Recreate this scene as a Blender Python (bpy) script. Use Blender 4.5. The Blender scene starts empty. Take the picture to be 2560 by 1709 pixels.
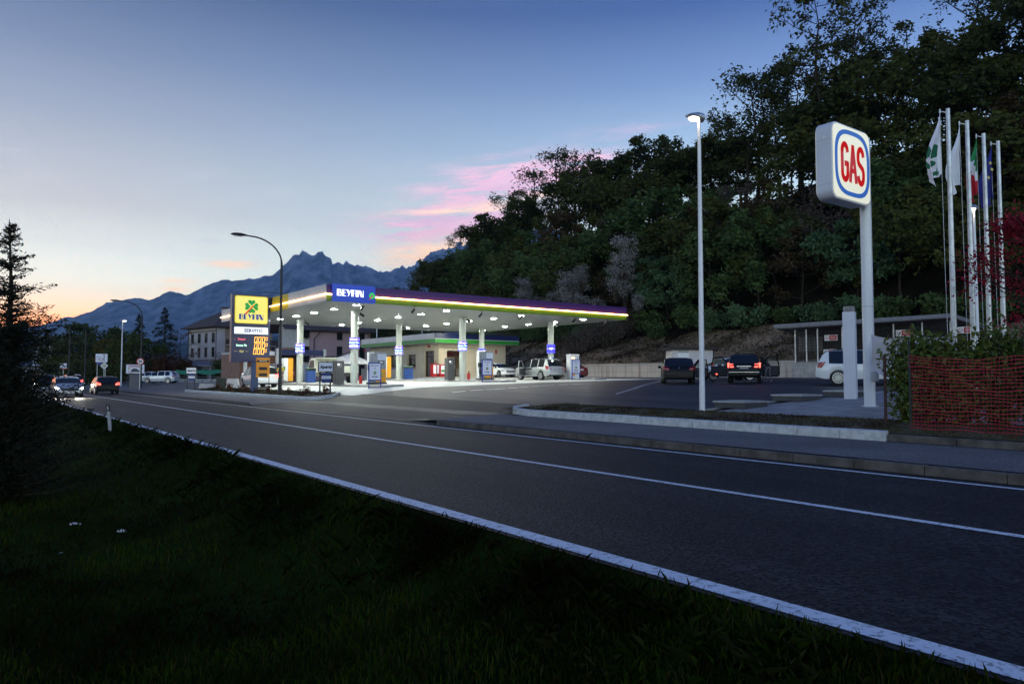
import bpy, bmesh, math, random
import numpy as np
from mathutils import Vector, Matrix, Euler
PI = math.pi; R = math.radians
random.seed(7); rng = np.random.default_rng(11)
S = bpy.context.scene
C = S.collection
# ------------------------------------------------------------------ camera, sky, sun, exposure
# world axes: +Y runs along the road (away, to the left of the picture), +X away from the road
F = 1830.0; PITCH = R(2.67); YAW = R(36.87); CAMZ = 1.5
cam = bpy.data.objects.new('camera', bpy.data.cameras.new('camera')); C.objects.link(cam)
cam.location = (0, 0, CAMZ); cam.rotation_euler = (R(90) + PITCH, 0, -YAW)
cam.data.sensor_width = 36; cam.data.lens = F / 2560 * 36; cam.data.clip_start = .1; cam.data.clip_end = 40000
S.camera = cam
S.view_settings.view_transform = 'Standard'; S.view_settings.look = 'None'
S.view_settings.exposure = 0; S.view_settings.gamma = 1
S.cycles.use_denoising = True
S.cycles.max_bounces = 8; S.cycles.diffuse_bounces = 3; S.cycles.glossy_bounces = 3
S.cycles.transparent_max_bounces = 8; S.cycles.volume_bounces = 1; S.cycles.sample_clamp_indirect = 4
S.cycles.caustics_reflective = False; S.cycles.caustics_refractive = False

class NT:                                   # tiny node-graph helper
    def __init__(s, tree): s.t = tree; s.n = tree.nodes; s.l = tree.links
    def node(s, typ, **kw):
        n = s.n.new(typ)
        for k, v in kw.items(): setattr(n, k, v)
        return n
    def put(s, sock, v):
        if hasattr(v, 'is_output') or isinstance(v, bpy.types.NodeSocket): s.l.new(v, sock)
        elif v is not None: sock.default_value = v
    def math(s, op, a, b=None, c=None, clamp=False):
        n = s.node('ShaderNodeMath', operation=op); n.use_clamp = clamp
        for i, v in enumerate((a, b, c)):
            if v is not None: s.put(n.inputs[i], v)
        return n.outputs[0]
    def mix(s, f, a, b, blend='MIX'):
        n = s.node('ShaderNodeMix', data_type='RGBA', blend_type=blend)
        s.put(n.inputs[0], f)
        for sock, v in ((n.inputs[6], a), (n.inputs[7], b)):
            s.put(sock, (*v, 1) if isinstance(v, tuple) and len(v) == 3 else v)
        return n.outputs[2]
    def ramp(s, f, stops, interp='LINEAR'):
        n = s.node('ShaderNodeValToRGB'); cr = n.color_ramp; cr.interpolation = interp
        while len(cr.elements) < len(stops): cr.elements.new(.5)
        for e, (p, c) in zip(cr.elements, stops):
            e.position = p; e.color = (*c, 1) if len(c) == 3 else c
        s.put(n.inputs[0], f); return n.outputs[0]
    def noise(s, vec, scale, detail=4, rough=.55, out=0):
        n = s.node('ShaderNodeTexNoise'); n.inputs['Scale'].default_value = scale
        n.inputs['Detail'].default_value = detail; n.inputs['Roughness'].default_value = rough
        if vec is not None: s.l.new(vec, n.inputs['Vector'])
        return n.outputs[out]
    def maprange(s, v, a, b, c=0., d=1., smooth=True):
        n = s.node('ShaderNodeMapRange'); n.interpolation_type = 'SMOOTHSTEP' if smooth else 'LINEAR'
        for i, q in enumerate((v, a, b, c, d)): s.put(n.inputs[i], q)
        return n.outputs[0]

W = bpy.data.worlds.new('World'); S.world = W; W.use_nodes = True
g = NT(W.node_tree); g.n.clear()
tc = g.node('ShaderNodeTexCoord'); sx = g.node('ShaderNodeSeparateXYZ'); g.l.new(tc.outputs['Generated'], sx.inputs[0])
dx, dy, dz = sx.outputs
az = g.math('MULTIPLY', g.math('ARCTAN2', dx, dy), 180 / PI)
el = g.math('MULTIPLY', g.math('ARCSINE', dz), 180 / PI)
SUN_AZ, SUN_EL = R(3), R(1.0)
sky = g.node('ShaderNodeTexSky', sky_type='NISHITA'); sky.sun_disc = False
sky.sun_elevation = SUN_EL; sky.sun_rotation = SUN_AZ; sky.altitude = 400; sky.dust_density = 1.5
hor = g.math('SQRT', g.math('ADD', g.math('MULTIPLY', dx, dx), g.math('ADD', g.math('MULTIPLY', dy, dy), 1e-5)))
cosaz = g.math('DIVIDE', g.math('ADD', g.math('MULTIPLY', dx, math.sin(SUN_AZ)), g.math('MULTIPLY', dy, math.cos(SUN_AZ))), hor)
west = g.math('POWER', g.math('MAXIMUM', cosaz, 0.), 3.0)
glow = g.math('POWER', g.math('MAXIMUM', cosaz, 0.), 26.0)
zz = g.math('MAXIMUM', dz, 0.)
cool = g.ramp(zz, [(0, (.66, .78, .90)), (.12, (1.75, 1.92, 1.60)), (.2, (1.26, 1.54, 1.46)), (.30, (.60, .90, 1.22)), (.37, (.27, .44, .85)), (.45, (.055, .13, .45)), (1, (.025, .06, .22))])
warm = g.ramp(zz, [(0, (1.5, 1.15, .80)), (.08, (1.72, 1.92, 1.58)), (.14, (1.52, 1.78, 1.62)), (.2, (.84, .96, .98)), (.30, (.42, .53, .68)), (.37, (.21, .31, .50)), (.45, (.055, .115, .27)), (1, (.025, .06, .22))])
base = g.mix(west, cool, warm)
hg = g.ramp(zz, [(0, (4.2, .95, .18)), (.055, (4.0, 1.05, .22)), (.085, (2.6, 1.45, .65)), (.13, (0, 0, 0)), (1, (0, 0, 0))])
gf = g.math('MULTIPLY', glow, g.maprange(zz, .12, .05))
base = g.mix(gf, base, hg)
east = g.maprange(cosaz, -.5, .5, 1.6, 1.)
base = g.mix(1., base, east, 'MULTIPLY')
below = g.maprange(dz, -.03, -.004)                             # under the horizon: dark land, not sky
# thin lit clouds, laid out by compass bearing and height above the horizon
cv = g.node('ShaderNodeCombineXYZ'); g.put(cv.inputs[0], g.math('MULTIPLY', az, .16)); g.put(cv.inputs[1], g.math('MULTIPLY', g.math('SUBTRACT', el, g.math('MULTIPLY', az, .10)), 1.0))
n1 = g.noise(cv.outputs[0], 1.1, 7, .62); n2 = g.noise(cv.outputs[0], .55, 4, .5); n3 = g.noise(cv.outputs[0], 2.6, 6, .65)
def blob(a, e, wa, he, tilt, k=1.):
    p = g.math('DIVIDE', g.math('SUBTRACT', az, a), wa)
    q = g.math('DIVIDE', g.math('SUBTRACT', g.math('SUBTRACT', el, e), g.math('MULTIPLY', g.math('SUBTRACT', az, a), tilt)), he)
    return g.math('MULTIPLY', g.math('EXPONENT', g.math('MULTIPLY', g.math('ADD', g.math('MULTIPLY', p, p), g.math('MULTIPLY', q, q)), -1.)), k)
def total(l):
    o = l[0]
    for q in l[1:]: o = g.math('ADD', o, q)
    return o
pink = total([blob(37.0, 14.8, 5.8, 1.5, .15, 3.), blob(42, 16.2, 3.5, .7, .15, .9), blob(32.6, 11.5, 5.4, 1.35, .06, 3.2), blob(46, 18.5, 5, .5, .1, .35)])
gold = total([blob(32.6, 9.9, 4.2, .8, .08, 2.), blob(28.5, 9.0, 3.4, .7, .12, 1.2), blob(37.6, 13.6, 4., .4, .14, 1.3), blob(32.5, 12.75, 4., .2, .06, 1.2), blob(15.9, 8.15, 1.7, .26, .02, 1.5), blob(12.2, 6.75, 1.2, .17, 0, 1.3), blob(12.0, 6.2, 1.1, .16, 0, 1.2), blob(6.5, 4.9, 1.6, .18, 0, .8), blob(29, 13.2, 3.5, .18, .02, .3)])
grey = total([blob(13.9, 9.7, 1.2, .2, 0, .35), blob(7.0, 12.6, 1.6, .18, 0, .3), blob(3.8, 13.5, 2.4, .12, -.08, .2), blob(31.2, 12.2, 2.8, .28, .05, .8), blob(33.8, 10.7, 2.6, .25, .07, .7), blob(36.5, 14.6, 3, .3, .12, .5), blob(40, 13.2, 3, .3, .12, .25)])
cl = g.maprange(n1, .36, .66)
base = g.mix(g.math('MULTIPLY', pink, g.math('MULTIPLY', cl, .95), clamp=True), base, g.mix(n3, (.90, .72, 1.20), (2.1, 1.05, 1.08)))
base = g.mix(g.math('MULTIPLY', gold, g.math('ADD', g.math('MULTIPLY', cl, .7), .2), clamp=True), base, g.mix(n2, (2.2, 1.25, .72), (2.2, 1.75, 1.1)))
base = g.mix(g.math('MULTIPLY', grey, g.maprange(n3, .35, .7), clamp=True), base, (.66, .62, 1.0))
base = g.mix(g.math('MULTIPLY', g.maprange(n1, .5, .8), g.math('MULTIPLY', g.maprange(el, 22, 8), .2)), base, (1.6, 1.6, 1.6))
base = g.mix(below, (.03, .035, .04), base)
bg1 = g.node('ShaderNodeBackground'); g.put(bg1.inputs[0], base); bg1.inputs[1].default_value = .90
bg2 = g.node('ShaderNodeBackground'); g.put(bg2.inputs[0], sky.outputs[0]); bg2.inputs[1].default_value = .05
add = g.node('ShaderNodeAddShader'); g.l.new(bg1.outputs[0], add.inputs[0]); g.l.new(bg2.outputs[0], add.inputs[1])
out = g.node('ShaderNodeOutputWorld'); g.l.new(add.outputs[0], out.inputs[0])
sun = bpy.data.objects.new('sun', bpy.data.lights.new('sun', 'SUN')); C.objects.link(sun)
sun.data.energy = .05; sun.data.angle = R(12); sun.data.color = (1, .62, .4)
sun.rotation_euler = (R(90) - SUN_EL - R(3), 0, PI - SUN_AZ)

# ------------------------------------------------------------------ helpers
def ray(px, py):
    u, v = (px - 1280) / F, (854.5 - py) / F
    fz = math.cos(PITCH) - v * math.sin(PITCH); up = math.sin(PITCH) + v * math.cos(PITCH)
    return u / fz, up / fz                                    # sideways and upward per metre ahead
def at(px, py, D):
    u, v = ray(px, py)
    return Vector((.6 * D + .8 * u * D, .8 * D - .6 * u * D, CAMZ + v * D))
def onx(px, x):                                               # y of the point of the plane X = x
    u = ray(px, 930)[0]; D = x / (.6 + .8 * u); return (.8 - .6 * u) * D
def ony(px, y):
    u = ray(px, 930)[0]; D = y / (.8 - .6 * u); return (.6 + .8 * u) * D
def sstep(t): t = max(0., min(1., t)); return t * t * (3 - 2 * t)
GX = [11.9, 14.9, 15.2, 17, 19, 21.5, 30, 38, 50, 60]
GA = [.14, .17, .20, .28, .37, .50, .90, 1.15, 1.40, 1.42]
GB = [.14, .17, .20, .38, .62, .85, 1.08, 1.20, 1.40, 1.42]
def gz(x, y):
    t = sstep((y - 14) / 28)
    z = np.interp(x, GX, GA) * (1 - t) + np.interp(x, GX, GB) * t
    if x < 15:
        o = sstep((y - 19) / 3) * (1 - sstep((y - 38) / 3))
        z = z * (1 - o) + o * (np.interp(x, [11.7, 15], [.02, .2]))
    if y > 70: z = z * (1 - sstep((y - 70) / 40)) + sstep((y - 70) / 40) * min(z, .65)
    return float(z)
def gpt(px, py):                                              # where a line of sight meets the ground
    u, v = ray(px, py); D = 5.
    for _ in range(4000):
        p = Vector((.6 * D + .8 * u * D, .8 * D - .6 * u * D, CAMZ + v * D))
        if p.z <= (gz(p.x, p.y) if p.x > 11.8 else 0): return p
        D += .04
    return p
def ground(px, D):
    p = at(px, 930, D); p.z = gz(p.x, p.y); return p

MATS = {}
def M(name, col, rough=.6, metal=0., var=.12, scale=4., bump=0., bscale=40., spec=.4, coat=0., emit=None, es=0., col2=None, detail=5):
    if name in MATS: return MATS[name]
    m = bpy.data.materials.new(name); m.use_nodes = True
    q = NT(m.node_tree); b = q.n['Principled BSDF']
    tcn = q.node('ShaderNodeTexCoord'); v = tcn.outputs['Object']
    c2 = col2 or tuple(max(0, c * (1 - var)) for c in col); c1 = tuple(min(1, c * (1 + var * .6)) for c in col) if not col2 else col
    nf = q.maprange(q.noise(v, scale, detail, .6), .3, .7)
    q.put(b.inputs['Base Color'], q.mix(nf, c2, c1))
    b.inputs['Roughness'].default_value = rough; b.inputs['Metallic'].default_value = metal
    b.inputs['Specular IOR Level'].default_value = spec; b.inputs['Coat Weight'].default_value = coat; b.inputs['Coat Roughness'].default_value = .06
    if bump:
        bn = q.node('ShaderNodeBump'); bn.inputs['Strength'].default_value = bump; bn.inputs['Distance'].default_value = .02
        q.put(bn.inputs['Height'], q.noise(v, bscale, 4, .6)); q.l.new(bn.outputs[0], b.inputs['Normal'])
    if emit:
        b.inputs['Emission Color'].default_value = (*emit, 1); b.inputs['Emission Strength'].default_value = es
    MATS[name] = m; return m

class MB:                                                     # collects shapes; build() links them as one mesh
    def __init__(s): s.v = []; s.f = []; s.m = []
    def add(s, vs, fs, m=0, X=None):
        o = len(s.v)
        s.v += [tuple(X @ Vector(p)) if X is not None else tuple(p) for p in vs]
        s.f += [tuple(i + o for i in f) for f in fs]; s.m += [m] * len(fs); return s
    def box(s, c, d, m=0, X=None, taper=1.):
        x, y, z = c; a, b, h = d[0] / 2, d[1] / 2, d[2] / 2; t = taper
        vs = [(x-a,y-b,z-h),(x+a,y-b,z-h),(x+a,y+b,z-h),(x-a,y+b,z-h),(x-a*t,y-b*t,z+h),(x+a*t,y-b*t,z+h),(x+a*t,y+b*t,z+h),(x-a*t,y+b*t,z+h)]
        return s.add(vs, [(3,2,1,0),(4,5,6,7),(0,1,5,4),(1,2,6,5),(2,3,7,6),(3,0,4,7)], m, X)
    def bx(s, x0, x1, y0, y1, z0, z1, m=0, X=None): return s.box(((x0+x1)/2,(y0+y1)/2,(z0+z1)/2), (x1-x0,y1-y0,z1-z0), m, X)
    def cyl(s, p0, p1, r0, r1=None, n=12, m=0, caps=True, X=None):
        r1 = r0 if r1 is None else r1; p0, p1 = Vector(p0), Vector(p1); d = (p1 - p0).normalized()
        a = d.orthogonal().normalized(); b = d.cross(a); vs = []
        for p, r in ((p0, r0), (p1, r1)):
            for i in range(n):
                t = 2 * PI * i / n; vs.append(p + a * (r * math.cos(t)) + b * (r * math.sin(t)))
        fs = [(i, (i+1) % n, n + (i+1) % n, n + i) for i in range(n)]
        if caps: fs += [tuple(range(n))[::-1], tuple(range(n, 2*n))]
        return s.add(vs, fs, m, X)
    def tube(s, pts, rs, n=6, m=0):
        pts = [Vector(p) for p in pts]
        if not isinstance(rs, (list, tuple)): rs = [rs] * len(pts)
        vs = []; a = None
        for i, p in enumerate(pts):
            d = (pts[min(i+1, len(pts)-1)] - pts[max(i-1, 0)])
            d = d.normalized() if d.length > 1e-6 else Vector((0, 0, 1))
            a = d.orthogonal().normalized() if a is None else (a - d * a.dot(d)).normalized()
            b = d.cross(a)
            for k in range(n):
                t = 2 * PI * k / n; vs.append(p + a * (rs[i] * math.cos(t)) + b * (rs[i] * math.sin(t)))
        fs = [(i*n + k, i*n + (k+1) % n, (i+1)*n + (k+1) % n, (i+1)*n + k) for i in range(len(pts)-1) for k in range(n)]
        fs += [tuple(range(n))[::-1], tuple((len(pts)-1)*n + k for k in range(n))]
        return s.add(vs, fs, m)
    def prism(s, pts, d, X=None, m=0):                        # 2-D outline, thickness d along local z
        n = len(pts)
        vs = [(x, y, 0) for x, y in pts] + [(x, y, d) for x, y in pts]
        fs = [tuple(range(n))[::-1], tuple(range(n, 2*n))] + [(i, (i+1) % n, n + (i+1) % n, n + i) for i in range(n)]
        return s.add(vs, fs, m, X)
    def stroke(s, pts, w, d, X=None, m=0):                    # line of width w as flat prism pieces
        for (x0, y0), (x1, y1) in zip(pts, pts[1:]):
            l = math.hypot(x1-x0, y1-y0) or 1; nx, ny = -(y1-y0)/l*w/2, (x1-x0)/l*w/2; ex, ey = (x1-x0)/l*w*.3, (y1-y0)/l*w*.3
            s.prism([(x0+nx-ex,y0+ny-ey),(x0-nx-ex,y0-ny-ey),(x1-nx+ex,y1-ny+ey),(x1+nx+ex,y1+ny+ey)], d, X, m)
        return s
    def ball(s, c, r, m=0, n=10, sc=(1,1,1)):
        vs = []; fs = []
        for i in range(n//2 + 1):
            ph = PI * i / (n//2)
            for k in range(n):
                t = 2*PI*k/n; vs.append((c[0]+r*sc[0]*math.sin(ph)*math.cos(t), c[1]+r*sc[1]*math.sin(ph)*math.sin(t), c[2]+r*sc[2]*math.cos(ph)))
        for i in range(n//2):
            for k in range(n): fs.append((i*n+k, (i+1)*n+k, (i+1)*n+(k+1)%n, i*n+(k+1)%n))
        return s.add(vs, fs, m)
    def text(s, body, size, X, depth=.01, m=0, align='CENTER', shear=0., bold=0.):
        cu = bpy.data.curves.new('t', 'FONT'); cu.body = body; cu.size = size; cu.extrude = depth; cu.align_x = align; cu.align_y = 'CENTER'
        cu.shear = shear; cu.offset = bold; cu.resolution_u = 2
        o = bpy.data.objects.new('t', cu); C.objects.link(o)
        me = bpy.data.meshes.new_from_object(o.evaluated_get(bpy.context.evaluated_depsgraph_get()))
        s.add([v.co for v in me.vertices], [tuple(p.vertices) for p in me.polygons], m, X)
        bpy.data.objects.remove(o); bpy.data.curves.remove(cu); bpy.data.meshes.remove(me); return s
    def mesh(s, name, mats, smooth=None):
        me = bpy.data.meshes.new(name); me.from_pydata(s.v, [], s.f)
        for m in (mats if isinstance(mats, (list, tuple)) else [mats]): me.materials.append(m)
        me.polygons.foreach_set('material_index', s.m)
        if smooth is not None:
            me.polygons.foreach_set('use_smooth', [True] * len(me.polygons)); me.set_sharp_from_angle(angle=R(smooth))
        me.update(); return me
    def build(s, name, mats, parent=None, smooth=None, bevel=0, loc=None, label=None):
        o = bpy.data.objects.new(name, s.mesh(name, mats, smooth)); C.objects.link(o)
        if parent: o.parent = parent
        if loc is not None: o.location = loc
        if bevel:
            b = o.modifiers.new('bevel', 'BEVEL'); b.width = bevel; b.segments = 2; b.limit_method = 'ANGLE'
        if label: o['label'] = label
        return o
def thing(name, label, cat, loc=(0,0,0), rz=0., group=None):
    o = bpy.data.objects.new(name, None); C.objects.link(o); o.location = loc; o.rotation_euler = (0, 0, rz); o.empty_display_size = .2
    return tag(o, label, cat, group)
def tag(o, label, cat, group=None):
    o['label'] = label; o['category'] = cat
    if group: o['group'] = group
    return o
def struct(o, kind='structure'): o['kind'] = kind; return o
def dup(root, loc, rz=None, label=None, group=None, sc=None):
    r = root.copy(); C.objects.link(r); r.location = loc
    if rz is not None: r.rotation_euler = (0, 0, rz)
    if label: r['label'] = label
    if group: r['group'] = group
    if sc is not None: r.scale = sc if isinstance(sc, (tuple, list)) else (sc,) * 3
    def kids(a, b):
        for ch in a.children:
            if ch == b: continue
            c = ch.copy(); C.objects.link(c); c.parent = b; kids(ch, c)
    kids(root, r); return r
def TX(loc, rz=0., tilt=PI/2):                                # frame for flat lettering: reads along +x, faces -y when rz = 0
    return Matrix.Translation(loc) @ Matrix.Rotation(rz, 4, 'Z') @ Matrix.Rotation(tilt, 4, 'X')
def gridmesh(name, xs, ys, zf, mat, smooth=True):
    b = MB(); nx = len(xs)
    vs = [(x, y, zf(x, y)) for y in ys for x in xs]
    fs = [(j*nx+i, j*nx+i+1, (j+1)*nx+i+1, (j+1)*nx+i) for j in range(len(ys)-1) for i in range(nx-1)]
    b.add(vs, fs); return b.build(name, mat, smooth=60 if smooth else None)
def rrect(w, h, r, n=5):
    pts = []
    for cx, cy, a0 in ((w/2-r, h/2-r, 0), (-w/2+r, h/2-r, 90), (-w/2+r, -h/2+r, 180), (w/2-r, -h/2+r, 270)):
        for i in range(n+1):
            a = R(a0 + 90*i/n); pts.append((cx + r*math.cos(a), cy + r*math.sin(a)))
    return pts
from mathutils import noise as mnoise
# ------------------------------------------------------------------ surface materials
def asphalt(name, base, speck=.5, rough=.5, bands=True, tint=(1,1,1.04)):
    m = bpy.data.materials.new(name); m.use_nodes = True; q = NT(m.node_tree); b = q.n['Principled BSDF']
    v = q.node('ShaderNodeTexCoord').outputs['Object']
    vor = q.node('ShaderNodeTexVoronoi'); vor.inputs['Scale'].default_value = 30 if bands else 50; q.l.new(v, vor.inputs['Vector'])
    fine = q.noise(v, 45, 3, .7); big = q.noise(v, .35, 4, .6)
    c = q.mix(q.maprange(vor.outputs['Color'], .2, .95, 0, 1), tuple(base*(1-speck)*t for t in tint), tuple(base*(1+speck*1.9)*t for t in tint))
    c = q.mix(q.maprange(big, .3, .7), c, q.mix(1., c, (.72, .72, .74), 'MULTIPLY'))
    if bands:
        mp = q.node('ShaderNodeMapping'); mp.inputs['Scale'].default_value = (1.15, .02, 1); q.l.new(v, mp.inputs[0])
        c = q.mix(q.maprange(q.noise(mp.outputs[0], 1., 3, .5), .42, .62), q.mix(1., c, (.62, .62, .64), 'MULTIPLY'), c)
        vc = q.node('ShaderNodeTexVoronoi', feature='DISTANCE_TO_EDGE'); vc.inputs['Scale'].default_value = .22
        wv = q.node('ShaderNodeVectorMath', operation='ADD'); q.l.new(v, wv.inputs[0])
        sc = q.node('ShaderNodeVectorMath', operation='SCALE'); sc.inputs['Scale'].default_value = 1.2
        q.l.new(q.noise(v, 1.3, 4, .6, 1), sc.inputs[0]); q.l.new(sc.outputs[0], wv.inputs[1]); q.l.new(wv.outputs[0], vc.inputs['Vector'])
        crk = q.math('MULTIPLY', q.math('LESS_THAN', vc.outputs['Distance'], .004), q.maprange(big, .52, .6))
        c = q.mix(crk, c, (.008, .008, .009))
    q.put(b.inputs['Base Color'], c)
    q.put(b.inputs['Roughness'], q.maprange(fine, .3, .7, rough - .1, rough + .14)); b.inputs['Specular IOR Level'].default_value = .22
    bn = q.node('ShaderNodeBump'); bn.inputs['Strength'].default_value = 1.; bn.inputs['Distance'].default_value = .02
    q.put(bn.inputs['Height'], q.math('ADD', vor.outputs['Distance'], q.math('MULTIPLY', fine, .6))); q.l.new(bn.outputs[0], b.inputs['Normal'])
    return m
m_road = asphalt('road_asphalt', .020, .92, .58, True, (1.04, 1., .98))
m_yard = asphalt('yard_asphalt', .074, .3, .46)
m_walk = asphalt('walk_asphalt', .17, .3, .7, False, (1, .97, 1))
m_dark = asphalt('new_asphalt', .032, .3, .55, False)
m_slab = M('concrete_slab', (.50, .52, .51), .45, 0, .22, .8, .15, 30)
m_conc = M('concrete', (.36, .35, .34), .8, 0, .25, 2.2, .3, 25)
m_curb = M('granite_kerb', (.52, .53, .54), .75, 0, .22, 6, .3, 60)
m_curbd = M('old_kerb', (.10, .085, .075), .9, 0, .45, 3, .4, 40)
m_earth = M('bare_earth', (.035, .028, .02), .95, 0, .5, .6, .6, 8)
m_turf = M('dark_turf', (.012, .030, .003), 1, 0, .5, .8, .8, 12, col2=(.006, .012, .002), spec=.03)
m_lawn = M('dry_lawn', (.13, .095, .05), .95, 0, .4, 1.2, .8, 30, col2=(.045, .048, .018))
m_bank = M('dry_grass_bank', (.32, .21, .13), .95, 0, .4, .5, .9, 12, col2=(.13, .10, .05))
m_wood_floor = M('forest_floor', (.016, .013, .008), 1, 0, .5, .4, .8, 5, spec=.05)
def worn(name, lo=.34, hi=.5):
    m = bpy.data.materials.new(name); m.use_nodes = True; q = NT(m.node_tree); b = q.n['Principled BSDF']
    v = q.node('ShaderNodeTexCoord').outputs['Object']
    f = q.maprange(q.noise(v, 14, 6, .75), lo, hi)
    q.put(b.inputs['Base Color'], q.mix(f, (.16, .16, .17), q.mix(q.noise(v, 3, 3), (.62, .63, .66), (.84, .85, .88))))
    b.inputs['Roughness'].default_value = .6
    return m
m_line = worn('road_paint'); m_line2 = worn('worn_paint', .44, .56)

# ------------------------------------------------------------------ the ground
def vz(x):                                                    # grass verge and ditch on the camera's side
    return float(np.interp(x, [-400, -40, -12, -5, -1, 1.0, 2.2, 3.2, 3.9, 4.18], [-.2, -.3, -.35, -.45, -.62, -.74, -.66, -.36, -.09, -.006]))
HC_Y = [-60, 20, 35, 47, 79, 98, 112, 124, 140, 160, 200]; HC_Z = [27, 25, 24.5, 22.5, 22.8, 22.5, 18.5, 11.5, 4, 1, .5]
def hz(x, y):
    hc = float(np.interp(y, HC_Y, HC_Z)); k = min(1, hc / 18)
    if x <= 57: z = np.interp(x, [50.2, 57], [2.35, 2.35 + 3.1 * min(1, k * 1.2)])
    elif x <= 76: z = 5.4 * min(1, k*1.2) + (hc - 5.4*min(1, k*1.2)) * sstep((x - 57) / 19 * .9 + .05)
    else: z = hc - .22 * (x - 76)
    return max(float(z), .3) + .35 * math.sin(x*.7 + y*.31) * math.sin(y*.53)
xs = [-6000, -1500, -400, -120, -60, -40, -25, -18, -14] + [-12 + .5*i for i in range(32)] + [3.9, 4.05, 4.18, 4.3, 8, 11.6, 11.9, 13.5, 15, 17, 19, 21.5, 25, 30, 34, 38, 44, 50, 52, 80, 200, 800, 3000, 6000]
ys = [-3000, -800, -200, -60, -30, -15, -6] + [-4 + 2*i for i in range(70)] + [140, 150, 170, 200, 260, 400, 800, 2000, 6000]
def gnd(x, y):
    if x < 4.19: return vz(x) + (.035*math.sin(1.7*x + .9*y) + .03*math.sin(.7*x - 1.3*y) if -30 < x < 3.4 else 0)
    if x <= 11.7: return -.04
    return min(gz(x, y) - .07, .75 if x > 52 else 9)
struct(gridmesh('ground', xs, ys, gnd, m_turf))
def strip(name, x0, x1, y0, y1, z, mat, n=60):
    return struct(gridmesh(name, [x0, x1], list(np.linspace(y0, y1, n)), lambda x, y: z, mat))
strip('road', 4.15, 11.72, -40, 420, 0., m_road)
strip('road_edge_line', 4.22, 4.42, -40, 420, .004, m_line)
strip('road_centre_line', 7.92, 8.05, -40, 420, .004, m_line)
strip('road_far_line', 11.22, 11.34, -40, 420, .004, m_line)
yy = list(np.arange(-40, 150, 1.)); xx = [11.9, 12.6, 13.4, 14.2, 14.9, 15.2, 16, 17, 18, 19, 20.2, 21.5, 24, 27, 30, 34, 38, 44, 50, 50.4]
struct(gridmesh('forecourt', xx, yy, gz, m_yard))
struct(gridmesh('pavement', [11.9, 12.8, 13.8, 14.9], list(np.arange(-40, 20.6, .5)), lambda x, y: gz(x, y) + .012, m_walk))
struct(gridmesh('pavement', [11.9, 12.8, 13.8, 14.9], list(np.arange(38, 140, 1.)), lambda x, y: gz(x, y) + .012, m_walk))
struct(gridmesh('entrance_apron', [11.66, 12.6, 13.6, 15, 16.5, 18], list(np.arange(19.6, 38.5, .7)), lambda x, y: gz(max(x, 11.9), y) + .008 if x > 11.8 else .012, m_dark))
struct(gridmesh('forecourt_slab', list(np.arange(17.4, 43.7, .8)), list(np.arange(37.5, 66, .8)), lambda x, y: gz(x, y) + .008, m_slab))
# kerbs: separate stones joined into one run each
def kerb(name, pts, w, h, mat, L=1., zf=None, drop=.25):
    b = MB(); tot = 0
    for (x0, y0), (x1, y1) in zip(pts, pts[1:]):
        l = math.hypot(x1-x0, y1-y0); n = max(1, round(l / L))
        for i in range(n):
            a, c = i/n, (i+1)/n - .012/l
            p0 = (x0+(x1-x0)*a, y0+(y1-y0)*a); p1 = (x0+(x1-x0)*c, y0+(y1-y0)*c)
            dxn, dyn = (x1-x0)/l, (y1-y0)/l; nx, ny = dyn*w, -dxn*w; j = random.uniform(-.006, .006)
            f = zf or gz; vs = []
            for p in (p0, p1):
                for o, up in ((0, 0), (1, 0), (1, 1), (0, 1)):
                    q = (p[0] + nx*o, p[1] + ny*o); z = f(*q)
                    vs.append((q[0] + j + (.012 if up and not o else -.012 if up else 0)*dyn, q[1] + j, z + (h + j if up else -drop)))
            b.add(vs, [(0,1,2,3),(7,6,5,4),(0,4,5,1),(1,5,6,2),(2,6,7,3),(3,7,4,0)])
    return struct(b.build(name, mat, bevel=.012))
kerb('road_kerb', [(11.70, -30), (11.70, 19.5)], .2, .0, m_curbd, 1.1, lambda x, y: .142)
kerb('road_kerb', [(11.70, 38.5), (11.70, 130)], .2, .0, m_curbd, 1.1, lambda x, y: .142)
KI = [(15.0, 7.4), (15.0, 19.2), (15.25, 20.3), (15.8, 21.0), (16.6, 21.3)]
kerb('island_kerb', KI, .17, .20, m_curb, 1.0)
kerb('old_retaining_kerb', [(15.05, -30), (15.05, 7.38)], .22, .13, m_curbd, 1.3)
KL = [(17.4, 39.6), (16.4, 38.2), (15.6, 38.0), (15.1, 38.6), (15.0, 39.6), (15.0, 66)]
kerb('planting_island_kerb', KL, .16, .18, m_curb, 1.0)
kerb('planting_island_kerb', [(17.4, 66), (17.4, 39.6)], .12, .15, m_curb, 1.0)
struct(gridmesh('island_lawn', [15.15, 15.8, 16.6, 17.3, 18.0, 18.7], list(np.arange(-30, 21.1, .6)), lambda x, y: gz(x, y) + .15 - .12*sstep((x-17.5)/1.2) + .02*math.sin(3*x+5*y), m_lawn))
struct(gridmesh('planting_bed', [15.14, 15.9, 16.7, 17.3], list(np.arange(38.9, 66, .8)), lambda x, y: gz(x, y) + .13 + .03*math.sin(3*x+2*y), m_earth))
pad = [gpt(*p) for p in ((1625, 1046), (1790, 1046), (1990, 1020), (2180, 1000), (2400, 975), (2400, 955), (2150, 972), (1900, 995), (1700, 1020))]
pb = MB()
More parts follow.
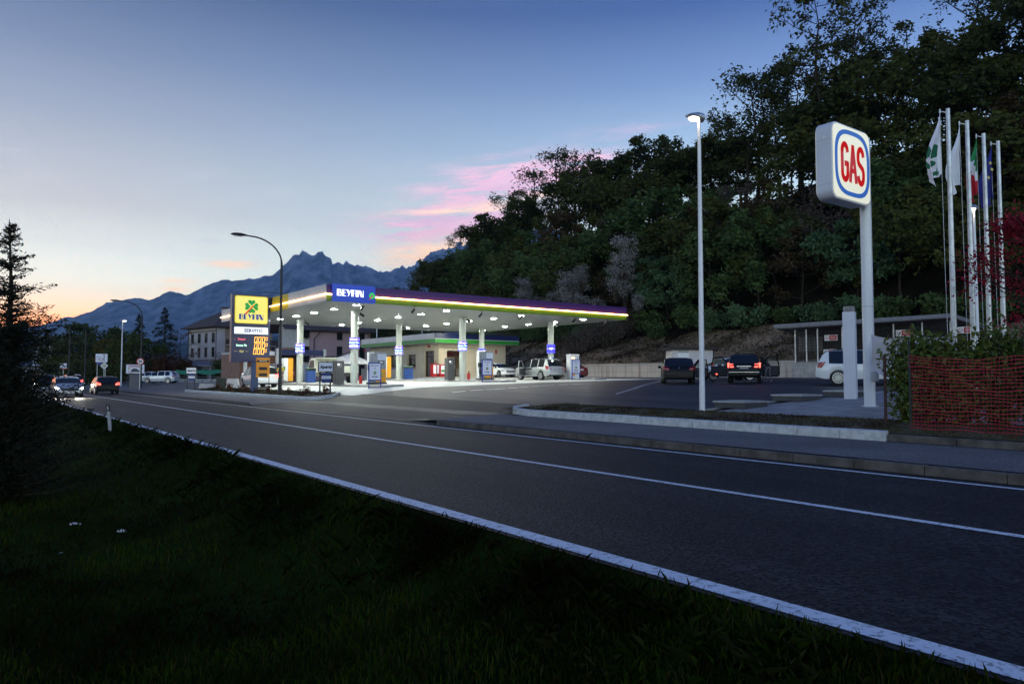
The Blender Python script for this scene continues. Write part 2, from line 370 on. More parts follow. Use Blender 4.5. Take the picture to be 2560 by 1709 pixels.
# concrete pad over the buried tanks
struct(gridmesh('tank_pad', list(np.arange(18.3, 30, .6)), list(np.arange(2, 15.2, .6)), lambda x, y: gz(x, y) + .035, M('pad_concrete', (.33, .31, .29), .8, 0, .3, 1.5, .2, 30)))
kerb('pad_edge', [(18.3, 15.2), (29.4, 15.2)], -.08, .05, m_conc, 2.4)
for x in (21.4, 30.2, 38.9):
    b = MB(); n = 40; ys_ = np.linspace(40.6, 62, n); pts = [(x - .62, y) for y in ys_] + [(x + .62, y) for y in ys_[::-1]]
    vs = [(px_, py_, gz(px_, py_) - .1) for px_, py_ in pts] + [(px_, py_, gz(px_, py_) + .14) for px_, py_ in pts]; N = len(pts)
    b.add(vs, [(i, (i+1) % N, N + (i+1) % N, N + i) for i in range(N)] + [(N+i, N+N-1-i-1+1-1, N+N-1-i, N+i) if False else (N+i, N+i+1, N+N-2-i, N+N-1-i) for i in range(n-1)])
    struct(b.build('pump_island', m_conc))
# dashed guide lines painted on the forecourt
def dashes(name, pts, w, on, off, mat):
    b = MB(); P = [gpt(*p) for p in pts]
    for p, q in zip(P, P[1:]):
        d = (q - p); L = d.length; d /= L; nrm = Vector((-d.y, d.x, 0)) * w/2; t = 0
        while t < L:
            a, c = p + d*t, p + d*min(L, t+on)
            b.add([Vector((*v.xy, gz(v.x, v.y) + .012)) for v in (a+nrm, a-nrm, c-nrm, c+nrm)], [(0,1,2,3)]); t += on + off
    return struct(b.build(name, mat))
dashes('painted_guide_line', [(1130, 981), (1240, 973), (1360, 964), (1466, 959)], .2, .8, .22, m_line)
dashes('painted_guide_line', [(1541, 985), (1590, 970), (1655, 952)], .13, .8, .22, m_line)
# hillside and its dry grass foot
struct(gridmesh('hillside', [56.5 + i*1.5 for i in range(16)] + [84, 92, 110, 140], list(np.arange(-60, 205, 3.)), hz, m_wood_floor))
struct(gridmesh('grass_bank', [50.2, 51, 52, 53, 54, 55, 56, 57.5], list(np.arange(-60, 130, 1.5)), lambda x, y: hz(x, y) + .05 + .06*math.sin(3*x+y*1.9)*math.sin(2.3*y), m_bank))
# mountains
NP = 520
def mount(name, sky_pts, D, depth, mat, seed, base_px=930, rough=1.):
    r_ = np.random.default_rng(seed); px = np.linspace(sky_pts[0][0], sky_pts[-1][0], NP)
    hy = np.interp(px, [p[0] for p in sky_pts], [p[1] for p in sky_pts])
    def fr(n, oct_=5):
        o = np.zeros(n)
        for k in range(oct_):
            m = 6 * 2**k; o += np.interp(np.linspace(0, m, n), np.arange(m+1), r_.standard_normal(m+1)) / 1.8**k
        return o
    nr = 54; crest = fr(NP, 5) * 2. * rough; kk = np.arange(NP); hf = np.interp(kk, np.arange(0, NP+4, 4), r_.standard_normal(len(np.arange(0, NP+4, 4)))) * 2.6 + np.interp(kk, np.arange(0, NP+2, 2), r_.standard_normal(len(np.arange(0, NP+2, 2)))) * 1.7; crest = crest + hf * np.interp(px, [500, 700, 760], [.35, .6, 1.25]) * rough; b = MB(); vs = []
    wob = [fr(NP) for _ in range(6)]
    for j in range(nr):
        t = j / (nr - 1)                                       # 0 = foot in front, .72 = crest, 1 = behind
        for i in range(NP):
            dd = D + depth * (t - .72); u = ray(px[i], 600)[0]
            top = at(px[i], hy[i] + crest[i], D).z
            if t <= .72:
                s = t / .72; h = top * (s ** 1.25); env = math.sin(PI*min(1, s*1.02))**.7
                gul = mnoise.fractal(Vector((px[i]*.020 + 3*mnoise.noise(Vector((px[i]*.01, t*2.5, seed))), t*2.2, seed)), .9, 2.1, 5)
                rid = 1 - abs(mnoise.noise(Vector((px[i]*.045 + t*1.5, t*3., seed + 9)))) * 2
                dd += depth * .045 * env * (gul + .5*rid) * rough; h += top * .05 * env * (gul + .7*rid) * rough
            else: h = top * (1 - ((t - .72)/.28) ** 1.3 * .9)
            h = min(h, top) if t < .72 else h
            vs.append((.6*dd + .8*u*dd, .8*dd - .6*u*dd, max(h, -5)))
    fs = [(j*NP+i, j*NP+i+1, (j+1)*NP+i+1, (j+1)*NP+i) for j in range(nr-1) for i in range(NP-1)]
    b.add(vs, fs); return struct(b.build(name, mat, smooth=30))
m_rock = M('mountain_rock', (.22, .25, .30), 1, 0, .8, .009, 0, spec=0, detail=11, col2=(.008, .016, .028))
m_fhill = M('mountain_forest', (.03, .04, .045), 1, 0, .5, .006, 0, spec=0)
A = [(-500, 850), (60, 822), (131, 809), (174, 792), (190, 793), (210, 785), (236, 778), (255, 768), (270, 756), (287, 753), (310, 750), (338, 742), (352, 743), (376, 747), (400, 738), (414, 728), (426, 724), (440, 725), (455, 730), (469, 735), (485, 727), (510, 714), (530, 706), (555, 698), (580, 699), (606, 698), (640, 693), (660, 690), (680, 688), (700, 672), (714, 659), (724, 650), (735, 640), (741, 635), (752, 630), (760, 627), (768, 629), (773, 634), (779, 637), (786, 636), (793, 632), (801, 635), (807, 632), (812, 640), (817, 640), (823, 641), (829, 643), (832, 656), (837, 661), (846, 657), (855, 661), (860, 653), (866, 651), (872, 659), (877, 661), (890, 663), (905, 666), (920, 672), (948, 677), (975, 690), (1010, 712), (1060, 740), (1150, 790), (1300, 850)]
B = [(880, 690), (940, 682), (959, 681), (975, 677), (992, 670), (1005, 665), (1016, 667), (1035, 659), (1050, 652), (1062, 648), (1068, 638), (1073, 634), (1090, 627), (1098, 624), (1104, 625), (1115, 622), (1122, 616), (1128, 619), (1140, 612), (1150, 611), (1166, 617), (1188, 610), (1205, 603), (1220, 596), (1260, 580), (1310, 572), (1360, 570), (1450, 580), (1600, 640), (1900, 830)]
Cc = [(-500, 895), (100, 872), (150, 862), (200, 856), (245, 842), (285, 836), (300, 842), (340, 850), (420, 856), (520, 862), (640, 850), (760, 825), (900, 800), (1020, 770), (1150, 800), (1300, 860)]
mount('mountain_ridge', A, 6200, 2600, m_rock, 5)
mount('mountain_ridge', B, 7400, 2600, m_rock, 9)
mount('wooded_foothills', Cc, 3300, 1400, m_fhill, 3, rough=.7)
# ------------------------------------------------------------------ materials for built things
m_white = M('white_paint', (.78, .79, .80), .4, 0, .06, 3)
m_offw = M('off_white_plaster', (.55, .53, .52), .85, 0, .15, 1.2, .1, 40)
m_silver = M('silver_panel', (.60, .60, .63), .35, .6, .08, 1)
m_galv = M('galvanised_steel', (.50, .52, .55), .42, .75, .22, 5)
m_black = M('black_plastic', (.015, .015, .017), .5, 0, .2)
m_dsteel = M('dark_steel', (.04, .042, .046), .5, .5, .2)
m_navy = M('navy_panel', (.012, .020, .085), .35, 0, .06, 1, coat=.3)
m_blue = M('blue_panel', (.012, .045, .32), .35, 0, .06, 1, coat=.3)
m_green = M('green_panel', (.035, .27, .035), .35, 0, .08, 1, coat=.3)
m_orange = M('orange_panel', (.80, .36, .02), .4, 0, .06, 2, coat=.2)
m_red = M('red_paint', (.42, .012, .015), .4, 0, .1, 2)
m_grey = M('grey_panel', (.34, .35, .37), .45, .2, .1, 2)
m_dgrey = M('dark_grey_panel', (.07, .07, .075), .5, .1, .1, 2)
m_glass = M('dark_glass', (.012, .014, .017), .04, 0, .05, 1, spec=.8)
m_lamp = M('lamp_glass', (.9, .9, .9), .3, emit=(.95, 1., .90), es=500)
m_neon = M('neon_strip', (.9, .8, .6), .3, emit=(1., .46, .15), es=13)
m_lwhite = M('lit_white', (.9, .9, .9), .3, emit=(.95, .97, 1.), es=1.6)
m_lblue = M('lit_blue', (.012, .03, .3), .3, emit=(.012, .05, .36), es=.75)
m_lbluec = M('lit_blue_sign', (.05, .05, .5), .3, emit=(.07, .06, .75), es=1.)
m_lpink = M('lit_pink', (.9, .6, .7), .3, emit=(1, .62, .8), es=1.5)
m_lgreen = M('lit_mint', (.5, .9, .7), .3, emit=(.55, 1, .72), es=1.3)
m_lcream = M('lit_cream', (.85, .85, .7), .3, emit=(.88, .86, .66), es=.78)
m_lyel = M('lit_yellow', (.4, .36, .05), .3, emit=(.84, .68, .05), es=.8)
m_clov = M('clover_green', (.02, .32, .06), .4, emit=(.01, .22, .035), es=.8)
m_stemr = M('stem_red', (.75, .02, .02), .4, emit=(.75, .02, .02), es=.6)
m_signblue = M('sign_blue', (.01, .03, .3), .4, emit=(.01, .03, .28), es=.5)
m_digit = M('led_digit', (.9, .5, .1), .4, emit=(1., .50, .06), es=1.7)
m_print = M('printed_panel', (.82, .82, .90), .45, 0, .05, 2)
m_ink = M('black_ink', (.015, .015, .02), .6)
m_binblue = M('bin_blue', (.012, .05, .22), .45, 0, .12, 2)

def clover(b, X, s, mg, ms=None, d=.012):
    for k in range(4):
        a0 = k * PI/2; pts = []
        for i in range(40):
            t = 2*PI*i/40
            hx = 16*math.sin(t)**3 / 34; hy = (13*math.cos(t) - 5*math.cos(2*t) - 2*math.cos(3*t) - math.cos(4*t)) / 34
            hx *= .88; hy = hy * .80 + .47
            pts.append((s*(hx*math.cos(a0) - hy*math.sin(a0)), s*(hx*math.sin(a0) + hy*math.cos(a0))))
        b.prism(pts[::-1], d, X, mg)
    if ms is not None:
        b.prism([(-.78*s, -.86*s), (-.64*s, -.94*s), (.24*s, .06*s), (.16*s, .16*s)], d*2, X, ms)
def deco(b, X, h, m=0, d=.015, word='BEYFIN'):
    def rect(x0, y0, x1, y1): b.prism([(x0*h+ox, y0*h), (x1*h+ox, y0*h), (x1*h+ox, y1*h), (x0*h+ox, y1*h)], d, X, m)
    def line(p, w=.075): b.stroke([(x*h+ox, y*h) for x, y in p], w*h, d, X, m)
    def poly(p): b.prism([(x*h+ox, y*h) for x, y in p], d, X, m)
    wid = {'B': .80, 'E': .78, 'Y': .80, 'F': .70, 'I': .42, 'N': .95}
    ox = -sum(wid[c] for c in word) * h / 2
    for c in word:
        if c == 'B':
            rect(0, 0, .34, 1); line([(.34, .963), (.52, .963), (.60, .86), (.60, .64), (.50, .54)]); line([(.34, .54), (.54, .54), (.68, .43), (.68, .15), (.57, .037), (.34, .037)])
        if c == 'E': rect(0, 0, .34, 1); line([(.34, .963), (.68, .963)]); line([(.34, .53), (.64, .53)]); line([(.34, .037), (.68, .037)])
        if c == 'Y': poly([(-.04, 1), (-.04+.36, 1), (.52, .46), (.37, .22), (.30, .36)]); line([(.72, 1), (.24, 0)])
        if c == 'F': rect(0, 0, .34, 1); line([(.34, .963), (.64, .963)]); line([(.34, .53), (.58, .53)])
        if c == 'I': rect(0, 0, .34, 1)
        if c == 'N': line([(.04, 0), (.04, 1)]); poly([(.04, 1), (.42, 1), (.84, 0), (.46, 0)]); line([(.84, 0), (.84, 1)])
        ox += wid[c] * h

# ------------------------------------------------------------------ station canopy
CX0, CX1, CY0, CY1, CZ0, CZ1 = 17.2, 42.4, 41.3, 63.3, 6.0, 6.98
can = thing('station_canopy', 'wide flat filling station canopy on six white columns with a glowing light strip', 'canopy', (CX0, CY0, 0))
Lx, Ly = CX1 - CX0, CY1 - CY0
m_soff = bpy.data.materials.new('soffit_slats'); m_soff.use_nodes = True; q = NT(m_soff.node_tree); b_ = q.n['Principled BSDF']
v_ = q.node('ShaderNodeTexCoord').outputs['Object']; sp = q.node('ShaderNodeSeparateXYZ'); q.l.new(v_, sp.inputs[0])
saw = q.math('FRACT', q.math('MULTIPLY', sp.outputs[0], 5.)); gap = q.math('LESS_THAN', saw, .1)
q.put(b_.inputs['Base Color'], q.mix(gap, q.mix(q.noise(v_, .6, 3), (.33, .34, .32), (.44, .45, .42)), (.10, .10, .10)))
b_.inputs['Metallic'].default_value = .25; b_.inputs['Roughness'].default_value = .42
bn = q.node('ShaderNodeBump'); bn.inputs['Strength'].default_value = .2; bn.inputs['Distance'].default_value = .02
wv = q.node('ShaderNodeMapping'); wv.inputs['Scale'].default_value = (1.2, .25, 1); q.l.new(v_, wv.inputs[0])
q.put(bn.inputs['Height'], q.math('ADD', q.math('MULTIPLY', gap, -.4), q.math('MULTIPLY', q.noise(wv.outputs[0], 2.2, 3), .5))); q.l.new(bn.outputs[0], b_.inputs['Normal'])
b = MB(); b.bx(.05, Lx-.05, .05, Ly-.05, CZ0, CZ0+.06); b.build('soffit', m_soff, can)
b = MB(); b.bx(.06, Lx-.06, .06, Ly-.06, CZ0+.063, CZ1-.08); b.build('roof_slab', m_dgrey, can)
# fascia along the entry side (faces -y): blue above, light strip, green below
zs_ = CZ0 + .36
b = MB(); b.bx(.0, Lx, -.04, .05, zs_, CZ1, 0); b.bx(0, Lx, -.04, .05, CZ0-.02, zs_-.002, 1)
b.bx(Lx-.06, Lx, .052, Ly, zs_, CZ1, 0); b.bx(Lx-.06, Lx, .052, Ly, CZ0-.02, zs_-.002, 1)
m_fgreen = M('fascia_green', (.085, .21, .012), .4, 0, .06, 1); m_fnavy = M('fascia_navy', (.052, .022, .15), .4, 0, .06, 1)
b.build('fascia_panel', [m_fnavy, m_fgreen], can, label='navy and green fascia panel')
m_fsil = M('fascia_silver', (.62, .60, .62), .5, .1, .10, .7); m_fblk = M('fascia_black', (.02, .018, .02), .5); m_fyel = M('fascia_yellow', (.62, .45, .02), .4)
b = MB(); n = 14
for i in range(n):
    y0, y1 = .055 + (Ly-.055)*i/n, .055 + (Ly-.055)*(i+1)/n - .012
    mm = {5: (2, 2), 6: (3, 3), 4: (3, 3)}.get(i, (0, 0))
    b.bx(-.04, .05, y0, y1, zs_, CZ1, 2 if i in (6, 7) else 3 if i in (4, 5) else 0)
    b.bx(-.04, .05, y0, y1, CZ0-.02, zs_-.002, 1 if i == 7 else 3 if i in (4, 5, 6) else 0)
b.build('fascia_panel', [m_fsil, m_fgreen, m_fblk, m_fyel], can, label='pale silver fascia panel with a black and yellow section')
b = MB(); b.bx(-.15, Lx+.02, -.18, -.13, zs_-.035, zs_+.04); b.build('light_strip', m_neon, can)
b = MB(); b.bx(-.15, -.10, -.128, Ly, zs_-.03, zs_+.035); b.build('light_strip', M('neon_strip_side', (.9, .8, .6), .3, emit=(1., .62, .30), es=6), can)
# lit name panel
x0p, x1p = ony(826, CY0-.1) - CX0, ony(934, CY0-.1) - CX0
b = MB(); b.bx(x0p, x1p, -.26, -.155, CZ0-.05, CZ1+.03); pan = b.build('name_panel', m_lblue, can, bevel=.01)
xm = (x0p + x1p)/2; w_ = x1p - x0p
b = MB(); deco(b, TX((xm - w_*.09, -.265, CZ0+.30)), .46 * w_/3.3, 0, .03); b.build('lettering', M('lit_letter', (.9, .9, .9), .3, emit=(.93, .96, 1), es=1.3), pan)
b = MB(); clover(b, TX((x1p - w_*.085, -.265, CZ0+.42)), .26, 0, 1, .02); b.build('clover_emblem', [M('lit_clover', (.05, .5, .05), .4, emit=(.03, .42, .06), es=1.), m_stemr], pan)
m_colw = M('column_paint', (.52, .56, .51), .32, 0, .05, 1.5, coat=.4)
COLS = [(21.4, 46.5), (30.2, 46.5), (38.9, 46.5), (21.4, 56.6), (30.2, 56.6), (38.9, 56.6)]
for i, (cx, cy) in enumerate(COLS):
    z0 = gz(cx, cy) + .13; lx, ly = cx - CX0, cy - CY0
    b = MB(); b.cyl((lx, ly, z0), (lx, ly, CZ0), .245, n=24); b.cyl((lx, ly, CZ0-.10), (lx, ly, CZ0-.002), .30, n=24)
    col = b.build('column', m_colw, can, smooth=40)
    zt = 1.5 + (940 - 865) * 50 / F
    zc = (3.05 if i < 3 else 3.0) + .35
    b = MB(); b.cyl((lx, ly, zc), (lx, ly, zc+.72), .345, n=28, m=0); b.cyl((lx, ly, zc-.025), (lx, ly, zc-.002), .355, n=28, m=1); b.cyl((lx, ly, zc+.722), (lx, ly, zc+.745), .355, n=28, m=1)
    sg = b.build('price_collar', [m_lbluec, m_silver], col, smooth=40)
    b = MB()
    txt = ['Gpl'] if i == 2 else ['Senza Pb', 'Self 24h'] if i == 5 else ['Diesel', 'Senza Pb', 'Self 24h']
    def curved(s_, z, mm, size=.19):
        tb = MB(); tb.text(s_, size, Matrix(), .004, 0, bold=.008)
        vs = []
        for x, y, zz_ in tb.v:
            a = x / .345 - .62; r = .352 + zz_
            vs.append((lx + r*math.sin(a), ly - r*math.cos(a), z + y))
        b.add(vs, tb.f, mm)
        for k in range(10):
            for sgn in (-1, 1):
                a0 = -.62 + sgn*(.36 + len(s_)*.05 + k*.11); a1 = a0 + .10
                if abs(a0 + .62) > 1.5: continue
                b.add([(lx+.353*math.sin(a), ly-.353*math.cos(a), z+dz_) for a, dz_ in ((a0, -.012), (a1, -.012), (a1, .012), (a0, .012))], [(0,1,2,3)], mm)
    zz_l = [zc+.36] if len(txt) == 1 else [zc+.48, zc+.22] if len(txt) == 2 else [zc+.59, zc+.37, zc+.14]
    for s_, z_, mm in zip(txt, zz_l, [0, 1, 2] if len(txt) == 3 else [2, 2]): b = MB(); curved(s_, z_, mm); b.build('lettering', [m_lpink, m_lgreen, m_lwhite], sg)
    b = MB()                                                   # small vertical red lettering low on the shaft
    for k, ch in enumerate(['2', '9', '2', '8'][:4]):
        b.text('§%'[k % 2], .15, Matrix.Translation((lx, ly, z0 + 1.75 - .19*k + .2)) @ Matrix.Rotation(-.2, 4, 'Z') @ Matrix.Translation((.03, -.25, 0)) @ Matrix.Rotation(PI/2, 4, 'X'), .004, 0) if False else None
        a = -.25; b.stroke([(-.05, -.05), (.04, -.03), (.05, .03), (-.04, .06)], .016, .004, Matrix.Translation((lx + .248*math.sin(a), ly - .248*math.cos(a), z0 + 1.5 + .17*k)) @ Matrix.Rotation(a, 4, 'Z') @ Matrix.Rotation(PI/2, 4, 'X'), 0)
    if i != 2: b.build('warning_decal', m_red, col)
b = MB(); lx, ly = 38.9 - CX0, 46.5 - CY0
Xd = Matrix.Translation((lx, ly, 0)) @ Matrix.Rotation(-.5, 4, 'Z')
b.bx(-.2, -.02, -.262, -.252, 2.4, 3.1, 1, Xd); b.bx(-.16, -.06, -.268, -.263, 2.45, 2.7, 2, Xd); b.bx(.02, .2, -.262, -.252, 2.75, 3.05, 3, Xd); b.bx(.02, .2, -.262, -.252, 2.5, 2.72, 1, Xd)
b.build('notice_decal', [m_white, m_white, m_red, M('decal_blue', (.1, .3, .6), .5)], can)
b = MB()
for j in range(1):
    b.cyl((0, 0, -.006), (0, 0, 0), .20, n=20)
lampme = b.mesh('downlight', m_lamp, 40)
bz = MB(); bz.cyl((0, 0, -.012), (0, 0, 0), .27, n=18); bezme = bz.mesh('bezel', m_white, 40)
for x in (19.9, 26.6, 33.1, 39.3):
    for k in range(6):
        o = bpy.data.objects.new('downlight', lampme); C.objects.link(o); o.parent = can; o.location = (x - CX0, 43 + 3.5*k - CY0, CZ0 - .013)
        z = bpy.data.objects.new('bezel', bezme); C.objects.link(z); z.parent = o; z.location = (0, 0, .012)
b = MB(); b.cyl((0, 0, 0), (.0, .08, -.22), .02, n=6); b.cyl((.0, .02, -.2), (.0, .30, -.36), .075, .09, n=12)
flme = b.mesh('floodlight', m_black, 40)
for px_ in (905, 1033, 1202, 1303, 1436, 1517):
    o = bpy.data.objects.new('floodlight', flme); C.objects.link(o); o.parent = can; o.location = (ony(px_, CY0+.4) - CX0, .3, CZ0)
for cx, cy in COLS:
    o = bpy.data.objects.new('floodlight', flme); C.objects.link(o); o.parent = can; o.location = (cx - CX0 + .42, cy - CY0 + .1, CZ0); o.rotation_euler.z = -PI/2
# ------------------------------------------------------------------ things on the pump islands
def hoses(b, x, y0, z0, z1, n, m, sp=.10):
    for i in range(n): b.cyl((x + i*sp, y0, z0), (x + i*sp, y0, z1), .016, n=6, m=m)
def multi_pump(label, loc, rz=0):
    t = thing('fuel_pump', label, 'fuel pump', loc, rz, 'fuel pumps under the canopy')
    b = MB(); b.box((.42, 0, .06), (.98, .62, .12), 0); b.box((.42, 0, 1.05), (.86, .50, 1.86), 1); b.box((.42, 0, 2.02), (.90, .54, .08), 1); b.build('cabinet', [m_dgrey, m_grey], t, bevel=.012)
    b = MB(); b.bx(.24, .84, -.275, -.251, 1.55, 1.96); b.build('header_panel', M('pump_header', (.55, .6, .72), .35), t)
    b = MB(); b.bx(.26, .64, -.30, -.252, 1.28, 1.53, 0); b.bx(.33, .57, -.312, -.301, 1.33, 1.48, 1); b.build('display', [m_dgrey, m_white], t)
    b = MB(); b.bx(.14, .84, -.30, -.252, .14, .98); dr = b.build('front_panel', m_orange, t, bevel=.01, label='orange lower panel with a green clover')
    b = MB(); clover(b, TX((.50, -.303, .66)), .085, 0, None); b.bx(.40, .60, -.310, -.303, .50, .53, 1); b.build('clover_emblem', [m_clov, m_signblue], dr)
    b = MB(); b.box((-.16, 0, 1.1), (.30, .34, 1.96), 0); b.box((-.16, 0, .06), (.36, .5, .12), 1); b.build('hose_column', [m_white, m_dgrey], t)
    b = MB(); hoses(b, -.31, -.2, .15, 2.02, 4, 0)
    for i in range(4): b.tube([(-.31+.1*i, -.2, .7), (-.33+.1*i, -.33, .42), (-.38+.07*i, -.36, .2), (-.42+.1*i, -.3, .5), (-.44+.1*i, -.25, 1.0)], .016, 5)
    b.build('hose', m_black, t)
    b = MB()
    for i in range(3):
        b.box((-.40+.13*i, -.25, 1.08), (.09, .12, .30), 0); b.cyl((-.40+.13*i, -.33, 1.12), (-.40+.13*i, -.26, .96), .025, n=6, m=1 if i == 0 else 0)
    b.build('nozzle', [m_black, m_green], t)
    return t
def island_z(x, y): return gz(x, y) + .14
p0 = multi_pump('grey and orange fuel pump with black hoses beside the front left column', (21.35, 43.6, island_z(21.4, 43.6)))
dup(p0, (30.15, 43.9, island_z(30.2, 43.9)), 0, 'grey and orange fuel pump between the middle front column and its welcome stand')
def slab_pump(label, loc, wide=1.):
    t = thing('fuel_pump', label, 'fuel pump', loc, 0, 'fuel pumps under the canopy')
    b = MB(); b.box((0, 0, .06), (.86*wide, .6, .12), 0); b.box((-.22*wide, 0, 1.05), (.36*wide, .5, 1.86), 1); b.build('cabinet', [m_dgrey, m_white], t, bevel=.01)
    b = MB(); b.box((.19*wide, 0, 1.05), (.42*wide, .46, 1.86), 0); b.build('side_panel', m_orange, t, bevel=.03, label='tall orange side panel')
    b = MB(); b.box((-.36*wide, -.28, 1.15), (.10, .10, .3), 0); b.box((-.36*wide, -.34, 1.15), (.09, .06, .16), 1); b.build('nozzle', [m_black, m_green], t)
    b = MB(); b.tube([(-.36*wide, -.3, 1.0), (-.5*wide, -.36, .6), (-.45*wide, -.36, .15), (-.25*wide, -.32, .2)], .018, 6); b.build('hose', m_black, t)
    return t
s0 = slab_pump('white and orange fuel pump left of the rear left column', (21.2, 58.8, island_z(21.4, 58.8)))
dup(s0, (30.1, 58.8, island_z(30.2, 58.8)), 0, 'white and orange fuel pump beside the rear middle column')
t = thing('fuel_pump', 'white fuel pump with a lit display behind the silver SUV', 'fuel pump', (38.9, 43.8, island_z(38.9, 43.8)), 0, 'fuel pumps under the canopy')
b = MB(); b.box((0, 0, .9), (.92, .5, 1.8)); b.box((0, 0, 1.84), (1.0, .56, .08)); b.build('cabinet', m_white, t, bevel=.015)
b = MB(); b.bx(-.36, -.02, -.27, -.251, 1.5, 1.68); b.build('display', M('lit_amber', (.9, .6, .4), .4, emit=(1, .62, .4), es=1.3), t)
b = MB(); b.bx(-.26, .02, -.27, -.251, .2, 1.35); b.build('front_panel', m_orange, t)
b = MB(); b.tube([(.22, -.28, 1.3), (.24, -.34, 1.5), (.36, -.34, 1.45), (.40, -.32, .9), (.30, -.32, .6), (.2, -.3, .9)], .022, 6); b.build('hose', m_black, t)
b = MB(); b.box((.18, -.29, 1.0), (.1, .1, .34)); b.build('nozzle', m_black, t)
b = MB(); b.text('2', .16, TX((.3, -.252, 1.6)), .003); b.build('number_decal', m_ink, t)
def pay_box(label, x, y):
    t = thing('payment_terminal', label, 'terminal', (x, y, island_z(x, y)), 0, 'payment terminals on the islands')
    b = MB(); b.box((0, 0, .82), (.62, .5, 1.64)); b.box((0, 0, .03), (.7, .56, .06)); b.build('cabinet', m_dgrey, t, bevel=.02)
    b = MB(); b.bx(-.2, .1, -.272, -.251, 1.2, 1.45); b.build('screen', M('screen_grey', (.2, .2, .22), .2), t)
    b = MB(); b.cyl((-.13, -.274, 1.38), (-.13, -.285, 1.38), .06, n=10); b.build('indicator_light', m_lwhite, t)
    return t
pb0 = pay_box('dark grey payment terminal left of the front left column', 20.75, 47.6)
dup(pb0, (29.5, 47.2, island_z(29.5, 47.2)), 0, 'dark grey payment terminal left of the middle front column')
def bin_(label, x, y):
    t = thing('litter_bin', label, 'bin', (x, y, island_z(x, y)), 0, 'blue litter bins at the columns')
    b = MB(); b.box((0, 0, .46), (.66, .5, .92)); b.build('body', m_binblue, t, bevel=.02)
    b = MB(); b.box((0, 0, 1.01), (.68, .52, .18)); b.build('lid', m_black, t, bevel=.02)
    b = MB(); b.box((0, 0, 1.115), (.64, .48, .025)); b.build('ashtray', M('mint_top', (.25, .6, .38), .5), t)
    return t
b0 = bin_('blue litter bin with a black lid right of the rear left column', 21.9, 55.6)
dup(b0, (30.75, 55.9, island_z(30.75, 55.9)), 0, 'blue litter bin with a black lid in front of the shop window')
def extinguisher(label, x, y):
    t = thing('fire_extinguisher', label, 'extinguisher', (x, y, island_z(x, y)), 0, 'fire extinguishers by the columns')
    b = MB(); b.cyl((0, 0, 0), (0, 0, .46), .11, n=12); b.ball((0, 0, .46), .11, n=12, sc=(1, 1, .6)); b.build('cylinder', m_red, t, smooth=40)
    b = MB(); b.cyl((0, 0, .5), (0, 0, .62), .03, n=8); b.box((.05, 0, .63), (.18, .03, .03)); b.tube([(.0, 0, .6), (.13, -.02, .5), (.13, -.04, .2)], .014, 5); b.build('valve', m_black, t)
    return t
e0 = extinguisher('red fire extinguisher at the foot of the front left column', 21.72, 46.15)
dup(e0, (30.52, 46.15, island_z(30.5, 46.1)), 0, 'red fire extinguisher at the foot of the middle front column')
def stand(label, px, D):
    p = ground(px, D)
    t = thing('welcome_stand', label, 'sign', p, 0, 'welcome stands at the ends of the islands')
    b = MB()
    for s in (-1, 1): b.box((s*.4, 0, .80), (.05, .05, 1.6))
    for z in (1.57, .52): b.box((0, 0, z), (.75, .045, .06))
    b.box((0, 0, .06), (.75, .03, .04)); b.build('frame', m_blue, t)
    b = MB(); b.bx(-.374, .374, -.015, .015, .551, 1.539); pn = b.build('panel', m_print, t)
    b = MB(); b.text('Benvenuti', .125, TX((0, -.018, 1.42)), .003, 0); b.text('alla', .11, TX((0, -.018, 1.25)), .003, 0); deco(b, TX((0, -.018, .68)), .085, 0, .003); clover(b, TX((0, -.018, .97)), .135, 1, 2, .003)
    b.build('printing', [M('ink_navy', (.02, .03, .14), .6), M('ink_green', (.03, .3, .05), .6), M('ink_red', (.6, .03, .03), .6)], pn)
    return t
s0 = stand('blue framed white welcome stand at the end of the left pump island', 937, 45)
dup(s0, ground(1217.5, 51), 0, 'blue framed white welcome stand at the end of the middle pump island')
dup(s0, ground(1440, 56.3), 0, 'blue framed white welcome stand in front of the dark red car')

# ------------------------------------------------------------------ tall price sign
pt = at(625.5, 820, 50.5); tz0 = at(625, 905, 50.5).z; tz1 = at(625, 737, 50.5).z; TW = 2.62; TH = tz1 - tz0
gb = gz(pt.x, pt.y) + .1
tot = thing('price_sign', 'tall navy price sign with a yellow clover panel and glowing amber prices', 'sign', (pt.x, pt.y, gb))
h0, h1 = tz0 - gb, tz1 - gb
b = MB(); b.bx(-TW/2, TW/2, -.2, .2, h0, h1); b.build('cabinet', m_navy, tot, bevel=.02)
b = MB(); b.prism(rrect(TW*.85, TH*.405, .14), .03, TX((0, -.201, h1 - TH*.227)), 0); pn = b.build('emblem_panel', m_lyel, tot)
b = MB(); b.prism(rrect(TW*.80, TH*.375, .12), .012, TX((0, -.232, h1 - TH*.227)), 0); b.build('glow_panel', M('lit_pale_yellow', (.45, .42, .12), .3, emit=(.90, .80, .17), es=.86), pn)
b = MB(); clover(b, TX((0, -.245, h1 - TH*.178)), .60, 0, 1, .02); deco(b, TX((0, -.245, h1 - TH*.372)), .375, 2, .02); b.build('emblem', [m_clov, m_stemr, m_signblue], pn)
b = MB(); b.bx(-TW*.43, TW*.44, -.23, -.201, h1 - TH*.585, h1 - TH*.485); ln = b.build('service_panel', M('lit_panel_white', (.8, .82, .85), .4, emit=(.80, .85, .88), es=.85), tot)
b = MB(); b.text('SERVITO', .33, TX((.15, -.232, h1 - TH*.537)), .004, 0, bold=.012); b.build('lettering', M('ink_grey', (.10, .11, .20), .6, emit=(.1, .11, .2), es=.4), ln)
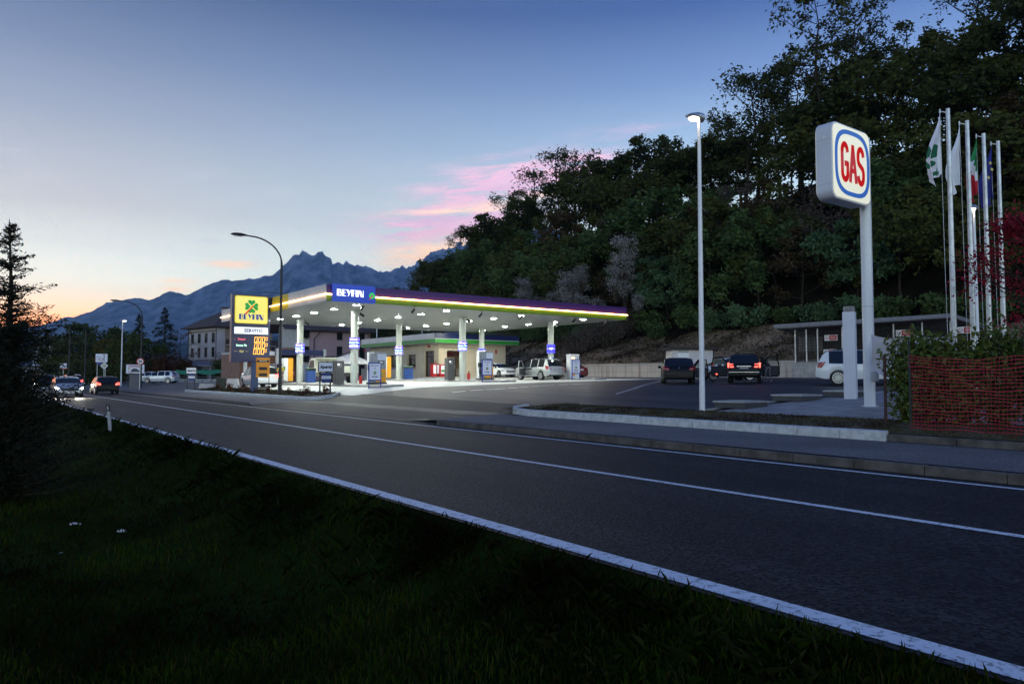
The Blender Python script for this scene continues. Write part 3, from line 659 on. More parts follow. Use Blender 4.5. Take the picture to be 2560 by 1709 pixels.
for k, (nm, mm, zz_) in enumerate((('Diesel', 0, .665), ('Senza Pb', 1, .755), ('Gpl', 2, .842))):
    z = h1 - TH*zz_; b = MB(); b.text(nm, .20, TX((-TW*.24, -.203, z)), .004, 0, bold=.006)
    ww = .1 + .055*len(nm)
    for x0, x1 in ((-TW*.43, -TW*.24 - ww), (-TW*.24 + ww, -TW*.06)):
        if x1 > x0: b.bx(x0, x1, -.207, -.203, z-.008, z+.008, 0)
    b.build('fuel_name', [M('lit_red_text', (.8, .1, .15), .4, emit=(.85, .12, .22), es=.9), m_lgreen, M('lit_olive_text', (.5, .45, .15), .4, emit=(.5, .42, .12), es=.6)][mm], tot)
    b = MB()
    for j in range(4):
        s = .62 if j == 3 else 1.; w, h = .20*s, .35*s; x = TW*.075 + j*.265 - (.06 if k == 2 else 0); zb = z - .175 + (.35 - h)
        X = TX((x, -.203, zb)); b.stroke([(.04*s, 0), (w, 0), (w + .04*s, h), (.08*s, h), (.04*s, 0)], .036*s, .006, X)
        if j == 0: b.box((x + w + .045, -.206, z - .17), (.04, .006, .04))
    b.build('price_digits', m_digit, tot)
ob = at(657, 918, 49.2); mx = ob.x - pt.x + .05
b = MB(); b.bx(mx-.22, mx+.22, -.09, .09, 0, h0 + .3); b.build('mast', M('mast_blue', (.03, .06, .16), .5), tot)
obd = thing('price_board', 'small orange price board with dark panels in front of the tall price sign', 'sign', (ob.x, ob.y, gz(ob.x, ob.y)+.1))
zo0, zo1 = at(657, 943, 49.2).z - gz(ob.x, ob.y) - .1, at(657, 894, 49.2).z - gz(ob.x, ob.y) - .1
b = MB(); b.bx(-.45, .45, -.05, .05, zo0, zo1); b.build('panel', M('board_orange', (.62, .24, .015), .5, 0, .1, 2), obd, bevel=.01)
b = MB(); b.bx(-.42, .42, -.058, -.051, zo1-.30, zo1-.16, 0); b.text('SERVITO', .13, TX((0, -.06, zo1-.23)), .003, 1); b.bx(-.26, .28, -.058, -.051, zo1-.82, zo1-.62, 0); b.bx(-.26, .28, -.058, -.051, zo1-1.24, zo1-1.04, 0); b.bx(-.36, -.31, -.058, -.051, zo1-.75, zo1-.69, 0); b.bx(-.36, -.31, -.058, -.051, zo1-1.17, zo1-1.11, 0)
b.build('price_window', [m_ink, m_white], obd)
b = MB()
for s in (-1, 1): b.box((s*.43, 0, zo0/2), (.035, .035, zo0))
b.build('leg', m_dsteel, obd)
def aperto(label, px, D, ty=921, low=True):
    p = ground(px, D); p.z += .1 if p.x < 17.3 else 0
    t = thing('open_sign', label, 'sign', p, 0, 'open signs along the road'); k = 1
    z0, z1 = 1.72, 2.22
    zt_ = at(px, ty, D).z - p.z; z1 = zt_ + .25; z0 = zt_ - .25
    b = MB()
    for x in (-.30, .30): b.box((x - .02, 0, z0/2 if True else 0), (.06, .06, z0))
    b.build('post', m_dsteel, t)
    b = MB(); b.bx(-.43, .43, -.03, .03, z0-.03, z1+.03); b.build('frame', m_dsteel, t, bevel=.01)
    b = MB(); b.bx(-.39, .39, -.036, -.031, z0+.01, z1-.01); pn = b.build('panel', m_print, t)
    b = MB(); b.text('Aperto', .235, TX((0, -.037, (z0+z1)/2)), .003, 0, shear=.25, bold=.012); b.build('lettering', m_ink, pn)
    b = MB(); b.bx(-.24, .29, -.045, -.031, z0-.62, z0-.06, 0); b.bx(-.24, .29, -.05, -.046, z0-.40, z0-.24, 1); b.text('Buongiorno', .085, TX((.02, -.051, z0-.32)), .002, 2); b.build('lower_panel', [M('lower_blue', (.03, .06, .2), .4), m_print, m_ink], t)
    return t
aperto('white open sign on two dark posts at the tip of the planting island', 814, 40.2, 917)
aperto('white open sign by the road near the parked white hatchback', 478, 64, 926)
# ------------------------------------------------------------------ shop
m_shopw = M('shop_render', (.60, .51, .37), .85, 0, .08, 1.2, .08, 60)
m_dframe = M('dark_frame', (.03, .024, .02), .5, .2)
m_pane = bpy.data.materials.new('window_glass'); m_pane.use_nodes = True; q = NT(m_pane.node_tree); q.n.clear()
tr = q.node('ShaderNodeBsdfTransparent'); tr.inputs[0].default_value = (.85, .88, .86, 1); gl = q.node('ShaderNodeBsdfGlossy'); gl.inputs['Roughness'].default_value = .03
fr = q.node('ShaderNodeFresnel'); fr.inputs[0].default_value = 1.5; mx_ = q.node('ShaderNodeMixShader'); q.put(mx_.inputs[0], q.math('ADD', fr.outputs[0], .06)); q.l.new(tr.outputs[0], mx_.inputs[1]); q.l.new(gl.outputs[0], mx_.inputs[2]); oo = q.node('ShaderNodeOutputMaterial'); q.l.new(mx_.outputs[0], oo.inputs[0])
SX0, SY0, SX1, SY1, SZ = 38.5, 63.7, 46.9, 79.2, 1.36
shop = thing('station_shop', 'cream service station shop with a navy and green fascia behind the pumps', 'shop', (SX0, SY0, SZ)); sw, sl = SX1-SX0, SY1-SY0; H = 3.45
def holed(b, u0, u1, z0, z1, holes, put):                     # wall with rectangular openings; put(u0,u1,z0,z1)
    us = sorted({u0, u1, *[h[0] for h in holes], *[h[1] for h in holes]})
    for a, c in zip(us, us[1:]):
        hs = sorted([h for h in holes if h[0] <= a + 1e-6 and h[1] >= c - 1e-6], key=lambda h: h[2]); z = z0
        for h in hs:
            if h[2] > z + 1e-6: put(a, c, z, h[2])
            z = h[3]
        if z < z1 - 1e-6: put(a, c, z, z1)
def yy_(px): return onx(px, SX0) - SY0
def xx_(px): return ony(px, SY0) - SX0
wins = [(yy_(959), yy_(942), .95, 2.45), (yy_(990), yy_(971), .95, 2.45), (yy_(1039), yy_(1017), .95, 2.45)]
doorL = (yy_(1085), yy_(1061), 0.06, 2.75); doorR = (xx_(1117), xx_(1166), .06, 2.75)
b = MB(); T = .38
holed(b, 0, sl, 0, H, wins + [doorL], lambda a, c, z, w: b.bx(0, T, a, c, z, w))
holed(b, T, sw, 0, H, [doorR], lambda a, c, z, w: b.bx(a, c, 0, T, z, w))
b.bx(sw-.3, sw, T, sl, 0, H); b.bx(T, sw-.3, sl-.3, sl, 0, H); b.build('wall', m_shopw, shop)
b = MB(); b.bx(T, sw-.3, T, sl-.3, -.02, .05); b.build('floor', M('shop_floor', (.3, .26, .22), .4), shop)
b = MB(); b.bx(-.02, sw+.02, -.02, sl+.02, H+.002, H+.2); b.build('roof', m_dgrey, shop)
b = MB(); o = 1.05
b.bx(-o, sw+o, -o, -o+.08, H+.03, H+.40, 1); b.bx(-o-.002, -o+.08, -o+.082, sl+.3, H+.03, H+.40, 1)
b.bx(-o-.02, sw+o, -o-.02, -o+.08, H+.402, H+.45, 2); b.bx(-o-.022, -o+.08, -o+.082, sl+.3, H+.402, H+.45, 2)
b.bx(-o, sw+o, -o, -o+.08, H+.452, H+.98, 0); b.bx(sw+o-.08, sw+o, -o+.082, sl*.4, H+.03, H+.98, 0)
b.bx(-o+.081, sw+o-.082, -o+.081, sl+.3, H+.012, H+.028, 2); b.build('fascia_panel', [m_navy, m_green, m_white], shop)
b = MB(); n = 9
for i in range(n):
    a, c = -o + .081 + (sl+.3+o-.081)*i/n, -o + .081 + (sl+.3+o-.081)*(i+1)/n - .03
    b.bx(-o, -o+.05, a, c, H+.47, H+.98)
b.build('parapet_panel', m_silver, shop)
def window(u0, u1, z0, z1, name='window'):
    b = MB(); f = .07; x = .27
    b.bx(x, x+.06, u0, u0+f, z0, z1); b.bx(x, x+.06, u1-f, u1, z0, z1); b.bx(x, x+.06, u0+f, u1-f, z0, z0+f); b.bx(x, x+.06, u0+f, u1-f, z1-f, z1); b.bx(x, x+.06, u0+f, u1-f, z0+(z1-z0)*.66, z0+(z1-z0)*.66+f)
    w = b.build(name, m_dframe, shop)
    b = MB(); b.bx(x+.02, x+.03, u0+f, u1-f, z0+f, z1-f); b.build('pane', m_pane, w)
    b = MB(); b.bx(-.06, x-.002, u0-.05, u1+.05, z0-.07, z0-.002); b.build('sill', m_conc, w)
    b = MB(); b.bx(x+.16, x+.17, u0+.15, u1-.1, z0+.3, z0+(z1-z0)*.62); b.build('blind', M('white_blind', (.6, .6, .64), .8), w)
    for k in range(4):
        b = MB(); y = u0 + (u1-u0)*(.2+.2*k); b.cyl((.09, y, z0), (.09, y, z0+.16), .07, .095, n=10, m=k % 3)
        for _ in range(60):
            p = Vector((.09 + random.gauss(0, .06), y + random.gauss(0, .1), z0 + .2 + abs(random.gauss(0, .12)))); d = Vector((random.uniform(-1, 1), random.uniform(-1, 1), random.uniform(0, 1))) * .07
            e = Vector((random.uniform(-1, 1), random.uniform(-1, 1), random.uniform(-1, 1))) * .03; b.add([p, p+d+e, p+d*1.3, p+d-e], [(0,1,2,3)], 3)
        b.build('flower_pot', [M('pot_pink', (.6, .3, .32), .6), M('pot_violet', (.25, .2, .5), .6), M('pot_magenta', (.45, .08, .25), .6), M('pot_plant', (.05, .04, .02), .8, col2=(.03, .05, .015))], w)
for w in wins: window(*w)
def doorset(u0, u1, z0, z1, front):
    b = MB(); f = .08; zt = z0 + (z1-z0)*.76
    def put(a, c, za, zb, dpt=.06): b.bx(a, c, .2, .2+dpt, za, zb) if front else b.bx(.2, .2+dpt, a, c, za, zb)
    put(u0, u0+f, z0, z1); put(u1-f, u1, z0, z1); put(u0+f, u1-f, z1-f, z1); put(u0+f, u1-f, zt, zt+f); um = (u0+u1)/2; put(um-.05, um+.05, z0, zt); put(um-.04, um+.04, zt+f, z1-f)
    d = b.build('door', m_dframe, shop); b = MB()
    for a, c, za, zb in ((u0+f, um-.05, z0+.02, zt), (um+.05, u1-f, z0+.02, zt), (u0+f, um-.04, zt+f, z1-f), (um+.04, u1-f, zt+f, z1-f)):
        if front and za < 1 and a < um: continue
        b.bx(a, c, .225, .232, za, zb) if front else b.bx(.225, .232, a, c, za, zb)
    b.build('pane', m_pane, d)
    b = MB(); b.bx(um-.14, um-.10, .16, .2, .95, 1.25) if front else b.bx(.16, .2, um-.14, um-.10, .95, 1.25); b.build('handle', m_silver, d)
doorset(*doorL, False); doorset(*doorR, True)
b = MB()                                                       # the inside seen through door and windows
b.bx(.9, 3.8, 4.6, 5.1, .05, 2.1, 0); b.bx(1.0, 3.6, 4.5, 4.59, .5, .55, 1)
for k in range(40): b.box((random.uniform(1, 3.6), 4.5, random.choice((.7, 1.05, 1.4, 1.75))), (.11, .1, .22), random.choice((1, 2, 3, 4)))
b.build('shelf', [M('shelf_brown', (.12, .05, .04), .6), m_white, m_red, m_orange, m_blue], shop)
b = MB(); b.bx(xx_(1118), xx_(1138), 1.4, 2.0, .05, 1.05, 0); b.bx(xx_(1117.5), xx_(1138.5), 1.36, 2.04, 1.06, 1.12, 1); b.bx(xx_(1118), xx_(1138), 1.37, 1.395, .62, .80, 2); b.build('counter', [M('counter_violet', (.06, .05, .22), .5), m_white, m_orange], shop)
b = MB(); b.bx(.5, 5.0, 1.7, 2.3, 2.3, 2.62); b.build('awning_box', M('awning_red', (.35, .03, .03), .6), shop)
b = MB()
for y in (2.6, 6, 9.5, 13): b.bx(1.0, 2.2, y-.3, y+.3, 3.2, 3.26)
b.build('ceiling_lamp', M('room_lamp', (.9, .85, .7), .4, emit=(1, .84, .58), es=20), shop)
b = MB(); b.bx(sw-.55, sw-.31, .5, sl-.6, .05, H-.05); b.build('back_wall', M('room_wall', (.55, .42, .28), .8), shop)
b = MB(); b.cyl((-.06, .55, 1.2), (-.06, .55, 1.5), .05, n=8); b.box((-.05, .55, 1.62), (.05, .12, .16)); b.build('wall_fixture', m_red, shop)
b = MB(); b.box((sw-1.3, -.06, 2.75), (.14, .1, .38)); b.build('wall_fixture', m_red, shop)
for px_ in (913, 1073):
    b = MB(); b.box((-.08, yy_(px_), 3.22), (.16, .24, .22)); b.build('wall_fixture', m_red, shop)
b = MB()                                                       # shop doorstep
struct(gridmesh('shop_kerb', [36.9, 37.6, 38.48], list(np.linspace(61.6, 80, 8)), lambda x, y: 1.37, m_curb, False)); struct(gridmesh('shop_kerb', list(np.linspace(36.9, 48.3, 8)), [61.6, 62.4, 63.68], lambda x, y: 1.366, m_conc, False))
kerb('shop_kerb', [(36.9, 80), (36.9, 61.6), (48.3, 61.6)], -.12, .0, m_curb, 1.2, lambda x, y: 1.362)
po = thing('solar_panel', 'small tilted white solar panel standing on the shop roof', 'solar panel', (SX0+2.1, SY0+.5, SZ+H+.2))
b = MB(); b.box((0, 0, .78), (1.9, 1.2, .06), 0, Matrix.Rotation(.42, 4, 'X')); b.build('panel', m_silver, po)
b = MB()
for s in (-1, 1): b.cyl((s*.8, .5, 0), (s*.8, .5, 1.0), .03); b.cyl((s*.8, -.4, 0), (s*.8, -.4, .6), .03)
b.build('leg', m_galv, po)
def mast(label, px, py0, py1, D):
    p = at(px, py1, D); q_ = at(px, py0, D); t = thing('roof_mast', label, 'mast', (p.x, p.y, SZ+H+.2), 0)
    b = MB(); b.cyl((0, 0, 0), (0, 0, q_.z - SZ - H - .2), .05, n=8); b.build('pole', m_white, t); b = MB(); b.box((0, 0, .02), (.25, .25, .04)); b.build('base', m_galv, t); return t
mast('thin white mast at the far end of the shop roof', 942, 818, 842, 83); mast('thin white mast on the shop roof above the window', 1055, 822, 840, 78)
# things by the shop door
def rack(label, px0, px1, h, colr, y, sheet):
    x0, x1 = ony(px0, y), ony(px1, y); w = x1 - x0
    t = thing('display_rack', label, 'rack', ((x0+x1)/2, y, 1.37)); b = MB(); b.box((0, 0, h*.5+.08), (w, .5, h)); b.build('box', colr, t, bevel=.015)
    b = MB()
    for sx_ in (-1, 1):
        for sy_ in (-1, 1): b.box((sx_*(w/2-.04), sy_*.2, .04), (.05, .05, .08))
    b.build('leg', m_silver, t); b = MB(); b.bx(-w*.38, w*.38, -.275, -.252, h*.3, h*.98, 0); b.bx(-w*.34, w*.34, -.28, -.276, h*.45, h*.62, 1) if sheet else None
    b.build('poster', [m_print, m_green], t); return t
rack('red display box with a white poster left of the shop entrance', 1079, 1088, 1.25, m_red, 62.7, False)
rack('dark red display box between the two poster boxes', 1088.6, 1096.5, 1.28, M('maroon', (.14, .008, .012), .5), 62.9, False)
rack('wide red display box with a green and white poster at the shop entrance', 1097, 1114.5, 1.22, m_red, 62.7, True)

# ------------------------------------------------------------------ car wash, parasol, bench, walls
cw = thing('car_wash', 'open car wash bays with a blue beam on grey posts', 'car wash', (22, 73, gz(22, 73)))
cz1 = at(750, 872, 75).z - gz(22, 73); czb = at(750, 888, 75).z - gz(22, 73)
xr_ = ony(809, 73) - 22; xl_ = ony(600, 73) - 22; xm_ = ony(693, 73) - 22
b = MB(); b.bx(xm_, xr_, -.1, .1, czb, cz1-.1, 0); b.bx(xl_, xm_-.3, -.1, .1, czb-.05, cz1-.3, 1); b.bx(xl_, xr_, .11, 6.5, czb+.1, czb+.3, 2); b.build('roof', [M('beam_navy', (.02, .035, .13), .4), m_silver, m_offw], cw)
for px_ in (612, 641, 693, 810):
    b = MB(); x = ony(px_, 72.8) - 22; b.box((x, -.25, cz1/2), (.34, .26, cz1)); b.build('post', m_galv, cw)
m_brick = M('pinkish_block', (.30, .17, .125), .9, 0, .2, 1.5, .2, 20)
for x in (xl_, xm_-.2): 
    b = MB(); b.bx(x, x+.2, .3, 6.5, 0, czb+.09); b.build('side_wall', m_brick, cw)
b = MB(); b.bx(xl_+.2, xr_, 6.3, 6.5, 0, czb+.09); b.build('back_wall', m_brick, cw)
b = MB(); b.bx(xm_-2.2, xm_-.6, 2.8, 3.1, czb-.04, czb+.08); b.build('tube_light', M('tube_lamp', (.9, .9, .9), .4, emit=(1, .88, .75), es=14), cw)
pp = ground(848, 70); pa = thing('parasol', 'large white cantilever parasol with a leaning dark arm beside the truck', 'parasol', pp)
hz1 = at(868, 881, 70).z - pp.z; R_ = Matrix.Rotation(-YAW, 4, 'Z').to_3x3(); lat = lambda a, z, o=0: R_ @ Vector((a, o, z))
b = MB(); b.tube([lat(-.1, 0), lat(-.45, 1.0), lat(-.62, hz1-.42)], .06, 8); b.tube([lat(-1.4, hz1-.40), lat(-.3, hz1-.36), lat(.9, hz1)], .05, 6); b.build('arm', m_dsteel, pa)
b = MB(); b.box((0, 0, .06), (.9, .9, .12)); b.build('base', m_conc, pa)
b = MB(); cc = lat(.9, hz1-.1); nn = 8; rim = [cc + Vector((2.15*math.cos(2*PI*(i+.5)/nn), 2.15*math.sin(2*PI*(i+.5)/nn), -.78)) for i in range(nn)]
b.add([cc] + rim + [v - Vector((0, 0, .22)) for v in rim], [(0, 1+i, 1+(i+1) % nn) for i in range(nn)] + [(1+i, 1+nn+i, 1+nn+(i+1) % nn, 1+(i+1) % nn) for i in range(nn)])
o = b.build('canvas', M('white_canvas', (.62, .62, .66), .8), pa); sm = o.modifiers.new('s', 'SOLIDIFY'); sm.thickness = .02
def lowwall(label, px0, px1, D, h):
    a, c = ground(px0, D), ground(px1, D*1.0); d = c - a; t = thing('concrete_barrier', label, 'barrier', (a + c)/2, math.atan2(d.y, d.x), 'low concrete barriers by the planting bed')
    b = MB(); l = d.length/2; b.prism([(-l, 0), (l, 0), (l-.15, h), (-l+.15, h)], .3, TX((0, .15, 0)), 0); b.build('body', M('pale_concrete', (.42, .41, .43), .8, 0, .15, 2), t, bevel=.02); return t
lowwall('long pale concrete barrier left of the dark bin', 497, 541, 63, .5); lowwall('short pale concrete barrier between the dark bin and the silver car', 566, 600, 62, .75)
p = ground(553.5, 62.5); t = thing('storage_bin', 'dark green box bin between two pale barriers', 'bin', p, -.6); b = MB(); b.box((0, 0, .42), (.66, .6, .84)); b.build('body', M('bin_green', (.02, .026, .02), .6), t, bevel=.03); b = MB(); b.box((0, 0, .88), (.7, .64, .07)); b.build('lid', m_dgrey, t, bevel=.02)
# retaining wall, shed, gas shelter
rw = thing('retaining_wall', 'long pale concrete block wall at the foot of the grass bank', 'wall', (50.2, 0, 0))
m_block = bpy.data.materials.new('block_wall'); m_block.use_nodes = True; q = NT(m_block.node_tree); bb = q.n['Principled BSDF']; v_ = q.node('ShaderNodeTexCoord').outputs['Object']
mp = q.node('ShaderNodeMapping'); mp.inputs['Rotation'].default_value = (0, PI/2, PI/2); q.l.new(v_, mp.inputs[0]); br = q.node('ShaderNodeTexBrick'); q.l.new(mp.outputs[0], br.inputs[0]); br.inputs['Scale'].default_value = 1.; br.inputs['Mortar Size'].default_value = .012; br.inputs['Brick Width'].default_value = 2.0; br.inputs['Row Height'].default_value = .62; br.offset = 0
br.inputs['Color1'].default_value = (.44, .39, .36, 1); br.inputs['Color2'].default_value = (.50, .44, .40, 1); br.inputs['Mortar'].default_value = (.2, .16, .14, 1)
st = q.node('ShaderNodeMapping'); st.inputs['Scale'].default_value = (.1, 1.6, .12); q.l.new(v_, st.inputs[0])
q.put(bb.inputs['Base Color'], q.mix(q.maprange(q.noise(st.outputs[0], 1.3, 5, .6), .5, .72), br.outputs[0], (.20, .12, .09))); bb.inputs['Roughness'].default_value = .9
b = MB(); b.bx(-.25, 0, -60, 130, 1.2, 2.62); b.build('wall', m_block, rw); b = MB(); b.bx(-.29, .03, -60, 130, 2.622, 2.69); b.build('coping', m_conc, rw)
ps = ground(1725, 60); sh = thing('utility_shed', 'small white hut with a dark flat roof behind the parked black cars', 'hut', (ps.x, ps.y, gz(ps.x, ps.y)), -.64)
b = MB(); b.bx(-1.7, 1.55, -1.2, 1.2, 0, 2.25); b.build('wall', M('hut_white', (.60, .57, .58), .7, 0, .06, 2), sh)
b = MB(); b.bx(-2.05, 1.95, -1.5, 1.5, 2.252, 2.48); b.build('roof', M('hut_roof', (.03, .024, .022), .7), sh, bevel=.02)
b = MB(); b.bx(-1.25, -.35, -1.235, -1.202, .05, 2.0, 0); d = b.build('door', m_white, sh); b = MB(); b.bx(-.95, -.65, -1.24, -1.236, 1.4, 1.52); b.build('notice', m_red, d)
b = MB(); b.bx(-1.2, -.4, -1.23, -1.202, 2.02, 2.2); b.build('louvre', m_grey, sh)
b = MB(); b.bx(.62, .7, -1.23, -1.202, 0, 2.25); b.cyl((1.62, -1.15, 0), (1.62, -1.15, 2.2), .05, n=8); b.build('downpipe', m_dgrey, sh)
sy1 = onx(1957, 49.6); gs = thing('gas_cage_shelter', 'long grey mono pitch shelter with wire mesh walls and red warning signs', 'shelter', (49.6, 0, 1.38)); zr = at(1957, 820, .6*49.6+.8*sy1).z - 1.38; ya = sy1; yb = onx(2405, 49.6)
b = MB()
zr1 = at(2404, 792, .6*49.6+.8*yb).z - 1.38
b.add([(-1.0, ya, zr-.1), (-1.0, yb, zr1-.1), (3.6, yb, zr1-.55), (3.6, ya, zr-.55), (-1.0, ya, zr+.16), (-1.0, yb, zr1+.16), (3.6, yb, zr1-.3), (3.6, ya, zr-.3)], [(0,1,2,3),(7,6,5,4),(0,4,5,1),(1,5,6,2),(2,6,7,3),(3,7,4,0)])
b.bx(-1.08, -1.002, yb, ya, min(zr, zr1)-.02, min(zr, zr1)+.22) if abs(zr-zr1) < .1 else None
b.build('roof', M('roof_sheet', (.22, .22, .25), .6, .2), gs)
for px_ in (1990, 2018, 2046, 2108, 2237, 2309, 2380):
    y = onx(px_, 49.6); b = MB(); b.box((0, y, (zr-.15)/2), (.09, .09, zr-.15)); b.build('post', m_galv, gs)
yc, yd = onx(1990, 49.6), onx(2108, 49.6)
b = MB(); b.bx(-.05, .15, yd-2, yc+.3, 0, 1.15); b.build('low_wall', m_conc, gs)
b = MB(); w = .012
for y in np.arange(yb+.2, yc, .11): b.bx(.02-w, .02+w, y-w, y+w, 1.16, zr-.3)
for z in np.arange(1.25, zr-.3, .22): b.bx(.05, .07, yb+.2, yc, z-w, z+w)
for x in np.arange(.1, 3.2, .11): b.bx(x-w, x+w, yc-w, yc+w, 1.16, zr-.4)
b.build('mesh_panel', m_dsteel, gs)
b = MB(); b.bx(3.0, 3.2, yb, yc+.3, 0, zr-.55, 0); b.bx(2.98, 2.999, onx(2058, 52.6), onx(1996, 52.6), 1.1, zr-.6, 1); b.build('back_wall', [M('shelter_dark', (.04, .033, .03), .9), M('block_grey', (.34, .31, .29), .9, 0, .1, 1)], gs)
for px_, z in ((2079, at(2079, 849, 55).z-1.38), (2261, at(2261, 836, 50).z-1.38), (2418, at(2418, 829, 47).z-1.38), (2076, at(2076, 883, 55).z-1.38)):
    y = onx(px_, 49.45); b = MB(); b.bx(-.16, -.13, y-.48, y+.48, z-.20, z+.20, 0); b.bx(-.165, -.161, y-.44, y+.12, z-.17, z+.17, 1)
    X = Matrix.Translation((-.166, y+.3, z)) @ Matrix.Rotation(-PI/2, 4, 'Z') @ Matrix.Rotation(PI/2, 4, 'X')
    b.stroke([(.12*math.cos(2*PI*i/14), .12*math.sin(2*PI*i/14)) for i in range(15)], .025, .003, X, 1); b.stroke([(-.08, .08), (.08, -.08)], .025, .003, X, 1)
    X2 = Matrix.Translation((-.167, y-.16, z)) @ Matrix.Rotation(-PI/2, 4, 'Z') @ Matrix.Rotation(PI/2, 4, 'X'); b.text('VIETATO\nFUMARE', .10, X2, .002, 0)
    b.build('warning_sign', [m_white, m_red], gs)
pq = ground(2130, 52); pq = at(2277, 765, 62); v_p = thing('marker_post', 'slim yellow post standing above the shelter roof', 'post', (pq.x, pq.y, hz(pq.x, pq.y))); b = MB(); b.cyl((0, 0, 0), (0, 0, max(1., pq.z - hz(pq.x, pq.y))), .1, n=8); b.build('pole', M('post_yellow', (.55, .38, .16), .7), v_p); b = MB(); b.ball((0, 0, max(1., pq.z - hz(pq.x, pq.y))), .1, n=8); b.build('cap', M('post_yellow', (.55, .38, .16), .7), v_p)
# ------------------------------------------------------------------ plants
def leafmat(name, cols, rough=.6, trans=.25, spec=.15, patch=False):
    m = bpy.data.materials.new(name); m.use_nodes = True; q = NT(m.node_tree); q.n.clear()
    geo = q.node('ShaderNodeNewGeometry'); oi = q.node('ShaderNodeObjectInfo')
    f = q.math('FRACT', q.math('ADD', q.math('MULTIPLY', geo.outputs['Random Per Island'], .62), q.math('MULTIPLY', oi.outputs['Random'], .38)))
    c = q.ramp(f, [(i / max(1, len(cols)-1), c) for i, c in enumerate(cols)])
    if patch:
        nz = q.noise(geo.outputs['Position'], .55, 5, .6); c = q.mix(q.maprange(nz, .40, .62), q.mix(1., c, (.36, .22, .3), 'MULTIPLY'), c)
    d = q.node('ShaderNodeBsdfPrincipled'); q.put(d.inputs['Base Color'], c); d.inputs['Roughness'].default_value = rough; d.inputs['Specular IOR Level'].default_value = spec
    t = q.node('ShaderNodeBsdfTranslucent'); q.put(t.inputs[0], c); mx = q.node('ShaderNodeMixShader'); mx.inputs[0].default_value = trans
    q.l.new(d.outputs[0], mx.inputs[1]); q.l.new(t.outputs[0], mx.inputs[2]); o = q.node('ShaderNodeOutputMaterial'); q.l.new(mx.outputs[0], o.inputs[0]); return m
def leafmesh(name, cen, size, mat, flat=.5, aspect=.5):
    n = len(cen); cen = np.asarray(cen, float); size = np.broadcast_to(size, (n,))[:, None]
    a = rng.standard_normal((n, 3)); a[:, 2] *= flat; a /= np.linalg.norm(a, axis=1)[:, None]
    t = rng.standard_normal((n, 3)); t[:, 2] *= .6; b_ = np.cross(a, t); b_ /= np.linalg.norm(b_, axis=1)[:, None] + 1e-9
    A = a * size; B = b_ * size * aspect; nn = np.cross(a, b_) * size * .18
    v = np.stack([cen - A, cen + B*.9 - A*.1 + nn, cen + A, cen - B - A*.1 + nn], 1).reshape(-1, 3)
    me = bpy.data.meshes.new(name); me.vertices.add(4*n); me.vertices.foreach_set('co', v.ravel()); me.loops.add(4*n); me.loops.foreach_set('vertex_index', np.arange(4*n))
    me.polygons.add(n); me.polygons.foreach_set('loop_start', np.arange(n)*4); me.polygons.foreach_set('loop_total', np.full(n, 4)); me.materials.append(mat); me.update(calc_edges=True); return me
m_bark = M('bark', (.045, .036, .028), .95, 0, .4, 6, .6, 12, spec=.1)
m_barkl = M('pale_bark', (.085, .072, .06), .95, 0, .35, 6, .5, 12, spec=.1)
def skeleton(h, spread, n_limb, first, tips, b, lean=.1, sub=4, r0=None):
    r0 = r0 or h * .016; top = Vector((random.gauss(0, lean)*h*.3, random.gauss(0, lean)*h*.3, h*.93))
    path = [Vector((0, 0, -.3))]
    for i in range(1, 7):
        t = i/6; path.append(Vector((top.x*t + random.gauss(0, .015)*h, top.y*t + random.gauss(0, .015)*h, top.z*t)))
    b.tube(path, [r0*(1 - .85*i/6) for i in range(7)], 6)
    for i in range(n_limb):
        t = first + (1-first)*(i + random.random()*.6)/n_limb; t = min(.97, t); k = t*6; j = int(k); p = path[j].lerp(path[min(6, j+1)], k-j)
        a = i*2.4 + random.uniform(-.5, .5); L = spread * (.45 + .75*math.sin(PI*min(1, (t-first)/(1-first)*.8+.2))) * random.uniform(.75, 1.15)
        d = Vector((math.cos(a), math.sin(a), random.uniform(.25, .9))).normalized(); e = p + d*L
        mid = p + d*L*.5 + Vector((0, 0, -.04*L)); b.tube([p, mid, e], [r0*.42*(1-t*.6), r0*.26*(1-t*.5), r0*.08], 5)
        tips.append((e, L*.33))
        for s in range(sub):
            u = random.uniform(.35, .95); q_ = p.lerp(e, u); dd = (d + Vector((random.gauss(0, .7), random.gauss(0, .7), random.gauss(.1, .5)))).normalized(); e2 = q_ + dd*L*random.uniform(.3, .55)
            b.tube([q_, e2], [r0*.16, r0*.05], 4); tips.append((e2, L*.28))
    tips.append((path[-1], spread*.3))
def crown_pts(tips, per, sq=.7):
    P = []
    for c, r in tips:
        n = max(4, int(per * random.uniform(.5, 1.4))); d = rng.standard_normal((n, 3)); d /= np.linalg.norm(d, axis=1)[:, None]
        rr = r * rng.uniform(.25, 1.15, n)[:, None]; p = d * rr; p[:, 2] *= sq; P.append(p + np.array(c)[None])
    return np.concatenate(P)
def tree(name, label, cat, mat, h, spread, n_limb, first, per, leaf, bark=None, sub=4, group=None, sq=.7, flat=.6, lean=.1):
    t = thing(name, label, cat, (0, 0, 0), 0, group); b = MB(); tips = []
    skeleton(h, spread, n_limb, first, tips, b, lean, sub); b.build('trunk', bark or m_bark, t, smooth=80)
    pts = crown_pts(tips, per, sq); o = bpy.data.objects.new('crown', leafmesh('crown', pts, rng.uniform(.6, 1.25, len(pts))*leaf, mat, flat)); C.objects.link(o); o.parent = t; return t
L_dk = leafmat('leaf_dark', [(0.026, 0.036, 0.010), (0.043, 0.059, 0.014), (0.058, 0.057, 0.014)])
L_md = leafmat('leaf_mid', [(0.042, 0.075, 0.021), (0.064, 0.113, 0.034), (0.096, 0.132, 0.039)])
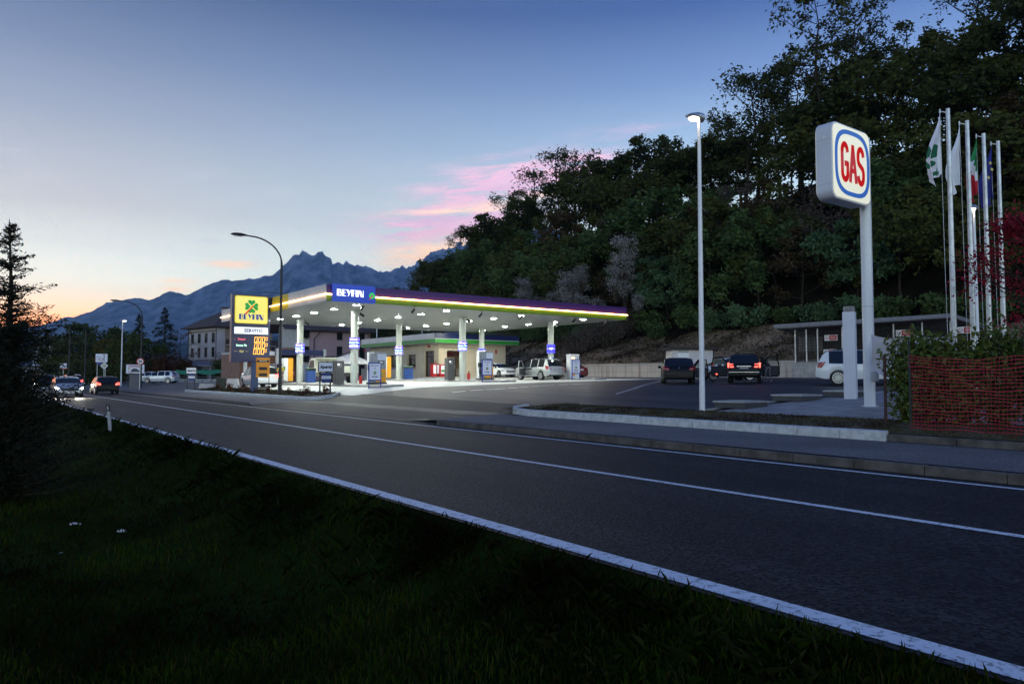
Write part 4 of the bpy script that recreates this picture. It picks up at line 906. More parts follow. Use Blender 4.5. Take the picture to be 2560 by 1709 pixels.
L_te = leafmat('leaf_blue_green', [(0.058, 0.107, 0.048), (0.084, 0.153, 0.070), (0.127, 0.187, 0.082)])
L_ol = leafmat('leaf_olive', [(0.047, 0.055, 0.014), (0.078, 0.081, 0.017), (0.064, 0.084, 0.021), (0.102, 0.092, 0.018)])
L_br = leafmat('leaf_russet', [(0.068, 0.038, 0.019), (0.090, 0.058, 0.026), (0.051, 0.045, 0.022)])
L_wh = leafmat('seed_heads', [(.07, .06, .045), (.22, .20, .18), (.44, .42, .41), (.12, .11, .09), (.06, .07, .035)], .9, .3)
L_gr = leafmat('dry_twigs', [(0.088, 0.066, 0.053), (0.143, 0.106, 0.088), (0.110, 0.088, 0.077)], .9)
FG = 'trees on the wooded hillside'
kinds = {
 'tall':  tree('woodland_tree', 'tall thin dark tree on the crest of the hillside with sky between its stems', 'tree', L_dk, 15, 3.4, 13, .36, 26, .22, sub=4, group='tall trees on the hill crest', lean=.25),
 'tall2': tree('woodland_tree', 'tall open olive tree on the crest of the hillside with sky between its stems', 'tree', L_ol, 14, 3.7, 12, .34, 28, .23, sub=4, group='tall trees on the hill crest', lean=.3),
 'dark':  tree('woodland_tree', 'dense dark green tree on the wooded hillside', 'tree', L_dk, 10.5, 3.5, 13, .22, 62, .25, sub=5, group=FG),
 'mid':   tree('woodland_tree', 'mid green leafy tree on the wooded hillside', 'tree', L_md, 10, 3.6, 13, .2, 62, .26, sub=5, group=FG),
 'olive': tree('woodland_tree', 'olive and yellowing tree on the wooded hillside', 'tree', L_ol, 9.5, 3.5, 12, .22, 60, .25, sub=5, group=FG),
 'teal':  tree('woodland_tree', 'blue green drooping tree on the lower hillside', 'tree', L_te, 8.5, 3.6, 13, .16, 66, .27, sub=5, group=FG, flat=1.2),
 'russet': tree('woodland_tree', 'thin russet brown tree on the wooded hillside', 'tree', L_br, 9.5, 3.0, 12, .2, 34, .22, sub=5, group=FG),
 'bare':  tree('bare_tree', 'bare grey twiggy tree among the green trees', 'tree', L_gr, 8.5, 3.4, 16, .18, 14, .14, m_barkl, 8, 'bare trees on the hillside'),
}
def bush(name, label, cat, mats, r, h, n, leaf, group=None, stems=8, flat=1.):
    t = thing(name, label, cat, (0, 0, 0), 0, group); b = MB(); tips = []
    for i in range(stems):
        a = random.uniform(0, 2*PI); e = Vector((math.cos(a)*r*random.uniform(.2, .9), math.sin(a)*r*random.uniform(.2, .9), h*random.uniform(.45, .95)))
        b.tube([(e.x*.1, e.y*.1, -.1), e*.55, e], [.05*h*.3, .03*h*.3, .012*h*.3], 5); tips.append((e, r*.42)); tips.append((e*.62, r*.42))
    b.build('stem', m_bark, t)
    pts = crown_pts(tips, n // len(tips), .8)
    o = bpy.data.objects.new('crown', leafmesh('crown', pts, rng.uniform(.6, 1.3, len(pts))*leaf, mats, flat)); C.objects.link(o); o.parent = t; return t
kinds['shrub'] = bush('hillside_shrub', 'dark green shrub at the upper edge of the grass bank', 'shrub', L_md, 2.0, 2.6, 1100, .19, 'shrubs along the grass bank')
kinds['shrub2'] = bush('hillside_shrub', 'blue green shrub at the upper edge of the grass bank', 'shrub', L_te, 2.2, 2.4, 1200, .19, 'shrubs along the grass bank')
kinds['vine'] = bush('flowering_vine', 'pale feathery seed head climber draped over the hillside trees', 'shrub', L_wh, 1.9, 4.6, 2000, .10, 'pale seed head climbers on the hillside', 12)
kinds['twig'] = bush('twiggy_thicket', 'reddish brown twiggy thicket above the canopy', 'shrub', L_gr, 2.4, 4.0, 1500, .10, 'brown thickets on the hillside', 26)
first = set()
def place(kind, x, y, z, s=1., rz=None):
    rz = random.uniform(0, 2*PI) if rz is None else rz; k = kinds[kind]; sc = (s*random.uniform(.88, 1.12), s*random.uniform(.88, 1.12), s*random.uniform(.88, 1.15))
    if kind not in first: first.add(kind); k.location = (x, y, z); k.rotation_euler.z = rz; k.scale = sc; return k
    return dup(k, (x, y, z), rz, sc=sc)
rr = random.Random(21)
for j, x in enumerate((59.5, 63, 66.5, 70, 73.2)):
    y = 12 + 2*(j % 2)
    while y < 150:
        hc = np.interp(y, HC_Y, HC_Z)
        if hc > 3:
            far = sstep((y - 85)/40)
            if j == 0: kd = rr.choice(['teal', 'mid', 'mid', 'olive', 'russet', 'teal', 'olive'] if y < 85 else ['mid', 'dark', 'russet', 'bare', 'olive'])
            elif j == 1: kd = rr.choice(['mid', 'olive', 'dark', 'bare', 'russet', 'mid', 'olive'] if y < 90 else ['dark', 'russet', 'mid', 'olive'])
            elif j == 2: kd = rr.choice(['dark', 'mid', 'olive', 'bare', 'russet'])
            else: kd = rr.choice(['dark', 'olive', 'tall', 'olive', 'dark'])
            X_, Y_ = x + rr.uniform(-1.3, 1.3), y + rr.uniform(-1.4, 1.4); s = rr.uniform(.8, 1.12) * (1 - .2*far) * (.85 if j == 0 else 1)
            place(kd, X_, Y_, hz(X_, Y_) - .2, s)
        y += rr.uniform(4.2, 5.8) * (1 + .25*(y > 100))
y = 10
while y < 150:                                                  # the open line of tall trees on the crest
    hc = np.interp(y, HC_Y, HC_Z)
    if hc > 6: place(rr.choice(['tall', 'tall2', 'tall']), 76.5 + rr.uniform(-1.2, 1.8), y, hz(76.5, y) - .3, rr.uniform(.8, 1.1) * (1 if y < 58 else .72))
    y += rr.uniform(2.3, 4.0)
y = 14
while y < 118:                                                  # shrubs where the grass ends
    x = 56.6 + rr.uniform(-.8, 1.2) + (1.0 if 30 < y < 60 else 0); place(rr.choice(['shrub', 'shrub2', 'shrub']), x, y, hz(x, y) - .2, rr.uniform(.7, 1.25)); y += rr.uniform(2.6, 4.2)
for px_, py_, D, s in ((1440, 740, 84, 1.15), (1425, 715, 86, .9), (1390, 770, 86, .7), (1555, 650, 82, 1.0), (1540, 700, 80, .9), (1310, 735, 95, .8), (1500, 770, 80, .6), (1455, 690, 88, .6), (1565, 720, 88, .75), (1460, 770, 80, .7), (1350, 760, 80, .5), (1600, 760, 80, .45)):
    xv = 54.8 + rr.uniform(-.6, .6); yv = onx(px_, xv); p = at(px_, py_, .6*xv + .8*yv); place('vine', xv, yv, p.z - 2.6*s, s)
for px_, py_, D, s in ((1480, 760, 78, 1.0), (1520, 745, 77, 1.1), (1440, 775, 78, .9), (1570, 690, 80, 1.), (1200, 740, 100, .9), (1260, 745, 96, .9)):
    p = at(px_, py_, D); place('twig', p.x, p.y, hz(p.x, p.y) - .2, s)
p = at(2040, 150, 74); place('tall2', p.x, p.y, at(2040, 150, 74).z - 9.5, 1.0); p = at(2150, 110, 72); place('tall', p.x, p.y, p.z - 9, .95)

# broad-leaved trees, firs and bushes to the left of the station
def fir(label, loc, h, r, group=None):
    t = thing('fir_tree', label, 'tree', loc, 0, group); b = MB(); b.tube([(0, 0, 0), (0, 0, h*.5), (0, 0, h)], [h*.017, h*.01, .02], 7); cen = []
    n = int(h * 9)
    for i in range(n):
        tt = i / n; z = h * (.05 + .94*tt); L = r * (1 - tt)**.85 * random.uniform(.72, 1.15) + .12; a = random.uniform(0, 2*PI); d = Vector((math.cos(a), math.sin(a), -.22 + .25*tt))
        p = Vector((0, 0, z)); e = p + d*L; b.tube([p, p.lerp(e, .6) + Vector((0, 0, -.03*L)), e + Vector((0, 0, .08*L))], [.03, .02, .008], 4)
        for k in range(int(8 + L*11)):
            u = random.uniform(.12, 1.04); w = (1.1-u)*L*.24; cen.append(p + d*(L*u) + Vector((random.gauss(0, w), random.gauss(0, w), random.gauss(-.08, .08) - .12*u)))
    b.build('trunk', m_bark, t); o = bpy.data.objects.new('crown', leafmesh('crown', [tuple(c) for c in cen], rng.uniform(.6, 1.2, len(cen))*.24, L_fir, .8, .3)); C.objects.link(o); o.parent = t; return t
L_fir = leafmat('fir_needles', [(.010, .016, .013), (.018, .028, .020), (.022, .030, .018)])
p = at(345, 930, 128); fir('dark conical fir left of the taller fir beside the villa', (p.x, p.y, .5), at(345, 782, 128).z - .5, 3.4)
p = at(410, 930, 128); fir('tallest dark conical fir just left of the white villa', (p.x, p.y, .5), at(410, 765, 128).z - .5, 4.6)
L_gn = leafmat('leaf_garden_green', [(0.030, 0.047, 0.011), (0.057, 0.076, 0.013), (0.083, 0.090, 0.015)])
L_au = leafmat('leaf_autumn', [(.16, .07, .008), (.12, .08, .010), (.06, .06, .012)])
L_rd = leafmat('leaf_brown_red', [(.05, .022, .010), (.07, .03, .012), (.035, .025, .012)])
def garden(name, label, px_, ytop, D, r, mat, n=1500, leaf=.3, kind='tree', base=.5):
    p = at(px_, 930, D); h = at(px_, ytop, D).z - base
    if kind == 'tree': t = tree(name, label, 'tree', mat, h, r, 14, .12, n // 70, leaf, sub=4)
    else: t = bush(name, label, 'shrub', mat, r, h, n, leaf)
    t.location = (p.x, p.y, base); return t
garden('round_tree', 'large dark round tree behind the curved street lamps', 235, 832, 150, 6.0, L_dk, 3600, .42)
garden('round_tree', 'dark bushy tree left of the curved street lamps', 200, 868, 140, 4.6, L_dk, 2400, .36)
garden('autumn_tree', 'slim orange and yellow poplar behind the road direction sign', 272, 846, 130, 1.8, L_au, 1600, .3)
garden('autumn_tree', 'yellow green poplar in front of the red brick house', 280, 880, 126, 2.2, L_au, 1500, .3)
garden('round_tree', 'yellowing green tree behind the round speed sign', 330, 862, 116, 3.6, L_gn, 2400, .3)
garden('round_tree', 'low brown red tree right of the speed sign', 385, 895, 118, 3.6, L_rd, 2200, .28, 'bush')
garden('round_tree', 'low brown red tree below the tall fir', 425, 898, 116, 3.0, L_rd, 1800, .28, 'bush')
garden('round_tree', 'dark tree beside the pale tower building', 140, 878, 150, 3.0, L_dk, 1800, .36)
garden('round_tree', 'small yellow green tree near the tower building', 155, 893, 140, 2.4, L_gn, 1500, .3)
for i, (px_, yt, D, r) in enumerate(((182, 905, 118, 2.6), (215, 908, 112, 2.8), (245, 912, 110, 2.4), (290, 915, 106, 2.2))):
    o_ = garden('dark_hedge_bush', ['dark hedge bush below the left street lamp', 'dark hedge bush below the second street lamp', 'dark hedge bush behind the diamond sign', 'dark hedge bush beside the white lamp post'][i], px_, yt, D, r, L_dk, 1600, .26, 'bush', .3)
garden('bare_garden_tree', 'bare garden tree between the tall fir and the villa', 448, 828, 140, 2.6, L_gr, 900, .16)
garden('garden_shrub', 'rounded dark shrub in front of the villa annex', 560, 905, 110, 2.4, L_dk, 1200, .22, 'bush')
garden('garden_shrub', 'wispy bare shrub in front of the villa balcony', 572, 878, 116, 2.4, L_gr, 900, .14, 'bush')
garden('garden_shrub', 'dark olive shrub below the tall price sign', 590, 915, 104, 2.2, L_gn, 1200, .2, 'bush')
garden('conifer_tree', 'dark bushy conifer behind the right end of the mountains', 1092, 688, 160, 4.4, L_fir, 3000, .42)
garden('conifer_tree', 'small dark conifer left of the hillside wood', 1075, 700, 165, 3.0, L_fir, 2000, .4)
garden('round_tree', 'dark garden tree seen between the shop roof and the canopy', 1020, 812, 118, 5, L_dk, 2600, .34)
for i, (px_, D) in enumerate(((1330, 92), (1300, 88), (1360, 90), (1420, 86))):
    pass
# rose bushes in the planting island
rb = bush('rose_bush', 'low rose bush with dark red leaves in the planting island', 'shrub', leafmat('rose_leaf', [(.03, .045, .02), (.10, .025, .02), (.06, .05, .02)]), .34, .55, 240, .055, 'rose bushes in the planting island', 7)
for i in range(15):
    y = 40.0 + i*1.6; x = 16.1 + random.uniform(-.55, .75); l = (x, y, gz(x, y) + .1)
    if i == 0: rb.location = l
    else: dup(rb, l, random.uniform(0, 6), sc=random.uniform(.5, .85))
# the big cypress on the near left
cy = at(22, 1010, 13.5); zb = vz(cy.x) - .1
t = thing('cypress_tree', 'big dark feathery cypress standing at the left edge beside the road', 'tree', (cy.x, cy.y, zb)); b = MB(); Ht = at(10, 548, 13.5).z - zb
trunk = [Vector((-.10, 0, 0)), Vector((-.06, 0, Ht*.4)), Vector((-.02, 0, Ht*.75)), Vector((-.08, 0.05, Ht))]; b.tube(trunk, [.12, .08, .035, .006], 7); cen = []; szs = []
RX = lambda a, z: R_ @ Vector((a, 0, z))
for i in range(1050):
    tt = random.random()**1.15; z = Ht * (.02 + .96*tt); prof = float(np.interp(tt, [0, .06, .2, .34, .46, .6, .72, .84, 1], [.95, 1.1, 1.0, .92, .90, .68, .50, .38, .14])); dens = 1 if tt < .62 else .42 if tt < .75 else .22
    if random.random() > dens: continue
    L = prof * random.uniform(.35, 1.25) * (1 + .25*math.sin(3*a + 9*tt)); a = random.uniform(0, 2*PI); k = int(tt*2.999); p = trunk[k].lerp(trunk[k+1], tt*3-k); p = Vector((p.x, p.y, z))
    d = Vector((math.cos(a), math.sin(a), random.uniform(.10, .45))); e = p + d*L; b.tube([p, p.lerp(e, .6) + Vector((0, 0, -.02)), e + Vector((0, 0, .06*L))], [.014, .008, .003], 4)
    m = int(12 + 80*L)
    for s in range(m):
        u = random.uniform(.15, 1.06); w = .075*(1.15-u)*(.5+L); cen.append(p + d*(L*u) + Vector((random.gauss(0, w), random.gauss(0, w), random.gauss(0, w)))); szs.append(random.uniform(.5, 1.3)*.038)
b.build('trunk', m_bark, t); o = bpy.data.objects.new('crown', leafmesh('crown', [tuple(c) for c in cen], np.array(szs), leafmat('cypress_needles', [(.006, .010, .006), (.012, .017, .009), (.018, .020, .010)]), .7, .28)); C.objects.link(o); o.parent = t
# ------------------------------------------------------------------ grass
def grass(name, n, xy, hmin, hmax, w, cols, zf, bend=.5):
    x, y = xy; n = len(x); z = np.array([zf(a, c) for a, c in zip(x, y)]); h = rng.uniform(hmin, hmax, n) * rng.uniform(.6, 1.2, n); a = rng.uniform(0, 2*PI, n); bd = h * rng.uniform(.1, bend*1.6, n)
    wd = w * rng.uniform(.6, 1.3, n); px = -np.sin(a)*wd; py = np.cos(a)*wd; dx_ = np.cos(a)*bd; dy_ = np.sin(a)*bd
    base = np.stack([x, y, z], 1); side = np.stack([px, py, 0*x], 1); mid = base + np.stack([dx_*.35, dy_*.35, h*.62], 1); tip = base + np.stack([dx_, dy_, h*.95], 1)
    v = np.stack([base - side, base + side, mid + side*.75, tip, mid - side*.75], 1).reshape(-1, 3)
    me = bpy.data.meshes.new(name); me.vertices.add(5*n); me.vertices.foreach_set('co', v.ravel()); me.loops.add(5*n); me.loops.foreach_set('vertex_index', np.arange(5*n)); me.polygons.add(n); me.polygons.foreach_set('loop_start', np.arange(n)*5); me.polygons.foreach_set('loop_total', np.full(n, 5)); me.materials.append(leafmat(name + '_blade', cols, .6, .3, .06, True)); me.update(calc_edges=True)
    o = bpy.data.objects.new(name, me); C.objects.link(o); return tag(struct(o, 'stuff'), 'dark grass', 'grass')
def polar(n, d0, d1, p=1.6):
    D = d0 * (d1/d0) ** (rng.random(n)**.9); u = rng.uniform(-.95, .95, n); X = .6*D + .8*u*D; Y = .8*D - .6*u*D; return X, Y
X, Y = polar(150000, 3.2, 60); k = X < 4.12; X, Y = X[k], Y[k]
xr = np.concatenate([X, rng.uniform(-9, 4.1, 26000)]); yr = np.concatenate([Y, rng.uniform(-2, 24, 26000)])
o = grass('verge_grass', 0, (xr, yr), .035, .12, .006, [(.011, .030, .001), (.020, .052, .0015), (.030, .066, .002), (.044, .048, .006), (.06, .05, .02)], gnd); o['label'] = 'dark short grass of the roadside verge'
# longer tufts along the road's edge
n = 22000; yt = 2 + 70 * rng.random(n)**1.6; xt = 4.15 - np.abs(rng.normal(0, .5, n)) + rng.normal(0, .03, n); xt = np.where(yt < 14, xt - .22, xt); k = (np.sin(yt*2.1) + np.sin(yt*5.3+1) + rng.normal(0, .7, n)) > -.4
o = grass('tall_grass', 0, (xt[k], yt[k]), .05, .17, .0032, [(.016, .045, .003), (.028, .064, .005), (.08, .085, .04)], gnd, 1.1); o['label'] = 'longer grass tufts along the white edge line'
n = 26000; o = grass('island_grass', 0, (rng.uniform(15.2, 18.2, n), rng.uniform(0, 20.6, n)), .02, .07, .007, [(.12, .09, .04), (.08, .08, .026), (.15, .11, .065)], lambda x, y: gz(x, y) + .14 - .12*sstep((x-17.5)/1.2)); o['label'] = 'short dry grass of the island beside the pavement'
n = 40000; o = grass('bank_grass', 0, (rng.uniform(50.4, 57.5, n), rng.uniform(20, 95, n)), .08, .24, .02, [(.27, .17, .10), (.16, .11, .055), (.11, .11, .04), (.34, .23, .15)], lambda x, y: hz(x, y) + .03, 1.2); o['label'] = 'dry brown grass on the bank above the wall'
n = 5000; o = grass('bed_grass', 0, (rng.uniform(15.2, 17.2, n), rng.uniform(39.3, 65, n)), .05, .16, .012, [(.03, .04, .012), (.05, .045, .02)], lambda x, y: gz(x, y) + .12); o['label'] = 'low weeds in the planting island'
# ------------------------------------------------------------------ shrub, hedge and maple on the right
L_la = leafmat('laurel_leaf', [(0.035, 0.066, 0.014), (0.058, 0.098, 0.021), (0.088, 0.125, 0.025), (0.160, 0.147, 0.023)], .35, .2)
def laurel(label, x, y, h, r, n, leaf=.075, stems=9, lowbare=.25):
    t = thing('laurel_shrub', label, 'shrub', (x, y, gz(x, y) + .05)); b = MB(); cen = []
    for i in range(stems):
        a = random.uniform(0, 2*PI); e = Vector((math.cos(a)*r*random.uniform(.15, 1), math.sin(a)*r*random.uniform(.15, 1), h*random.uniform(.7, 1.))); mid = Vector((e.x*.45, e.y*.45, e.z*.5)); b.tube([(e.x*.15, e.y*.15, -.1), mid, e], [.028, .018, .006], 5)
        for k in range(n // stems):
            u = lowbare + (1-lowbare)*random.random()**.8; p = Vector((e.x*.15, e.y*.15, 0)).lerp(mid, u*2) if u < .5 else mid.lerp(e, u*2-1); cen.append(p + Vector((random.gauss(0, .16), random.gauss(0, .16), random.gauss(0, .13))))
    b.build('stem', m_bark, t); o = bpy.data.objects.new('crown', leafmesh('crown', [tuple(c) for c in cen], rng.uniform(.6, 1.25, len(cen))*leaf, L_la, .9, .42)); C.objects.link(o); o.parent = t; return t
laurel('leggy green laurel shrub with bare stems in front of the tall pole', 17.35, 7.75, 2.25, .62, 900, .085, 12, .05)
for i in range(7):
    x, y = 17.7 + .2*math.sin(i*2.1), 8.15 - i*.62
    laurel(['green laurel bush of the hedge at its left end beside the rusty post', 'green laurel bush second from the left end of the hedge', 'green laurel bush of the hedge below the first flagpole', 'green laurel bush of the hedge below the second flagpole', 'green laurel bush of the hedge below the fourth flagpole', 'green laurel bush of the hedge under the red maple', 'green laurel bush at the right end of the hedge'][i], x, y, [2.12, 2.1, 2.16, 2.12, 2.2, 2.3, 2.3][i], .62, 2600, .075, 16, .08)
for i in range(7):
    t = laurel('green laurel bush of the hedge beyond the right edge of the fence', 17.7, 3.9 - i*.75, 2.3, .62, 1500, .08, 12, .08); t['group'] = 'hedge bushes past the right edge'
m_map = leafmat('maple_leaf', [(.13, .006, .016), (.27, .012, .030), (.34, .025, .045), (.08, .006, .012)], .5, .35)
t = thing('red_maple', 'red leaved maple at the right edge above the hedge', 'tree', (20.1, 5.5, .55)); b = MB(); tips = []
skeleton(4.7, 2.0, 18, .2, tips, b, .12, 8, .07); b.build('trunk', m_bark, t); pts = crown_pts([q_ for q_ in tips if q_[0].z > 1.8 and .8*q_[0].x - .6*q_[0].y > -1.35], 110, .6); o = bpy.data.objects.new('crown', leafmesh('crown', pts, rng.uniform(.5, 1.2, len(pts))*.045, m_map, .9, .7)); C.objects.link(o); o.parent = t
# ------------------------------------------------------------------ street lamps
def curved_lamp(label, px, D, ptop, extra=False):
    p = at(px, 940, D); p.z = gz(p.x, p.y); Hh = at(px, ptop, D).z - p.z
    t = thing('street_lamp', label, 'street lamp', p, 0, 'curved dark street lamps along the road'); b = MB(); Rr = 1.9
    pts = [(0, 0, 0), (0, 0, Hh*.45), (0, 0, Hh - 1.55)]; pts += [(-Rr*(1-math.cos(a))*1.0, 0, Hh - 1.55 + 1.5*math.sin(a)) for a in np.linspace(.15, 1.45, 9)]; x0 = pts[-1][0]; pts += [(x0 - .5, 0, Hh - .04)]
    b.tube(pts, [.10, .085, .075] + [.05]*9 + [.04], 8); b.cyl((0, 0, 0), (0, 0, 1.0), .115, n=10); b.build('pole', m_dsteel, t, smooth=50)
    b = MB(); L = .95; sec = [(0, .05, .05), (.15, .12, .10), (.45, .17, .13), (.8, .15, .10), (L, .05, .04)]; vs = []
    for dx_, w, h in sec:
        for k in range(10): a = 2*PI*k/10; vs.append((x0 - .45 - dx_, w*math.cos(a), Hh - .05 + h*max(-.35, math.sin(a))))
    b.add(vs, [(i*10+k, i*10+(k+1) % 10, (i+1)*10+(k+1) % 10, (i+1)*10+k) for i in range(4) for k in range(10)] + [tuple(range(10)), tuple(range(40, 50))[::-1]]); b.build('lamp_head', m_black, t, smooth=40)
    b = MB(); b.box((x0 - .45 - .5, 0, Hh - .11), (.45, .18, .05)); b.build('lens', M('unlit_lens', (.4, .4, .42), .3), t)
    if extra: b = MB(); b.box((-.55, 0, at(px, 733, D).z - p.z), (1.1, .03, .03)); b.build('bracket', m_dsteel, t)
    return t
curved_lamp('dark curved arm street lamp standing in front of the canopy', 700, 45, 597, True)
curved_lamp('dark curved arm street lamp behind the round speed sign', 352, 78, 754)
curved_lamp('dark curved arm street lamp left of the road direction sign', 212, 107, 804)
p = at(172, 940, 100); p.z = gz(p.x, p.y); Hh = at(172, 813, 100).z - p.z
t = thing('street_lamp', 'dark street lamp with a flat T shaped head', 'street lamp', p, -.6); b = MB(); b.cyl((0, 0, 0), (0, 0, Hh), .11, .07, n=8); b.build('pole', m_dsteel, t); b = MB(); b.box((-.38, 0, Hh+.03), (.66, .24, .10)); b.build('lamp_head', m_black, t); b = MB(); b.box((.38, 0, Hh+.03), (.66, .24, .10)); b.build('lamp_head', m_black, t)
m_street = M('street_lens', (.9, .9, .9), .3, emit=(1, .84, .62), es=22)
def white_lamp(label, px, D, ptop, facing, power):
    p = at(px, 940, D); p.z = gz(p.x, p.y); Hh = at(px, ptop, D).z - p.z
    t = thing('street_lamp', label, 'street lamp', p, facing, 'white straight street lamps with lit heads'); b = MB()
    b.cyl((0, 0, 0), (0, 0, Hh*.5), .085, .072, n=12); b.cyl((0, 0, Hh*.5), (0, 0, Hh), .072, .05, n=12); b.cyl((0, 0, 0), (0, 0, .9), .088, .088, n=12); b.build('pole', m_pole, t, smooth=40)
    b = MB(); vs = []; sec = [(.16, .10, .11, .10), (.12, .16, .17, .10), (-.10, .19, .17, .08), (-.34, .17, .10, .03), (-.52, .08, .02, -.03)]
    for x, w, zu, zl in sec:
        for k in range(12):
            a = 2*PI*k/12; s = math.sin(a); vs.append((x, w*math.cos(a), Hh + .06 + (zu*s if s > 0 else -(.09 + zl*.6)*-s*-1*-1 if False else s*(.06 if x < 0 else .12))))
    b.add(vs, [(i*12+k, i*12+(k+1) % 12, (i+1)*12+(k+1) % 12, (i+1)*12+k) for i in range(4) for k in range(12)] + [tuple(range(12)), tuple(range(48, 60))[::-1]]); b.build('lamp_head', m_galv, t, smooth=45)
    b = MB(); b.ball((-.22, 0, Hh - .005), .15, n=12, sc=(1.35, .95, .42)); b.build('lens', m_street, t, smooth=60)
    return t
m_pole = M('pole_white', (.76, .76, .79), .45, .1, .08, 1)
white_lamp('tall white lit street lamp on the island in front of the black cars', 1755, 23, 300, -.11, 30)
white_lamp('white lit street lamp behind the flagpoles', 2447, 34, 524, .0, 30)
white_lamp('white lit street lamp far left near the wash advertising board', 303, 91, 802, PI, 30)
# ------------------------------------------------------------------ gas sign on its pole
gp_ = ground(2173, 22.6); gx, gy, gz_ = gp_.x, gp_.y, gp_.z
t = thing('gas_sign', 'tall white pole carrying a big white backlit box sign', 'sign', (gx, gy, gz_)); zt = at(2050, 296, 20.9).z - gz_; Hs = 2.28; z0 = zt - Hs
b = MB(); b.cyl((0, 0, -.2), (0, 0, zt - .05), .165, n=20); b.cyl((0, 0, .02), (0, 0, .05), .24, n=20); b.build('pole', M('sign_pole_white', (.72, .73, .76), .35, 0, .05, 1, coat=.3), t, smooth=40)
b = MB(); b.box((0, -.18, .95), (.26, .12, .30)); b.build('meter_box', m_grey, t, bevel=.02)
WS = 2.16; cxs = -.19 - WS/2; X = TX((cxs, .25, z0 + Hs/2)); b = MB(); b.prism(rrect(WS, Hs, .26, 6), .50, X); cs = b.build('sign_box', M('sign_box_white', (.62, .62, .68), .35, 0, .05, 1, coat=.3), t, bevel=.02); 
b = MB(); b.prism(rrect(WS-.12, Hs-.12, .22, 6), .03, TX((cxs, -.253, z0 + Hs/2))); fp = b.build('face_panel', M('lit_sign_cream', (.45, .45, .36), .3, emit=(.84, .83, .66), es=.74), cs)
b = MB(); b.prism(rrect(WS-.12, Hs-.12, .22, 6), .03, TX((cxs, .283, z0 + Hs/2))); b.build('face_panel', M('lit_sign_cream', (.45, .45, .36), .3), cs)
b = MB()
for zs2 in (z0+.42, z0+Hs-.55):
    b.bx(cxs-WS/2-.004, cxs-WS/2-.001, -.24, .24, zs2, zs2+.008)
for xs2 in (cxs-WS*.25, cxs+WS*.2): b.cyl((xs2, 0, z0-.02), (xs2, 0, z0+.002), .03, n=8); b.bx(xs2+.25, xs2+.258, -.24, .24, z0-.004, z0-.001)
b.build('seam', m_grey, cs)
b = MB(); b.cyl((0, 0, 3.1), (0, 0, 3.112), .1665, n=20); b.build('joint', m_grey, t)
def squircle(w, h, n=64, e=3.2): return [(w/2*math.copysign(abs(math.cos(2*PI*i/n))**(2/e), math.cos(2*PI*i/n)), h/2*math.copysign(abs(math.sin(2*PI*i/n))**(2/e), math.sin(2*PI*i/n))) for i in range(n)]
o_, i_ = squircle(1.96, 1.98), squircle(1.70, 1.72); b = MB(); n = 64; XX = TX((cxs, -.287, z0 + Hs/2))
b.add([(x, y, 0) for x, y in o_] + [(x, y, 0) for x, y in i_] + [(x, y, .012) for x, y in o_] + [(x, y, .012) for x, y in i_], [(2*n+i, 2*n+(i+1) % n, 3*n+(i+1) % n, 3*n+i) for i in range(n)] + [(i, (i+1) % n, 2*n+(i+1) % n, 2*n+i) for i in range(n)] + [(n+(i+1) % n, n+i, 3*n+i, 3*n+(i+1) % n) for i in range(n)], 0, XX)
b.build('ring', M('sign_ring_blue', (.02, .10, .38), .4, emit=(.02, .09, .32), es=.75), fp)
m_gred = M('sign_letter_red', (.5, .02, .02), .4, emit=(.42, .015, .02), es=.6)
b = MB(); w = .155
def bent(pts, X, wd=w): b.stroke(pts, wd, .015, X, 0)
def arc(cx, cy, rx, ry, a0, a1, n=9): return [(cx + rx*math.cos(R(a0 + (a1-a0)*i/n)), cy + ry*math.sin(R(a0 + (a1-a0)*i/n))) for i in range(n+1)]
X = TX((cxs, -.290, z0 + Hs/2)) @ Matrix.Diagonal((.88, 1.04, 1, 1)); hh = .50
bent(arc(-.50, .30, .17, .20, 10, 180) + arc(-.50, -.30, .17, .20, 180, 360) + [(-.33, -.04), (-.47, -.04)], X)
bent([(-.17, -.5), (.02, .5), (.21, -.5)], X); bent([(-.09, -.2), (.13, -.2)], X, .13)
bent(arc(.53, .28, .17, .22, 15, 180) + arc(.53, .20, .17, .18, 180, 250) + arc(.53, -.22, .17, .20, 70, 0) + arc(.53, -.28, .17, .22, 0, -165), X)
b.build('lettering', m_gred, fp)
b = MB(); b.bx(-3.35+.0, -3.34, -.05, .03, zt-.42, zt-.34) if False else b.bx(cxs-WS/2-.006, cxs-WS/2-.001, -.06, .03, zt-.50, zt-.42); b.build('label_plate', m_white, cs)
# square white vent pillar
p = ground(2126, 26); t = thing('vent_pillar', 'square white pillar with a small stone cap beside the white SUV', 'pillar', p, .35); hp = at(2126, 780, 26).z - p.z
b = MB(); b.box((0, 0, hp/2 - .1), (.40, .40, hp + .2)); b.build('shaft', M('pillar_white', (.70, .70, .76), .5, 0, .05, 1), t, bevel=.015)
b = MB()
for i in range(5):
    for j in range(5): b.box((-.14+.07*i, -.14+.07*j, hp+.08), (.05, .05, .16))
b.box((0, 0, hp+.17), (.34, .34, .05)); b.build('cap', M('cap_stone', (.34, .32, .31), .9, 0, .3, 8), t)
